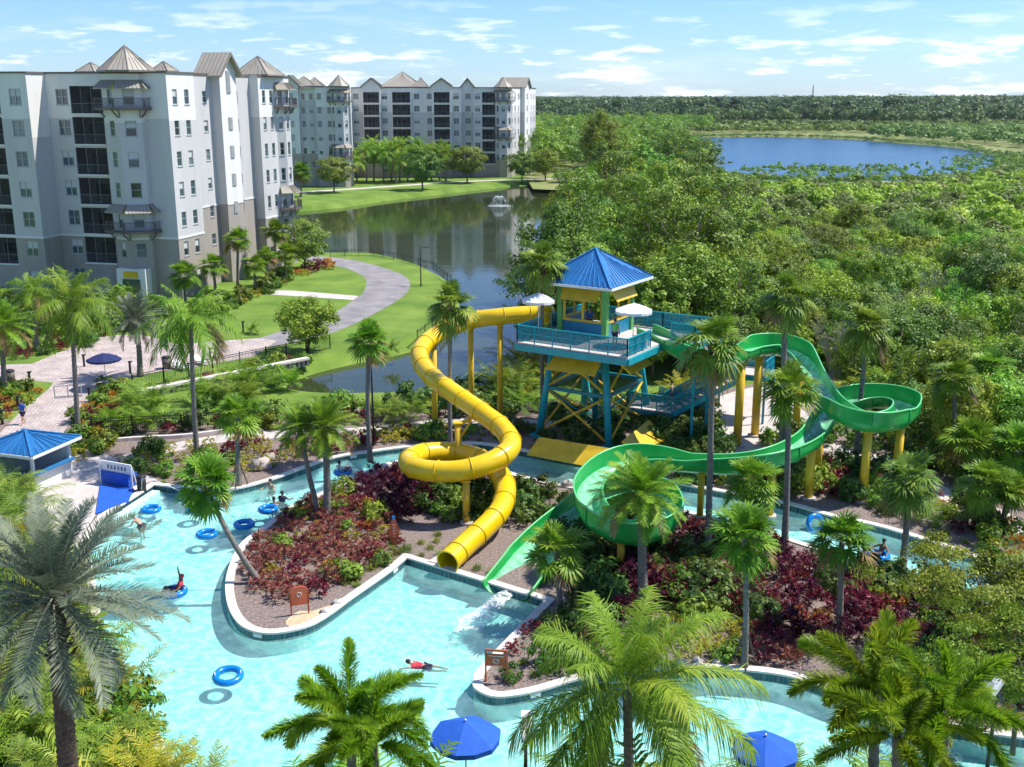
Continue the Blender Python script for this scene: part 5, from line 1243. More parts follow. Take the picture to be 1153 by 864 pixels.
tube_ring('blue inner tube carrying a person in the right river below the short green palm', 989,627, .2)
tube_ring('dark blue inner tube with a rider at the right end of the river', 1123,662, .2)
SIT = dict(pelvis=(0,-.05,.12),chest=(0,-.30,.42),neck=(0,-.36,.60),jaw=(0,-.34,.68),crown=(0,-.34,.78),lsh=(-.18,-.32,.52),lel=(-.42,-.16,.36),lwr=(-.50,.06,.30),lha=(-.51,.12,.28),rsh=(.18,-.32,.52),rel=(.42,-.16,.36),rwr=(.50,.06,.30),rha=(.51,.12,.28),lhip=(-.09,0,.12),lkn=(-.13,.42,.34),lan=(-.14,.62,-.05),lto=(-.14,.74,-.12),rhip=(.09,0,.12),rkn=(.13,.42,.34),ran=(.14,.62,-.05),rto=(.14,.74,-.12))
SITUP = dict(SIT, rel=(.30,-.26,.80), rwr=(.24,-.22,1.05), rha=(.23,-.22,1.13))
person('person in a red cap and top sitting in an inner tube with one arm raised', at(197,668,WZ), 1.9, SITUP, shirt='shirt_red', skin='skin2', shorts='shorts', hat='shirt_red')
person('person in a white shirt sitting in an inner tube in the shaded river', at(387,533,WZ), -.6, SIT, shirt='shirt_white')
person('person riding an inner tube in the right river below the short green palm', at(989,627,WZ), 2.2, SIT, skin='skin2')
person('person riding the dark blue inner tube at the right end of the river', at(1123,662,WZ), 2.0, SIT, skin='skin2', shirt='navy')
# ------------------------------------------------------------------ small things
def umbrella(label, base, h, r, mt, n=8, rise=.45, polem='white', valance=.16, tilt=0.0, weight=True):
    t = thing('parasol', label, 'parasol', base); t.rotation_euler = (tilt, 0, .3)
    m = MB(); m.cyl((0,0,0), (0,0,h+rise*.9), .028, .025, 8); m.build('pole', M[polem], t)
    if weight: m = MB(); m.cyl((0,0,0), (0,0,.09), .26, .24, 14); m.build('base_weight', M['dark'], t)
    m = MB(); rings = [(0.0, rise+.0), (.35, rise*.72), (.7, rise*.36), (1.0, 0.0)]; vs = [(0,0,h+rise)]; fs = []
    for q, (f, z) in enumerate(rings[1:]):
        for i in range(n*2):
            a = PI*i/n; sag = .05*r*(i % 2)*f; rr = r*f*(1-.06*(i % 2)); vs.append((rr*math.cos(a), rr*math.sin(a), h+z-sag*.6))
    K = n*2
    for i in range(K): fs.append((0, 1+i, 1+(i+1)%K))
    for q in range(2):
        for i in range(K): fs.append((1+q*K+i, 1+(q+1)*K+i, 1+(q+1)*K+(i+1)%K, 1+q*K+(i+1)%K))
    o_ = len(vs)
    for i in range(K): v = vs[1+2*K+i]; vs.append((v[0]*1.005, v[1]*1.005, v[2]-valance))
    for i in range(K): fs.append((1+2*K+i, o_+i, o_+(i+1)%K, 1+2*K+(i+1)%K))
    m.add(vs, fs); m.build('canopy', M[mt], t)
    m = MB()
    for i in range(n): a = 2*PI*i/n; m.bar((0,0,h-.25), (r*.62*math.cos(a), r*.62*math.sin(a), h+rise*.38), .018); m.bar((0,0,h+rise-.03), (r*.97*math.cos(a), r*.97*math.sin(a), h-.02), .018)
    m.build('rib', M[polem], t)
    m = MB(); m.ball((0,0,h+rise+.04), .04, seg=8, rings=5); m.build('finial', M[polem], t)
    return t
umbrella('white parasol over the far left corner of the tower deck', T3(.45,2.0,DZ), 2.45, 1.1, 'white')
umbrella('white parasol over the right corner of the tower deck beside the hut', T3(6.7,3.1,DZ), 2.25, 1.2, 'white')
umbrella('dark navy parasol shading plants on the paved plaza', at(120,437), 2.35, 1.3, 'navy')
umbrella('large bright blue parasol at the bottom of the picture beside the white floodlight', P(524,812,3.0)-Vector((0,0,3.0)), 2.5, 1.15, 'bluecloth', n=6, rise=.5)
umbrella('bright blue parasol tip at the bottom right beside the coconut palm', P(862,832,2.8)-Vector((0,0,2.8)), 2.45, 1.05, 'bluecloth', n=6)
# planter pots with plants under the navy parasol
pt = thing('potted_plant', 'dark round planter with spiky leaves under the navy parasol', 'potted plant', at(117,441)); m = MB(); m.cyl((0,0,0),(0,0,.6),.42,.55,16); m.build('pot', M['dark'], pt)
o = link('plant', rosette_shrub(901, .6, .9, 14, 9, .5, .09, 'shrub_d'), pt); o.location = (0,0,.5)
# kiosk with blue roof
kc = at(40,534); ks = thing('kiosk', 'small white kiosk with a blue hipped metal roof at the left edge', 'kiosk', (0,0,0))
KA = Vector((-30.5,59.6)); kd = Vector((.95,-.31)); kn = Vector((.31,.95)); kw, kdp, kh = 3.2, 3.0, 2.2
K3 = lambda a, b, z: Vector((*(KA+kd*a+kn*b), z)); krz = math.atan2(kd.y, kd.x)
m = MB()
for a in (0, kw):
    for b in (0, kdp): m.box(K3(a,b,kh/2), (.16,.16,kh), krz)
m.build('post', M['white'], ks)
m = MB(); m.box(K3(kw/2,0,.5), (kw,.1,1.0), krz); m.box(K3(kw,kdp/2,.5), (.1,kdp,1.0), krz); m.box(K3(kw/2,kdp,kh/2), (kw,.1,kh), krz); m.box(K3(0,kdp/2,kh/2), (.1,kdp,kh), krz); m.build('wall', M['white'], ks)
m = MB(); m.box(K3(kw/2,-.15,1.04), (kw+.3,.5,.07), krz); m.box(K3(kw+.15,kdp/2,1.045), (.5,kdp+.3,.07), krz); m.build('counter', M['roofrib'], ks)
m = MB()
for i in range(9): m.bar(K3(.2+i*.35,0,1.9), K3(.2+i*.35,0,kh), .06)
for i in range(9): m.bar(K3(kw,.2+i*.37,1.9), K3(kw,.2+i*.37,kh), .06)
m.bar(K3(0,0,1.9), K3(kw,0,1.9), .08); m.bar(K3(kw,0,1.9), K3(kw,kdp,1.9), .08); m.bar(K3(0,0,kh), K3(kw,0,kh), .12); m.bar(K3(kw,0,kh), K3(kw,kdp,kh), .12); m.build('slat_frieze', M['white'], ks)
ro = .55; rck = [K3(-ro,-ro,kh+.1), K3(kw+ro,-ro,kh+.1), K3(kw+ro,kdp+ro,kh+.1), K3(-ro,kdp+ro,kh+.1)]; APk = K3(kw/2,kdp/2,kh+.85)
m = MB(); m.add(rck+[APk], [(0,1,4),(1,2,4),(2,3,4),(3,0,4),(3,2,1,0)]); kr = m.build('roof', M['roofblue'], ks); roofribs(rck, APk, kr, .5)
# blue mat and painted board by the pool
bp = pxl([(113,547),(151,552),(145,566),(108,580)]); m = MB()
if area2(bp) < 0: bp = bp[::-1]
m.prism(bp, .02, .10); o = m.build('floor_mat', M['bluecloth']); tag(o, 'bright blue flat mat on the deck at the pool corner', 'mat')
bA = P(116,545); bB = P(148,551); bd = (bB-bA).normalized(); brz = math.atan2(bd.y, bd.x); bw = (bB-bA).length
wb = thing('towel_cart', 'white and blue painted cart with black lettering standing behind the blue mat', 'cart', (0,0,0))
m = MB(); m.box((bA+bB)/2+Vector((0,.35,.45)), (bw, .7, .75), brz); m.build('bin_body', M['bluecloth'], wb)
m = MB(); m.box((bA+bB)/2+Vector((0,.15,1.12)), (bw+.1, .08, .62), brz); o = m.build('sign_board', M['white'], wb)
sc_ = MB(); rgs = random.Random(5)
for i in range(6):
    q = bA+bd*(bw*.18+i*bw*.12)+Vector((.03,.08,1.02)); sc_.bar(q, q+bd*.10+Vector((0,0,.2)), .035); sc_.bar(q+Vector((0,0,.2)), q+bd*.12, .03); 
sc_.build('lettering', M['dark'], o)
m = MB()
for sg in (bA-bd*.1, bB+bd*.1): m.bar(sg, sg+Vector((0,0,1.45)), .08); m.bar(sg, sg+Vector((0,.7,0)), .07); m.bar(sg+Vector((0,.7,0)), sg+Vector((0,.15,1.3)), .06)
m.build('frame', M['white'], wb)
bn_ = lambda label, loc, mt='dark', r=.27, h=.85: (lambda t: (MB().cyl((0,0,0),(0,0,h),r*.9,r,16).build('body', M[mt], t), MB().cyl((0,0,h),(0,0,h+.1),r*1.08,r*.8,16).build('lid', M['dark'], t), MB().torus((0,0,h*.5), r*.97, .018, 20, 5).build('band', M['dark'], t)))(thing('litter_bin', label, 'litter bin', loc))
bn_('black litter bin on the deck beside the painted cart', at(160,553)); bn_('brown litter bin on the plaza right of the silver palm', at(188,415), 'fascia', .38, .95); bn_('brown litter bin at the left edge of the plaza', at(12,431), 'fascia', .38, .95)
def chaise(label, loc, rz):
    t = thing('sun_lounger', label, 'sun lounger', loc, rz)
    m = MB(); m.box((0,0,.34), (.62,1.25,.05)); m.build('seat', M['white'], t); m = MB(); m.bar((0,.6,.36), (0,1.15,.72), .62, .05); m.build('backrest', M['white'], t)
    for sx_ in (-.26,.26):
        for sy_ in (-.5,.5): m = MB(); m.bar((sx_,sy_,0),(sx_,sy_,.33),.05); m.build('leg', M['white'], t)
chaise('white lounger on the plaza just right of the brown litter bin', at(206,417), .9); chaise('white lounger on the plaza farther right, near the black fence', at(228,411), .9)
# barrier rail on the walkway
m = MB(); a = at(62,449); b = at(92,447)
for p in (a, b, a.lerp(b,.5)): m.bar(p, p+Vector((0,0,.95)), .06)
m.bar(a+Vector((0,0,.95)), b+Vector((0,0,.95)), .06); m.bar(a+Vector((0,0,.1)), b+Vector((0,0,.1)), .08); tag(m.build('barrier', M['frame_w']), 'low metal barrier across the paved walkway near the tall palm trunk', 'barrier')
def bollard(label, loc, h=1.0):
    t = thing('bollard_light', label, 'bollard light', loc, 0, 'bollard lights'); MB().box((0,0,h/2), (.14,.14,h)).build('post', M['dark'], t); MB().box((.07,-.07,h+.03), (.3,.22,.08)).build('lamp_head', M['dark'], t)
for px, py, lb in ((34,433,'black bollard light at the left end of the plaza'),(21,462,'black bollard light beside the walking person in blue'),(3,478,'black bollard light by orange plants at the left edge'),(95,413,'thin black bollard light left of the navy parasol'),(147,421,'black bollard light right of the navy parasol'),(101,452,'tall black bollard light between the walkway and the orange plants'),(237,405,'black bollard light at the plaza end of the lawn'),(274,374,'black bollard light on the lawn by the small cycad')): bollard(lb, at(px,py))
def lamp_post(label, base, h, head='flat', r=.05, mt='dark', hm='dark', ang=0, size=1.0):
    t = thing('lamp_post', label, 'lamp post', base, ang); m = MB(); m.cyl((0,0,0),(0,0,h), r*1.5, r, 8); m.build('pole', M[mt], t); m = MB(); m.cyl((0,0,0),(0,0,.12),.18,.16,10); m.build('base', M[mt], t)
    if head == 'flat': MB().bar((0,0,h-.05),(.6*size,0,h+.03),.06).build('arm', M[mt], t); m = MB(); m.box((.75*size,0,h+.05),(.6*size,.26*size,.10)); m.build('lamp_head', M[hm], t)
    else:
        m = MB(); R = Matrix.Rotation(R_(38),3,'X'); m.box((0,-.30,h+.32),(.30,.95,.16), M=R); m.build('lamp_head', M['white'], t)
        m = MB(); m.box((0,.08,h+.04),(.26,.24,.3)); m.box((0,-.1,h+.08),(.34,.10,.18)); m.build('bracket', M['dark'], t)
        m = MB(); m.box((0,-.60,h+.60),(.30,.34,.10), M=R); m.build('lens', M['frame_w'], t)
    return t
lamp_post('thin black lamp post on the grass bank between the footpath and the pond', at(474,322), 4.6)
lamp_post('black lamp post right behind the fan palm trunk at the narrow pond end', at(421,500), 7.0)
lamp_post('floodlight post with a white head and black clamp beside the blue parasol', P(592,822,3.0)-Vector((0,0,3.0)), 3.0, 'flood')
lamp_post('floodlight post with a white head among leaves at the bottom right corner', P(1122,785,3.2)-Vector((0,0,3.2)), 3.2, 'flood', ang=-1.0)
# fences
def fence(label, pts, h=1.25, gap=.14, z=0):
    t = thing('metal_fence', label, 'fence', (0,0,0)); pts = [Vector((p[0], p[1], z)) for p in pts]; up = Vector((0,0,1)); pm_ = MB(); rm = MB(); bm_ = MB()
    for a, b in zip(pts[:-1], pts[1:]):
        L = (b-a).length; k = max(1, round(L/2.2))
        for i in range(k+1): p = a.lerp(b, i/k); pm_.bar(p, p+up*(h+.08), .07)
        for zz in (.12, h-.05, h-.22): rm.bar(a+up*zz, b+up*zz, .04)
        n_ = int(L/gap)
        for i in range(n_): p = a.lerp(b, (i+.5)/n_); bm_.bar(p+up*.1, p+up*h, .02)
    pm_.build('post', M['dark'], t); rm.build('rail', M['dark'], t); bm_.build('picket', M['dark'], t)
fence('black picket fence above the low kerb behind the pool planting', pxl([(104,492),(150,489),(205,487),(252,482)]))
fence('black picket fence running from the plaza along the planted wall', pxl([(150,440),(185,432),(240,420),(300,407),(345,399),(372,393)]))
fence('wire fence posts following the pond bank below the footpath', pxl([(372,289.5),(420,288.5),(455,294.5),(488,304),(508,320),(512,345),(495,366),(470,384)]), 1.0, .6)
m = MB(); pl = smooth_loop(pxl([(108,500),(150,496),(205,493),(255,487)]), 4, False)
for a, b in zip(pl[:-1], pl[1:]): m.bar(Vector((*a,.12)), Vector((*b,.12)), .25, .24)
tag(m.build('low_kerb_wall', M['coping']), 'low pale kerb wall at the foot of the black picket fence', 'low wall')
# white-capped retaining wall by the narrow pond end
rw = thing('retaining_wall', 'pale capped retaining wall with dark ribs above the grass slope', 'retaining wall', (0,0,0)); a = at(160,449); b = at(347,411.5)
m = MB(); m.bar(a+Vector((0,0,.62)), b+Vector((0,0,.62)), .55, .18); m.build('cap', M['coping'], rw); m = MB(); m.bar(a+Vector((0,.05,.28)), b+Vector((0,.05,.28)), .16, .55); m.build('wall_panel', M['fascia'], rw)
m = MB(); k = 34
for i in range(k+1): p = a.lerp(b, i/k); m.box(p+Vector((0,-.08,.27)), (.22,.2,.54), .3)
m.build('rib', M['concrete'], rw)
# signs on the islands
def arch_sign(label, loc, rz, w=.62, h=1.15):
    t = thing('warning_sign', label, 'sign', loc, rz)
    for sg in (-1,1): MB().bar((sg*w/2,0,0),(sg*w/2,0,h*.8),.06).build('post', M['rust'], t)
    m = MB(); pts = [(-w/2-.05,h*.35)]+[(-(w/2+.05)*math.cos(PI*i/10), h*.78+.22*h*math.sin(PI*i/10)) for i in range(11)]+[(w/2+.05,h*.35)]
    vs = [(x,-.03,z) for x,z in pts]+[(x,.03,z) for x,z in pts]; n_ = len(pts); m.add(vs, [tuple(range(n_)), tuple(range(n_,2*n_))[::-1]]+[(i,n_+i,n_+(i+1)%n_,(i+1)%n_) for i in range(n_)]); b = m.build('board', M['orange'], t)
    m = MB(); Mx = Matrix.Rotation(PI/2,3,'X'); m.torus((0,-.045,h*.72), .10, .015, 18, 5, M=Mx); m.bar((-.07,-.045,h*.65),(.07,-.045,h*.79),.02); m.build('symbol', M['coping'], b)
arch_sign('orange-red arched warning sign at the tip of the burgundy planting island', at(338,692), .35, .75, 1.35)
ws = thing('warning_sign', 'rust framed warning sign with a pale circle symbol at the lower island tip', 'sign', at(559,768), -.15)
for sg in (-.42,.42): MB().bar((sg,0,0),(sg,0,1.35),.06).build('post', M['rust'], ws)
MB().bar((-.42,0,1.35),(.42,0,1.35),.07).build('top_bar', M['rust'], ws); b_ = MB().box((0,-.02,.95),(.76,.05,.52)).build('board', M['rust'], ws)
m = MB(); m.torus((0,-.06,.93), .11, .018, 18, 5, M=Matrix.Rotation(PI/2,3,'X')); m.bar((-.3,-.055,1.14),(.3,-.055,1.14),.025); m.bar((-.07,-.06,.86),(.07,-.06,1.0),.02); m.bar((-.24,-.055,.73),(.24,-.055,.73),.02); m.build('symbol', M['coping'], b_)
sb_ = thing('surfboard_sign', 'orange surfboard-shaped sign with a blue tip standing in the planting near the yellow slide', 'sign', at(444,615), .25)
m = MB(); pts = [(.27*math.sin(PI*min(1,max(0,t))**.8)*(1 if t < 1 else 0), .12+1.5*t) for t in [i/12 for i in range(13)]]
out_ = [(x, z) for x, z in pts]+[(-x, z) for x, z in pts[::-1]]
out_ = out_[:13]+out_[14:-1]; vs = [(x,-.035,z) for x,z in out_]+[(x,.035,z) for x,z in out_]; n_ = len(out_); m.add(vs, [tuple(range(n_)), tuple(range(n_,2*n_))[::-1]]+[(i,n_+i,n_+(i+1)%n_,(i+1)%n_) for i in range(n_)]); sbo = m.build('board', M['orange'], sb_)
m = MB(); m.box((0,0,1.52),(.13,.085,.2)); m.build('tip', M['ringblue'], sbo); m = MB(); m.bar((0,.05,0),(0,.05,.9),.06); m.build('post', M['rust'], sb_)
m = MB()
for i in range(5): m.box((0,-.045,.55+i*.15),(.13,.012,.03))
m.build('lettering', M['coping'], sbo)
# small white depth tiles set in the coping faces
def marker(px, py, label):
    q = P(px, py); l = min([(v, lp_) for lp_ in (POOL, ISLE) for v in lp_], key=lambda e: (e[0]-q.to_2d()).length); lp_ = l[1]; i = lp_.index(l[0]); t_ = (lp_[(i+1)%len(lp_)]-lp_[i-1]).normalized(); c = l[0]
    nn = Vector((t_.y, -t_.x)); 
    if not in_water(c+nn*.3): nn = -nn
    m = MB(); m.box((c.x+nn.x*.012, c.y+nn.y*.012, -.12), (.42,.02,.16), math.atan2(t_.y, t_.x)); tag(m.build('depth_marker', M['white']), label, 'depth marker')
marker(291,713,'white depth tile on the curved tip of the burgundy island'); marker(606,779,'white depth tile on the lower island near the floodlight'); marker(255,553,'white depth tile on the coping near the river entrance'); marker(395,513,'white depth tile on the river coping by the tall fan palm trunk'); marker(445,640,'white depth tile near the pointed pool corner')
# boulders
def rock(label, loc, r, mt='stone', grp=None):
    rg = np.random.default_rng(int(loc.x*100) % 9999+11); m = MB(); m.ball((0,0,r*.35), r, (1.2,.9,.7), 9, 6); m.v = [tuple(np.array(v)*(1+.16*rg.normal())) for v in m.v]
    o = m.build('boulder', M[mt]); o.location = loc; tag(o, label, 'boulder', grp)
for px, py, r, lb in ((292,528,.62,'large tan boulder between the two croton shrubs by the river'),(303,518,.4,'smaller brown boulder leaning behind the tan one'),(245,540,.45,'tan boulder near the palm base beside the river entrance'),(488,572,.4,'brown boulder in the shade below the yellow slide loop'),(640,548,.35,'grey boulder at the edge of the shaded river')): rock(lb, at(px,py), r)
for i, (px, py) in enumerate(((768,748),(786,746),(808,747),(380,680),(366,690))): rock('small pale rock beside the coping', at(px,py), .2, 'rock_w', 'small pale rocks along the coping')
# pond fountain
ft = thing('fountain', 'small white fountain spraying in the pond in front of the far block', 'fountain', P(562,232,-.9))
m = MB(); m.cyl((0,0,0),(0,0,.04),2.6,2.4,20); m.build('foam_ring', M['foam'], ft); m = MB(); rgf = random.Random(2)
for i in range(220):
    a = rgf.random()*6.28; t = rgf.random(); rr = 1.9*t; z = 4.2*(1-t)*(.35+t)*1.0+.15*rgf.random(); m.ball((rr*math.cos(a), rr*math.sin(a), z), .07+.05*(1-t), (.8,.8,1.6), 4, 3)
m.build('spray', M['foam'], ft)
# lattice mast far away on the horizon
mst = thing('lattice_mast', 'thin lattice mast standing on the horizon above the far wood', 'mast', (PY(915,108,1900).x, 1900, 0)); m = MB(); Hm = 40
for k in range(3): a = 2*PI*k/3; m.bar((2.2*math.cos(a),2.2*math.sin(a),0),(.5*math.cos(a),.5*math.sin(a),Hm),.55)
m.build('leg', M['frame_w'], mst); m = MB()
for i in range(12):
    z = i*Hm/12
    for k in range(3): a = 2*PI*k/3; b = 2*PI*(k+1)/3; r0 = 2.2-1.7*z/Hm; r1 = 2.2-1.7*(z+Hm/12)/Hm; m.bar((r0*math.cos(a),r0*math.sin(a),z),(r1*math.cos(b),r1*math.sin(b),z+Hm/12),.3)
m.build('lattice', M['frame_w'], mst)
# ------------------------------------------------------------------ palms
CR = {
 'coco': [coco_crown(s, 26, 3.3, .85, lw=.07, droop=.8) for s in (1,2)],
 'date': [coco_crown(s, 70, 1.9, .42, 'palm_g', 40, .040, .15, 1.45, -.55, .85, .45) for s in (5,6)],
 'silver': [coco_crown(s, 70, 3.5, .58, 'palm_s', 74, .040, .12, 1.45, -.7, .65, .5) for s in (7,8)],
 'fan': [fan_crown(s, 36, 1.0, .85, 'palm_g') for s in (11,12,13)],
 'fand': [fan_crown(s, 34, 1.0, .9, 'palm_d', el1=-.7, droop=.5) for s in (14,15)],
 'fox': [coco_crown(s, 14, 2.5, .50, 'palm_l', 74, .05, .10, 1.40, .0, 1.15, plume=8) for s in (21,22)],
 'bigcoco': [coco_crown(31, 28, 4.0, 1.0, 'palm_g', 110, .055, .8, 1.45, -.5, 1.25, .3)],
}
def palm(kind, label, cpx, cpy, bpx, bpy, sc=1.0, r0=.16, r1=.11, boots=0, grp=None, off=None, props_=False, curve=0.0, var=0, tm='palmtrunk', name='palm_tree', rings=.16):
    base = P(bpx, bpy); r = ray(cpx, cpy); Y = base.y + (off if off is not None else random.uniform(-.35,.35)); t = Y/r.y; top = Vector((r.x*t, Y, CAM_H + r.z*t)) - base; curve = curve or random.uniform(-.16,.16)
    root = thing(name, label, 'palm tree', base, 0, grp)
    for mb, nm, mt in palm_trunk(top.length, r0, r1, Vector((0,0,0)), top, boots, tm, curve=curve, rings=rings): mb.build(nm, M[mt], root)
    o = link('crown', CR[kind][var % len(CR[kind])], root); o.location = top; o.scale = (sc,)*3
    tl = (top-Vector((0,0,top.z)))/max(.1, top.z); o.rotation_euler = (-tl.y*.6, tl.x*.6, random.random()*6.28)
    if props_:
        m = MB()
        for k in range(3): a = 2*PI*k/3+.4; m.bar((.55*math.cos(a),.55*math.sin(a),0),(.1*math.cos(a),.1*math.sin(a),1.5),.07)
        m.build('brace', M['bark'], root)
    return root
palm('coco', 'tall feathery coconut palm right of the navy parasol with arching fronds', 215,362, 222,516, 1.0, .17,.12)
palm('coco', 'tall feathery coconut palm left of the navy parasol, trunk at the walkway edge', 80,340, 89,500, 1.0, .18,.12, var=1)
palm('coco', 'feathery palm behind the left tall coconut palm near the building', 38,330, 42,395, .85, .2,.14, var=1)
palm('silver', 'silvery date palm standing in the middle of the paved plaza', 152,358, 158,424, .72, .22,.18, boots=.5)
palm('date', 'date palm at the left edge beside the litter bin', 2,368, 5,441, 1.3, .2,.16)
palm('fand', 'tall thin fan palm in front of the yellow slide', 508,347, 508,526, 1.0, .15,.11, boots=1.4)
palm('fan', 'fan palm with a straight trunk left of the yellow slide beside the lamp post', 415,388, 417,520, .98, .16,.12)
palm('fand', 'tall fan palm right of the tower, trunk crossing the green slide', 803,388, 797,628, 1.03, .17,.12, boots=1.8, var=1)
palm('fand', 'tallest dark fan palm behind the green slide', 885,338, 880,532, 1.05, .2,.15, boots=1.0)
palm('fan', 'fan palm in front of the green slide between two burgundy beds', 888,440, 883,622, .9, .17,.12, boots=.4, var=1)
palm('fand', 'fan palm behind the round green bowl of the slide', 977,372, 963,527, 1.05, .17,.12, var=1)
palm('date', 'stout date palm with a scaly trunk inside the lower green slide loop', 722,556, 724,684, 1.12, .22,.17, boots=.5, rings=.1)
palm('fan', 'short fan palm with braced trunk in front of the burgundy bed', 838,608, 838,752, .92, .13,.10, props_=True, var=2)
palm('fan', 'short bright fan palm between the right river and the foxtail palms', 948,610, 945,716, .88, .14,.11)
palm('fan', 'low bright fan palm beside the end of the green chute', 626,622, 632,692, .88, .13,.10, var=1)
palm('fan', 'strongly leaning fan palm reaching over the pool', 232,548, 293,657, .95, .14,.11, boots=.4, var=2, off=.6, curve=-.25)
palm('fan', 'fan palm growing in front of the middle of the green trough', 845,545, 842,612, .95, .14,.11, var=2)
palm('fan', 'bright sabal palm with a propped base beside the river entrance', 268,470, 269,548, .9, .16,.13, props_=True, var=1)
palm('date', 'date palm with a scaly trunk at the edge of the burgundy island', 365,480, 368,584, 1.0, .2,.17, boots=.5, rings=.1, var=1)
palm('date', 'leaning date palm sharing its base with the scaly one', 338,482, 360,582, .75, .15,.12, var=0, off=.3)
palm('fand', 'dark fan palm behind the tower beside the white parasol', 611,300, 611,486, 1.05, .15,.11, boots=.8)
palm('fand', 'fan palm at the right river bank with a dark skirt', 1023,543, 1016,642, .95, .16,.13, boots=.9, var=1)
palm('fan', 'fan palm by the pale walk on the right', 1112,548, 1103,596, .9, .18,.14, boots=.7, var=2)
palm('fan', 'leaning fan palm at the right edge beside the pale walk', 1137,556, 1127,600, .8, .14,.11, off=.2)
palm('fan', 'thin fan palm before the right woodland', 1075,428, 1076,530, .9, .15,.12, var=1)
palm('fan', 'broad fan palm right of the thin one at the wood edge', 1092,500, 1090,545, 1.1, .2,.16, boots=.5)
palm('fan', 'large fan palm cut by the right edge of the picture', 1147,508, 1148,552, 1.1, .2,.16, var=2)
palm('fan', 'fan palm at the far wood edge above the watermark spot', 1115,415, 1116,492, .9, .15,.12, var=1)['label'] = 'slim fan palm at the wood edge, farthest right behind the others'
palm('silver', 'large silvery date palm filling the left foreground over the pool', 60,672, 82,960, .93, .30,.25, boots=2.0, tm='palmdark', rings=.1)
palm('bigcoco', 'big coconut palm at the bottom centre with long arching fronds', 706,772, 714,1040, .80, .17,.12)
palm('fox', 'bushy foxtail palm at the bottom left of the blue parasol', 394,812, 400,1030, .88, .16,.12)
palm('fox', 'second foxtail palm close behind at the bottom, nearer the blue parasol', 420,840, 424,1060, .75, .14,.11, var=1)
palm('fox', 'large foxtail palm at the bottom right', 985,778, 988,1000, 1.0, .17,.13, var=1)
palm('fox', 'foxtail palm at the bottom right corner, right of the large one', 1062,806, 1060,1030, .95, .15,.12)
palm('fox', 'low foxtail palm in front of the large one at the bottom right', 1010,830, 1012,1060, .8, .15,.12)
for i, (cx, cy_, bx, by, s, lb) in enumerate(((268,272,268,328,.95,'small fan palm standing by the near building, middle of the row'),(240,300,243,332,.8,'short fan palm by the near building, left of the middle one'),(208,312,210,345,.9,'fan palm partly hidden behind the tall coconut crown'),(310,262,311,312,.9,'fan palm at the building end beside the dark green bush'),(286,300,287,330,.75,'low fan palm between its two taller neighbours by the building'),(322,287,322,318,.8,'low fan palm in front of the dark bush at the building end'),(300,290,300,322,.7,'thin fan palm in the hedge at the building end'))):
    palm('fan', lb, cx, cy_, bx, by, s*1.25, .17,.13, var=i)
palm('fan', 'lone palm on the far lawn at the left end of the pond', 339,196, 339,222, 1.9, .28,.22)
for i, (cx, cy_, bx, by) in enumerate(((402,176,402,205),(412,170,413,206),(421,165,421,204),(431,172,432,206),(440,168,441,205),(450,166,450,204),(460,174,459,205),(468,165,468,203),(476,171,477,205),(486,176,486,204),(494,168,495,203),(503,174,502,204),(397,182,398,209),(446,182,446,207))):
    palm('coco', 'tall feathery palm in the grove before the far block', cx, cy_, bx, by, 1.15+.25*random.random(), .22,.15, grp='palms in the grove before the far block', var=i, rings=.4)
for i, (cx, cy_, bx, by, lb) in enumerate(((559,160,560,196,'tall slim palm at the far block corner, left of three'),(570,166,570,197,'tall slim palm at the far block corner, middle of three'),(583,158,584,196,'tall slim palm at the far block corner, right of three'))):
    palm('fand', lb, cx, cy_, bx, by, 1.7, .22,.18, var=i, rings=.4)
# ------------------------------------------------------------------ trees
TP = {
 'g': [tree_mesh(100+i, 3.0, 5.0, 1.4, 120, 84, .62, .145, 'tree_g', flat=.85, shell=.45) for i in range(3)],
 'b': [tree_mesh(110+i, 2.8, 4.4, 1.0, 120, 80, .58, .135, 'tree_b', flat=.9, shell=.4) for i in range(4)],
 'd': [tree_mesh(120+i, 3.2, 5.2, 1.6, 120, 82, .66, .155, 'tree_d', flat=.85) for i in range(2)],
 'o': [tree_mesh(130+i, 2.8, 4.6, .8, 100, 58, .62, .12, 'tree_o', limbs=30, flat=1.0, shell=.35) for i in range(4)],
 'p': [tree_mesh(140+i, 3.0, 8.0, 4.0, 96, 130, .66, .11, 'pine', flat=.6, shell=.35, limbs=26, tr=.2) for i in range(3)],
 'tall': [tree_mesh(150+i, 3.3, 9.0, 2.2, 190, 84, .72, .155, 'tree_g', limbs=16, flat=.9) for i in range(2)],
 'tallb': [tree_mesh(155+i, 2.4, 8.0, 1.6, 150, 84, .6, .14, 'tree_b', limbs=14, flat=.9) for i in range(2)],
 'oak': [tree_mesh(160+i, 4.2, 6.0, 2.2, 130, 84, .8, .22, 'tree_d', limbs=10, tr=.2) for i in range(2)],
 'open': [tree_mesh(170+i, 2.6, 3.6, 1.6, 46, 50, .55, .12, 'tree_b', limbs=26, tr=.11, shell=.25) for i in range(1)],
}
TW = [twig_mesh(180+i) for i in range(3)]
def tree(kind, label, loc, s=1.0, grp=None, v=None, sz=None, cat='tree', name='tree'):
    tr_, cr_ = TP[kind][(v if v is not None else random.randrange(99)) % len(TP[kind])]
    r = thing(name, label, cat, loc, random.random()*6.28, grp); a = link('trunk', tr_, r); b = link('crown', cr_, r); r.scale = (s, s, (sz or s)); return r
tree('b', 'leafy small tree beside the footpath bend', P(347,397), .95, v=0)
tree('d', 'dense dark green rounded tree at the end of the near building', P(344,303), .95, v=0)
tree('oak', 'round oak on the far lawn nearest the near building', P(376,217), 1.0, v=0)
tree('oak', 'round oak on the far lawn in front of the palm grove', P(476,214), 1.15, v=1)
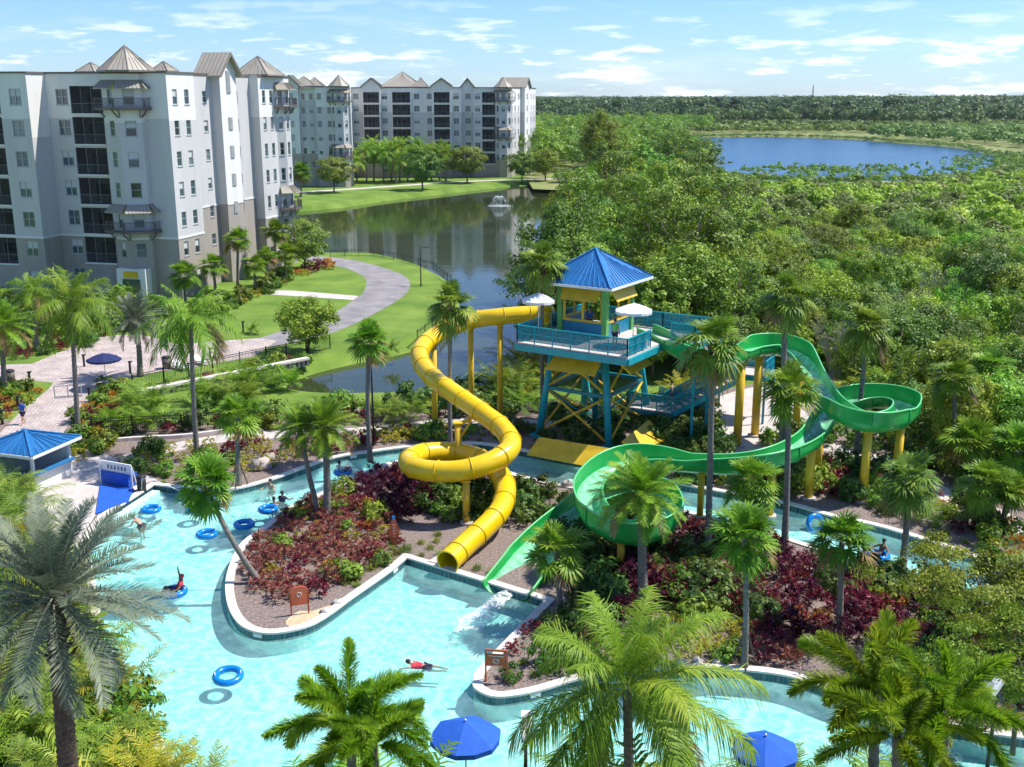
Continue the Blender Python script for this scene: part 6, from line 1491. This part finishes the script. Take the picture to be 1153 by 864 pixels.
tree('oak', 'round oak on the far lawn right of the palm grove', P(526,206), 1.15, v=0)
tree('oak', 'oak on the far lawn in front of the far block corner', P(588,205), .95, v=1)
tree('g', 'bright tree right of the far block at the pond corner', P(614,204), 1.3, v=1)
tree('tall', 'tall dense tree behind the tower roof to the left', P(640,420), 1.0)
tree('tallb', 'slender tall bright tree leaning left of the big pine group', P(668,350), 1.15)
tree('p', 'large pine rising just behind the tower roof', P(770,395), 1.45, v=0, sz=1.2)
tree('p', 'tall pine group member right behind the first pine', P(745,345), 1.5, v=1, sz=1.3)
tree('p', 'pine left of the large pines above the tower roof', P(705,330), 1.35, v=2, sz=1.2)
tree('p', 'thin pine with flat open top standing near the lake shore', P(760,215), 1.7, v=1, sz=1.25)
tree('p', 'second flat-topped pine near the lake shore', P(790,220), 1.5, v=2, sz=1.1)
tree('tall', 'tall rounded tree at the upper left of the wood', P(675,205), 1.6, v=1)
for i, (px, py, s_, z_, lb) in enumerate(((735,372,1.25,1.35,'dark pine between the tower roof and the big pines'),(800,370,1.3,1.25,'dark pine at the right end of the pine group'),(822,330,1.2,1.15,'slender pine standing alone right of the pine group'),(690,300,1.4,1.4,'tall pine at the back of the group above the tower roof'),(780,310,1.4,1.3,'tall pine at the back right of the pine group'),(650,330,1.1,1.25,'dark pine beside the pond behind the tower'))): tree('p', lb, P(px, py), s_, v=i, sz=z_)
# dead snag by the lake
dn = thing('dead_tree', 'bare dark dead tree forked at the top beside the lake', 'dead tree', P(845,262)); m = MB(); hh = 9.0
m.tube([(0,0,0),(.1,0,3),(.0,.1,6),(.05,0,hh)], [.24,.2,.16,.10], 7); m.build('trunk', M['palmdark'], dn)
for (a, b) in (((0,0,7.4),(2.6,.3,9.9)),((0,0,7.6),(-2.3,-.2,8.8)),((0,.1,6.6),(-1.4,.5,7.6)),((0,0,8.3),(1.1,.3,8.7)),((0,0,5.8),(1.0,.3,6.4))): m = MB(); m.tube([a, ((a[0]+b[0])/2,(a[1]+b[1])/2,(a[2]+b[2])/2-.15), b], [.09,.06,.02], 5); m.build('branch', M['palmdark'], dn)
# feathery tree at the bottom right in front of the river
TP['feather'] = [tree_mesh(190, 3.2, 2.2, 2.6, 60, 330, .60, .062, 'tree_g', flat=.35, shell=.2, limbs=30, tr=.10)]
tree('feather', 'wide feathery-leaved tree spreading over the right end of the river', P(1085,750), 1.05, v=0)
tree('feather', 'feathery-leaved tree cut by the right edge of the picture', P(1150,735), .9, v=0)
tree('feather', 'dark feathery-leaved bushy tree in the bottom right corner', P(1140,850), 1.0, v=0)
# woodland: individual trees near, one mass far
def poisson(poly, r, n, rg, ok=lambda p: True):
    xs = [p[0] for p in poly]; ys_ = [p[1] for p in poly]; out = []; grid = {}
    for _ in range(n):
        p = (rg.uniform(min(xs), max(xs)), rg.uniform(min(ys_), max(ys_)))
        if not inside(p, poly) or not ok(p): continue
        rr = r(p) if callable(r) else r; g = (int(p[0]/rr), int(p[1]/rr)); bad = False
        for dx in (-1,0,1):
            for dy in (-1,0,1):
                for q in grid.get((g[0]+dx, g[1]+dy), ()):
                    if (q[0]-p[0])**2+(q[1]-p[1])**2 < rr*rr: bad = True
        if bad: continue
        grid.setdefault(g, []).append(p); out.append(p)
    return out
def proj(q):
    d = q[1]*CP-(q[2]-CAM_H)*SP; return 576.5+FPX*q[0]/d, 432-FPX*(q[1]*SP+(q[2]-CAM_H)*CP)/d
rg0 = random.Random(11)
wood_near = pxl([(605,438),(640,430),(720,432),(800,425),(880,418),(940,440),(1010,500),(1080,518),(1160,535),(1230,545),(1230,330),(1060,285),(880,272),(720,285),(640,300),(625,350)])
PHs = [tuple(p) for p in PONDH]
okw = lambda p: not inside(p, PHs)
pts = poisson(wood_near, 3.1, 9000, rg0, okw); pts.sort(key=lambda p: p[1]); print('near wood', len(pts))
names = {'g': 'leafy green tree in the dense wood behind the water park', 'b': 'bright yellow-green tree in the wood behind the water park', 'd': 'dark green tree in the wood behind the water park', 'o': 'olive half-open tree in the wood behind the water park', 'tall': 'tall green tree in the wood behind the tower', 'tallb': 'tall slender bright tree in the wood behind the tower', 'p': 'pine in the wood behind the tower'}
for p in pts[:290]:
    px, py = proj((p[0], p[1], 0)); left = px < 830
    k = rg0.choices(['tall','tallb','p','g','d','b'], [4,2,5,3,3,1])[0] if left else rg0.choices(['g','b','o','d','twig'], [5,9,3.5,1.0,1.2])[0]
    if p[1] < 78 and k in ('tall','tallb','p'): k = 'g'
    if k == 'twig':
        tr_, cr_ = TW[rg0.randrange(3)]; r = thing('grey_shrub', 'half-bare grey twiggy shrub in the wood beyond the slides', 'shrub', (p[0], p[1], 0), rg0.random()*6.28, 'grey twiggy shrubs in the wood'); link('stems', tr_, r); link('foliage', cr_, r); r.scale = (1.25,1.25,1.35+.3*rg0.random()); continue
    s = rg0.uniform(.7,1.0)*(1.08 if left else .98)
    tree(k, names[k], (p[0], p[1], 0), s, 'wood: '+names[k].split(' in the')[0]+'s', sz=s*rg0.uniform(.85,1.1)*(1.05 if left else 1.08))
# mass woodland beyond: merged
def mass(name, label, pts, hfun, rfun, per, leaf, mt, seed, kind='stuff', clumps=20, ctr=.56):
    rg = np.random.default_rng(seed); Vs = []; Qs = []; Rs = []; o = 0; A = []; Nn = []; S = []; Rn = []
    for p in pts:
        h = hfun(p, rg); R = rfun(p, rg); n = per; cl = rg.integers(max(4, clumps-3), clumps+4)
        d = unit(rg.normal(size=(cl,3))); d[:,2] = np.abs(d[:,2])*.9-.15; cc = d*np.array([R,R,h*.42])*(.5+.5*rg.random((cl,1))); cc[:,2] += h*ctr
        cr_ = R*.34; q = unit(rg.normal(size=(cl, n//cl, 3)))*rg.random((cl, n//cl, 1))**.4*cr_*np.array([1,1,.7]); C = (cc[:,None]+q).reshape(-1,3)
        A.append(C+np.array([p[0], p[1], 0])); Nn.append(unit(q.reshape(-1,3))*.6+unit(C-[0,0,h*.4])+[0,0,.4]); S.append(np.full(len(C), leaf(p) if callable(leaf) else leaf)); Rn.append(np.clip(rg.random()*.75+.3*rg.random(len(C)), 0, 1))
    C = np.concatenate(A); Nn = np.concatenate(Nn); S = np.concatenate(S)[:,None]; n = len(C)
    nn = unit(Nn+unit(rg.normal(size=(n,3)))*.8); t = unit(np.cross(nn, rg.normal(size=(n,3)))); b = np.cross(nn, t); s = S*(1+.3*rg.normal(size=(n,1))).clip(.4,2)
    a = t*s*.75; c = b*s*.5; V = np.stack([C-a, C-c, C+a, C+c], 1).reshape(-1,3)
    me = mesh_np(name, V, np.arange(n*4).reshape(-1,4), M[mt], np.concatenate(Rn)); o = link(name, me); tag(o, label, 'woodland', kind=kind); print(name, len(pts), n); return o
LKs = [tuple(p) for p in LAKEH]
okm = lambda p: not inside(p, PHs) and not inside(p, LKs)
rest = [p for p in pts[290:]]
wood_mid = pxl([(625,300),(640,300),(720,285),(880,272),(1060,285),(1230,330),(1400,345),(1400,205),(1120,202),(1040,214),(900,221),(800,219),(700,212),(630,208)])
mid = poisson(wood_mid, 4.3, 16000, rg0, okm)+rest
midR = [p for p in mid if proj((p[0],p[1],0))[0] > 800]; midL = [p for p in mid if proj((p[0],p[1],0))[0] <= 800]
lf = lambda p: .14+.0009*p[1]
hk = lambda p: 1-.55*min(1, max(0, (p[1]-190)/70))
sel = lambda L, a, b, seed: [p for i, p in enumerate(L) if a <= random.Random(i*7+seed).random() < b]
mass('scrub_wood', 'light green scrub wood between the lake and the water park', sel(midR,0,.45,1), lambda p,rg: rg.uniform(4.6,7.4)*hk(p), lambda p,rg: rg.uniform(1.8,3.0), 800, lf, 'tree_b', 301)
mass('scrub_wood', 'olive grey scrub scattered through the wood before the lake', sel(midR,.45,1,1), lambda p,rg: rg.uniform(4.0,6.6)*hk(p), lambda p,rg: rg.uniform(1.7,2.8), 720, lf, 'tree_o', 302)
mass('dense_wood', 'dense green wood between the pond and the lake', sel(midL,0,.55,2), lambda p,rg: rg.uniform(8,12), lambda p,rg: rg.uniform(2.6,4.0), 950, lf, 'tree_g', 303)
mass('dense_wood', 'dark pines and oaks mixed in the wood between pond and lake', sel(midL,.55,1,2), lambda p,rg: rg.uniform(9,13.5), lambda p,rg: rg.uniform(2.2,3.6), 900, lf, 'pine', 304)
# reedy shore of the lake
shore = poisson(pxl([(800,215),(900,217),(1040,210),(1120,199),(1200,200),(1200,184),(1090,185),(1060,192),(960,194),(880,191),(820,200)]), 4.6, 5000, rg0)
sh2 = poisson(offset_loop(LAKEH, 9), 3.0, 20000, rg0, lambda p: okm(p) and p[1] < 420)
mass('shore_bushes', 'low bushes fringing the near lake bank', sh2, lambda p,rg: rg.uniform(1.5,3.4), lambda p,rg: rg.uniform(1.2,2.2), 220, .32, 'tree_o', 312, ctr=.42)
ring_ = [LAKEW[i].lerp(LAKEW[(i+1)%len(LAKEW)], rg0.random()) + V2(rg0.gauss(0,2.5), rg0.gauss(0,2.5)) for i in range(len(LAKEW)) for _ in range(12)]+[LAKEW[0].lerp(LAKEW[0],1)]
ring_ += [P(1090+rg0.gauss(0,12), 182+rg0.gauss(0,3.5), 0).to_2d() for _ in range(25)] + [P(930+rg0.gauss(0,55), 192+rg0.gauss(0,2.5), 0).to_2d() for _ in range(80)]
mass('lake_reeds', 'ragged marsh plants growing out of the lake edge', ring_, lambda p,rg: rg.uniform(.8,2.2), lambda p,rg: rg.uniform(.8,2.2), 60, .34, 'tree_o', 313, ctr=.2)
mass('shore_reeds', 'reeds and thin bushes standing along and in the near lake shore', shore, lambda p,rg: rg.uniform(1.0,4.8), lambda p,rg: rg.uniform(.6,1.3), 70, .30, 'tree_b', 305)
# behind: left side trees near far block, far wood, and the marsh fringe
marsh = smooth_loop(pxl([(560,152),(700,150),(860,150),(1000,155),(1080,163),(1300,172),(1700,190),(1700,215),(1300,208),(1130,203),(1085,196)]) + pxl([(1090,180),(1065,169),(1020,162),(950,157),(870,154.5),(790,154),(700,156),(560,158)]), 3)
sheet('marsh', pxl([(560,146),(1300,146),(2000,146),(2000,215),(1300,214),(900,226),(600,213)]), .006, M['marsh'], [LAKEH])
w1 = poisson([Vector((-420,330)), Vector((60,330)), Vector((60,480)), Vector((-500,600))], 8, 7000, rg0, lambda p: okm(p) and not (-70 < p[0] < 12 and p[1] < 350))
mass('back_wood', 'green wood behind the far apartment block', w1, lambda p,rg: rg.uniform(9,15), lambda p,rg: rg.uniform(4,6), 260, .8, 'tree_g', 306)
w1b = poisson(pxl([(600,205),(700,209),(790,204),(765,180),(770,160),(800,150),(600,150)]), 7.0, 9000, rg0, okm)
mass('back_wood', 'rounded trees left of the lake on the far side of the pond', w1b, lambda p,rg: rg.uniform(9,15), lambda p,rg: rg.uniform(4,6.0), 800, .42, 'tree_g', 307)
def far_strip(y0, y1, x0, x1, rad, n, seed): 
    return poisson([Vector((x0[0],y0)), Vector((x1[0],y0)), Vector((x1[1],y1)), Vector((x0[1],y1))], rad, n, random.Random(seed), okm)
fr_ = poisson(pxl([(980,157),(1060,161),(1153,168),(1400,182),(1800,195),(1800,155),(1000,151)]), 7.5, 20000, random.Random(24), okm)
mass('fringe_wood', 'pale trees edging the marsh at the right of the lake', fr_, lambda p,rg: rg.uniform(6,11), lambda p,rg: rg.uniform(3.2,5.0), 260, .75, 'tree_o', 311, ctr=.4)
f0_ = [p for p in far_strip(640, 800, (-250,-320), (620,760), 8.5, 30000, 21) if p[1] > 640+ (30 if p[0] < 250 else -40)]
print('f0', len(f0_), min(p[1] for p in f0_)); mass('fringe_wood', 'pale shrubby fringe wood along the far lake shore', f0_, lambda p,rg: rg.uniform(5,9), lambda p,rg: rg.uniform(3.5,5.5), 200, .9, 'tree_o', 308, ctr=.38)
f1 = far_strip(730, 1250, (-300,-560), (720,1180), 13, 30000, 22)
hn_ = lambda p: .5+.5*math.sin(p[0]*.011+1.3*math.sin(p[1]*.006+p[0]*.003))*math.cos(p[1]*.009+p[0]*.004)
mass('far_wood', 'dark continuous wood beyond the lake', f1, lambda p,rg: 9.5+8*hn_(p)+rg.uniform(0,6)*rg.random(), lambda p,rg: rg.uniform(6,9), 330, 1.15, 'farwood', 309)
ft_ = far_strip(850, 1900, (-350,-800), (860,1750), 42, 5000, 29)
mass('emergent_trees', 'taller trees standing out of the far wood', ft_, lambda p,rg: rg.uniform(17,25), lambda p,rg: rg.uniform(6,10), 420, 1.5, 'farwood', 314)
f2 = far_strip(1250, 3600, (-900,-2600), (1300,3400), 38, 30000, 23)
mass('horizon_wood', 'dark band of forest reaching the horizon', f2, lambda p,rg: 15+7*hn_((p[0]*.35,p[1]*.35))+rg.uniform(0,4)*rg.random(), lambda p,rg: rg.uniform(20,28), 380, 2.6, 'farwood', 310)
# ------------------------------------------------------------------ shrubs
SH = {
 'red': [rosette_shrub(400+i, .65, .95, 30, 10, .30, .075, 'crot_r') for i in range(3)],
 'mix': [rosette_shrub(410+i, .65, .95, 30, 10, .30, .075, 'crot_m') for i in range(3)],
 'pur': [rosette_shrub(420+i, .7, 1.15, 30, 10, .36, .08, 'crot_p') for i in range(3)],
 'yel': [rosette_shrub(430+i, .6, .8, 34, 10, .20, .07, 'crot_y') for i in range(3)],
 'org': [rosette_shrub(440+i, .55, .6, 26, 10, .24, .07, 'crot_o') for i in range(2)],
 'gre': [round_shrub(450+i, .75, .95, 'shrub_g', .11) for i in range(3)],
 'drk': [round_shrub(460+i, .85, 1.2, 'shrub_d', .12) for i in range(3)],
 'tuf': [tuft(470+i) for i in range(2)],
 'aka': [clump_mesh(480+i, 34, 1.5, .45, .42, .045, 'palm_g', 16) for i in range(2)],
 'akd': [clump_mesh(485+i, 34, 1.6, .45, .42, .045, 'palm_d', 16) for i in range(2)],
 'ary': [clump_mesh(488+i, 40, 1.7, .45, .42, .045, 'palm_y', 16) for i in range(1)],
 'ban': [big_leaf_plant(490+i) for i in range(2)],
 'hedge': [round_shrub(495+i, .9, 1.3, 'shrub_g', .13, 26, 46) for i in range(2)],
}
WORDS = {'red': ('burgundy-leaved croton shrub', 'croton_shrub'), 'mix': ('red and gold mottled croton shrub', 'croton_shrub'), 'pur': ('dark purple cordyline shrub', 'cordyline_shrub'), 'yel': ('yellow-leaved croton shrub', 'croton_shrub'), 'org': ('orange croton shrub', 'croton_shrub'), 'gre': ('green leafy shrub', 'green_shrub'), 'drk': ('dark green shrub', 'green_shrub'), 'tuf': ('tuft of yellow-green grass', 'grass_tuft'), 'aka': ('clumping feather palm', 'clumping_palm'), 'akd': ('dark clumping feather palm', 'clumping_palm'), 'ary': ('yellow-green clumping palm', 'clumping_palm'), 'ban': ('broad-leaved tropical plant', 'tropical_plant'), 'hedge': ('clipped green hedge shrub', 'hedge_shrub')}
def shrub(kind, p, s, where):
    s *= rgs2.uniform(.72,1.2)
    w, nm = WORDS[kind]; o = link(nm, SH[kind][rgs2.randrange(99) % len(SH[kind])]); o.location = (p[0], p[1], 0); o.rotation_euler = (0,0,rgs2.random()*6.28); o.scale = (s, s, s*rgs2.uniform(.85,1.15))
    tag(o, w+' '+where, 'shrub' if kind not in ('tuf','aka','akd','ary','ban') else {'tuf':'grass tuft','ban':'plant'}.get(kind,'palm'), w+'s '+where)
rgs2 = random.Random(31)
on_land = lambda p: not in_water(p)
def bed(px, mixk, r, where, s=(.85,1.15), n=3000, ok=on_land, hv=1):
    poly = pxl(px); ks = list(mixk); c = 0
    for p in poisson(poly, r, n, rgs2, ok):
        if any(in_water((p[0]+dx*.45, p[1]+dy*.45)) for dx, dy in ((1,0),(-1,0),(0,1),(0,-1))): continue
        shrub(rgs2.choices(ks, list(mixk.values()))[0], p, rgs2.uniform(*s), where); c += 1
    return c
tot = 0
tot += bed([(283,634),(292,612),(330,580),(372,562),(420,568),(448,590),(440,612),(408,645),(362,668),(320,676),(290,668)], {'mix':6,'red':2.2,'org':.6,'yel':.5,'gre':.8}, .72, 'on the left island', (.75,1.0))
tot += bed([(392,556),(430,536),(470,532),(500,548),(498,572),(455,590),(420,570),(395,572)], {'pur':6,'red':2}, .95, 'below the yellow slide loop', (1.0,1.3))
tot += bed([(318,590),(330,572),(362,560),(390,556),(385,566),(340,588)], {'yel':5,'gre':2}, .7, 'at the river side of the island', (.7,.9))
tot += bed([(490,560),(530,545),(560,560),(545,585),(510,590),(485,585)], {'drk':4,'gre':4}, .9, 'between the yellow slide loop and its exit')
tot += bed([(380,655),(440,612),(455,618),(400,662)], {'tuf':5,'gre':1}, .6, 'along the pool edge of the island')
tot += bed([(445,622),(500,600),(510,622),(480,632)], {'tuf':5}, .8, 'near the tube exit')
tot += bed([(535,640),(560,640),(555,655),(535,650)], {'tuf':3}, .6, 'between the two slide exits')
tot += bed([(690,612),(730,590),(775,590),(830,600),(870,612),(930,648),(1010,680),(1060,700),(1090,720),(1050,745),(960,728),(900,740),(870,760),(850,740),(835,700),(780,690),(735,670),(700,665)], {'red':4.5,'pur':4,'mix':2,'gre':1,'yel':.3,'drk':.6}, .92, 'on the right island', (.9,1.25))
tot += bed([(735,700),(790,692),(850,706),(845,735),(790,740),(735,735)], {'yel':6,'gre':1}, .85, 'behind the bottom river channel', (.75,1.0))
tot += bed([(760,665),(830,668),(830,690),(760,692)], {'gre':3,'drk':3}, .9, 'in the middle of the right island')
tot += bed([(735,738),(870,745),(880,758),(740,750)], {'tuf':4,'gre':1}, .8, 'by the bottom channel coping', (.6,.9))
tot += bed([(640,700),(690,680),(730,720),(700,760),(640,755)], {'pur':2,'red':2,'drk':2,'gre':1}, 1.0, 'right of the green chute')
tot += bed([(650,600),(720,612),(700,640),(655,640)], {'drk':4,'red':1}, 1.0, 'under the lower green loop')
tot += bed([(570,735),(600,715),(660,690),(640,740),(600,765),(565,765)], {'tuf':2,'drk':2,'red':1}, .9, 'at the right edge of the pool', (.6,.9))
tot += bed([(880,715),(900,690),(940,700),(935,730),(890,745)], {'org':1,'mix':3}, .9, 'left of the foxtail palms')
tot += bed([(1060,700),(1120,700),(1180,740),(1180,840),(1100,820),(1060,760)], {'red':4,'drk':3,'gre':2,'org':1}, 1.0, 'in the bottom right corner')
tot += bed([(960,640),(1010,655),(1060,675),(1040,690),(980,668)], {'drk':2,'org':1,'gre':1}, .9, 'on the island side of the right river')
# north bank
tot += bed([(180,533),(250,538),(255,547),(215,548),(180,545)], {'tuf':4,'gre':1}, .8, 'by the pool corner', (.6,.9))
tot += bed([(120,520),(180,506),(240,500),(250,520),(190,535),(165,538)], {'gre':3,'yel':3,'drk':1}, .95, 'between the path and the pool deck', (.6,.9))
tot += bed([(255,500),(330,493),(345,515),(300,530),(262,535)], {'yel':4,'red':2.5,'gre':1,'tuf':1}, .95, 'behind the river entrance')
tot += bed([(350,495),(440,488),(500,482),(500,490),(440,500),(360,512)], {'yel':4,'red':2,'gre':1}, .95, 'along the walk behind the river')
tot += bed([(120,480),(200,478),(250,470),(320,470),(400,462),(500,458),(600,458),(600,466),(500,470),(440,476),(350,480),(260,484),(180,488),(120,492)], {'akd':1.5,'aka':1.5,'gre':2,'drk':3,'red':1}, 1.35, 'between the walk and the pond end', (.9,1.3))
tot += bed([(60,505),(100,500),(125,497),(118,512),(78,520)], {'gre':4,'yel':2,'org':1}, .9, 'beside the blue kiosk')
tot += bed([(85,478),(112,448),(135,438),(150,448),(140,470),(110,490)], {'org':4,'red':2,'gre':1}, .9, 'right of the paved walkway')
tot += bed([(-20,440),(45,440),(20,465),(-20,490)], {'org':4,'gre':3,'red':1}, .95, 'left of the paved walkway')
tot += bed([(150,446),(240,424),(345,403),(345,409),(240,431),(160,452)], {'red':3,'gre':4,'mix':2}, 1.1, 'along the retaining wall', (.6,.85))
tot += bed([(150,455),(250,445),(310,430),(330,440),(260,462),(160,476)], {'aka':3,'akd':1,'gre':1}, 2.6, 'on the slope below the retaining wall', (1.3,1.9))
tot += bed([(440,462),(520,455),(600,452),(600,430),(560,440),(470,449)], {'drk':4,'akd':3}, 1.6, 'at the pond end behind the yellow slide', (1.1,1.6))
# right bank
tot += bed([(870,545),(950,560),(1010,578),(1060,600),(1120,628),(1150,640),(1153,600),(1060,565),(1000,540),(930,530),(870,530)], {'red':2.5,'gre':4,'drk':2,'org':1.5,'aka':.5,'tuf':2}, 1.15, 'on the right river bank', (.8,1.2))
tot += bed([(860,505),(960,500),(1060,535),(1150,570),(1150,540),(1080,520),(1000,500),(930,480),(880,490)], {'gre':4,'drk':2,'yel':1.5,'aka':1}, 1.5, 'between the pale walk and the wood', (1.0,1.5))
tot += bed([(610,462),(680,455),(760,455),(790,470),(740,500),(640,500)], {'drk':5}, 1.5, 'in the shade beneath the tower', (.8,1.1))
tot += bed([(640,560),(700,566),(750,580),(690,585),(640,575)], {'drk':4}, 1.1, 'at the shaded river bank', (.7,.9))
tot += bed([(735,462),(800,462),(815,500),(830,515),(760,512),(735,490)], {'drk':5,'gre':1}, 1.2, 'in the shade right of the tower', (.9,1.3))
tot += bed([(770,528),(860,536),(885,560),(820,550),(765,540)], {'drk':3,'gre':3,'red':2,'tuf':1}, .95, 'between the green trough and the river', (.8,1.1))
tot += bed([(440,486),(600,486),(640,505),(600,505),(550,497),(470,497)], {'gre':3,'drk':2,'yel':1,'tuf':2}, 1.0, 'between the walk and the far river bank', (.6,.9))
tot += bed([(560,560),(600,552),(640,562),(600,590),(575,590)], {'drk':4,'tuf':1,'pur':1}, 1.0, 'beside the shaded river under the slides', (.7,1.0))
tot += bed([(640,610),(700,610),(700,680),(650,680)], {'drk':4,'pur':3,'gre':1}, 1.0, 'behind the low bright fan palm', (.9,1.2))
tot += bed([(700,620),(760,640),(840,668),(735,690)], {'pur':5,'red':3,'drk':2}, 1.0, 'around the stout date palm', (.9,1.25))
tot += bed([(890,515),(960,530),(1000,545),(1000,580),(930,560),(890,545)], {'gre':4,'red':2,'drk':2,'org':1}, 1.0, 'around the yellow support posts', (.8,1.2))
# building hedges and lawn planting
tot += bed([(0,405),(60,402),(110,386),(115,378),(60,388),(0,396)], {'red':3,'gre':2,'drk':2}, 1.5, 'at the plaza edge below the near building', (1.0,1.3))
tot += bed([(0,340),(80,350),(160,345),(200,352),(160,372),(60,378),(0,380)], {'hedge':3,'drk':2,'akd':1}, 2.6, 'in front of the near building entrance', (1.3,2.0))
tot += bed([(205,352),(250,343),(300,326),(318,312),(330,318),(300,333),(250,352),(215,362)], {'hedge':5,'yel':1.2}, 1.5, 'along the lawn in front of the near building', (.9,1.2))
tot += bed([(330,305),(368,297),(375,303),(340,312)], {'org':3,'red':2,'yel':1}, 1.4, 'beside the footpath end', (1.2,1.6))
# left foreground
tot += bed([(-60,700),(90,700),(112,740),(130,790),(165,825),(210,870),(260,930),(-60,960)], {'aka':4,'akd':2,'ban':2.5,'gre':3,'ary':1}, 1.15, 'in the left foreground', (1.0,1.5))
tot += bed([(-60,560),(20,560),(50,600),(80,640),(85,690),(-60,690)], {'gre':3,'akd':2,'ary':1}, 1.5, 'behind the large silvery palm', (1.0,1.4))
tot += bed([(280,960),(560,960),(600,900),(640,905),(700,890),(800,890),(900,905),(1010,960),(1200,1020),(1200,1100),(280,1100)], {'aka':2,'gre':3,'red':1}, 1.2, 'along the bottom edge', (1.0,1.3))
for px, py, k, sc__ in ((395,1010,'aka',2.6),(440,1030,'aka',2.4),(360,1020,'aka',2.2),(985,1000,'aka',2.8),(1060,1030,'aka',2.6),(930,1010,'aka',2.3),(1120,1010,'akd',2.6),(720,1060,'akd',2.2),(640,1040,'aka',2.0)): shrub(k, P(px, py), sc__, 'at the very bottom of the picture')
print('shrubs', tot)
for px, py, s, lb in ((590,430,2.0,'tall yellow-green clumping palm behind the yellow slide columns'),(570,447,1.4,'yellow-green clumping palm right of the slide column'),(985,470,1.9,'golden clumping palm behind the green bowl'),(880,395,2.1,'yellow-green clumping palm behind the upper green slide'),(905,400,2.0,'yellow-green clumping palm right behind the tallest fan palm'),(765,452,1.1,'yellow clumping palm under the tower stairs')):
    o = link('clumping_palm', SH['ary'][0]); o.location = P(px, py); o.scale = (s,)*3; tag(o, lb, 'palm')
for i, (px, py) in enumerate(((284,376),(440,398))):
    o = link('cycad', SH['akd'][0]); o.location = P(px, py); o.scale = (.7,)*3; tag(o, ['small cycad on the lawn beside a bollard light', 'small dark cycad at the pond end of the lawn'][i], 'plant')

# ------------------------------------------------------------------ haze
hz = MB(); hz.box((250, 1900, 22), (7600, 4200, 50)); h_ = hz.build('haze', []); h_.data.materials.clear()
hm = bpy.data.materials.new('haze_air'); hm.use_nodes = True; hn = hm.node_tree; hn.nodes.remove(hn.nodes['Principled BSDF'])
pv = N(hn, 'ShaderNodeVolumePrincipled', inp={'Density': .000045, 'Color': (.80,.88,1.0,1), 'Anisotropy': .3}); hn.links.new(pv.outputs[0], hn.nodes['Material Output'].inputs['Volume'])
h_.data.materials.append(hm); h_['kind'] = 'stuff'; h_['label'] = 'faint pale summer haze over the far wood'
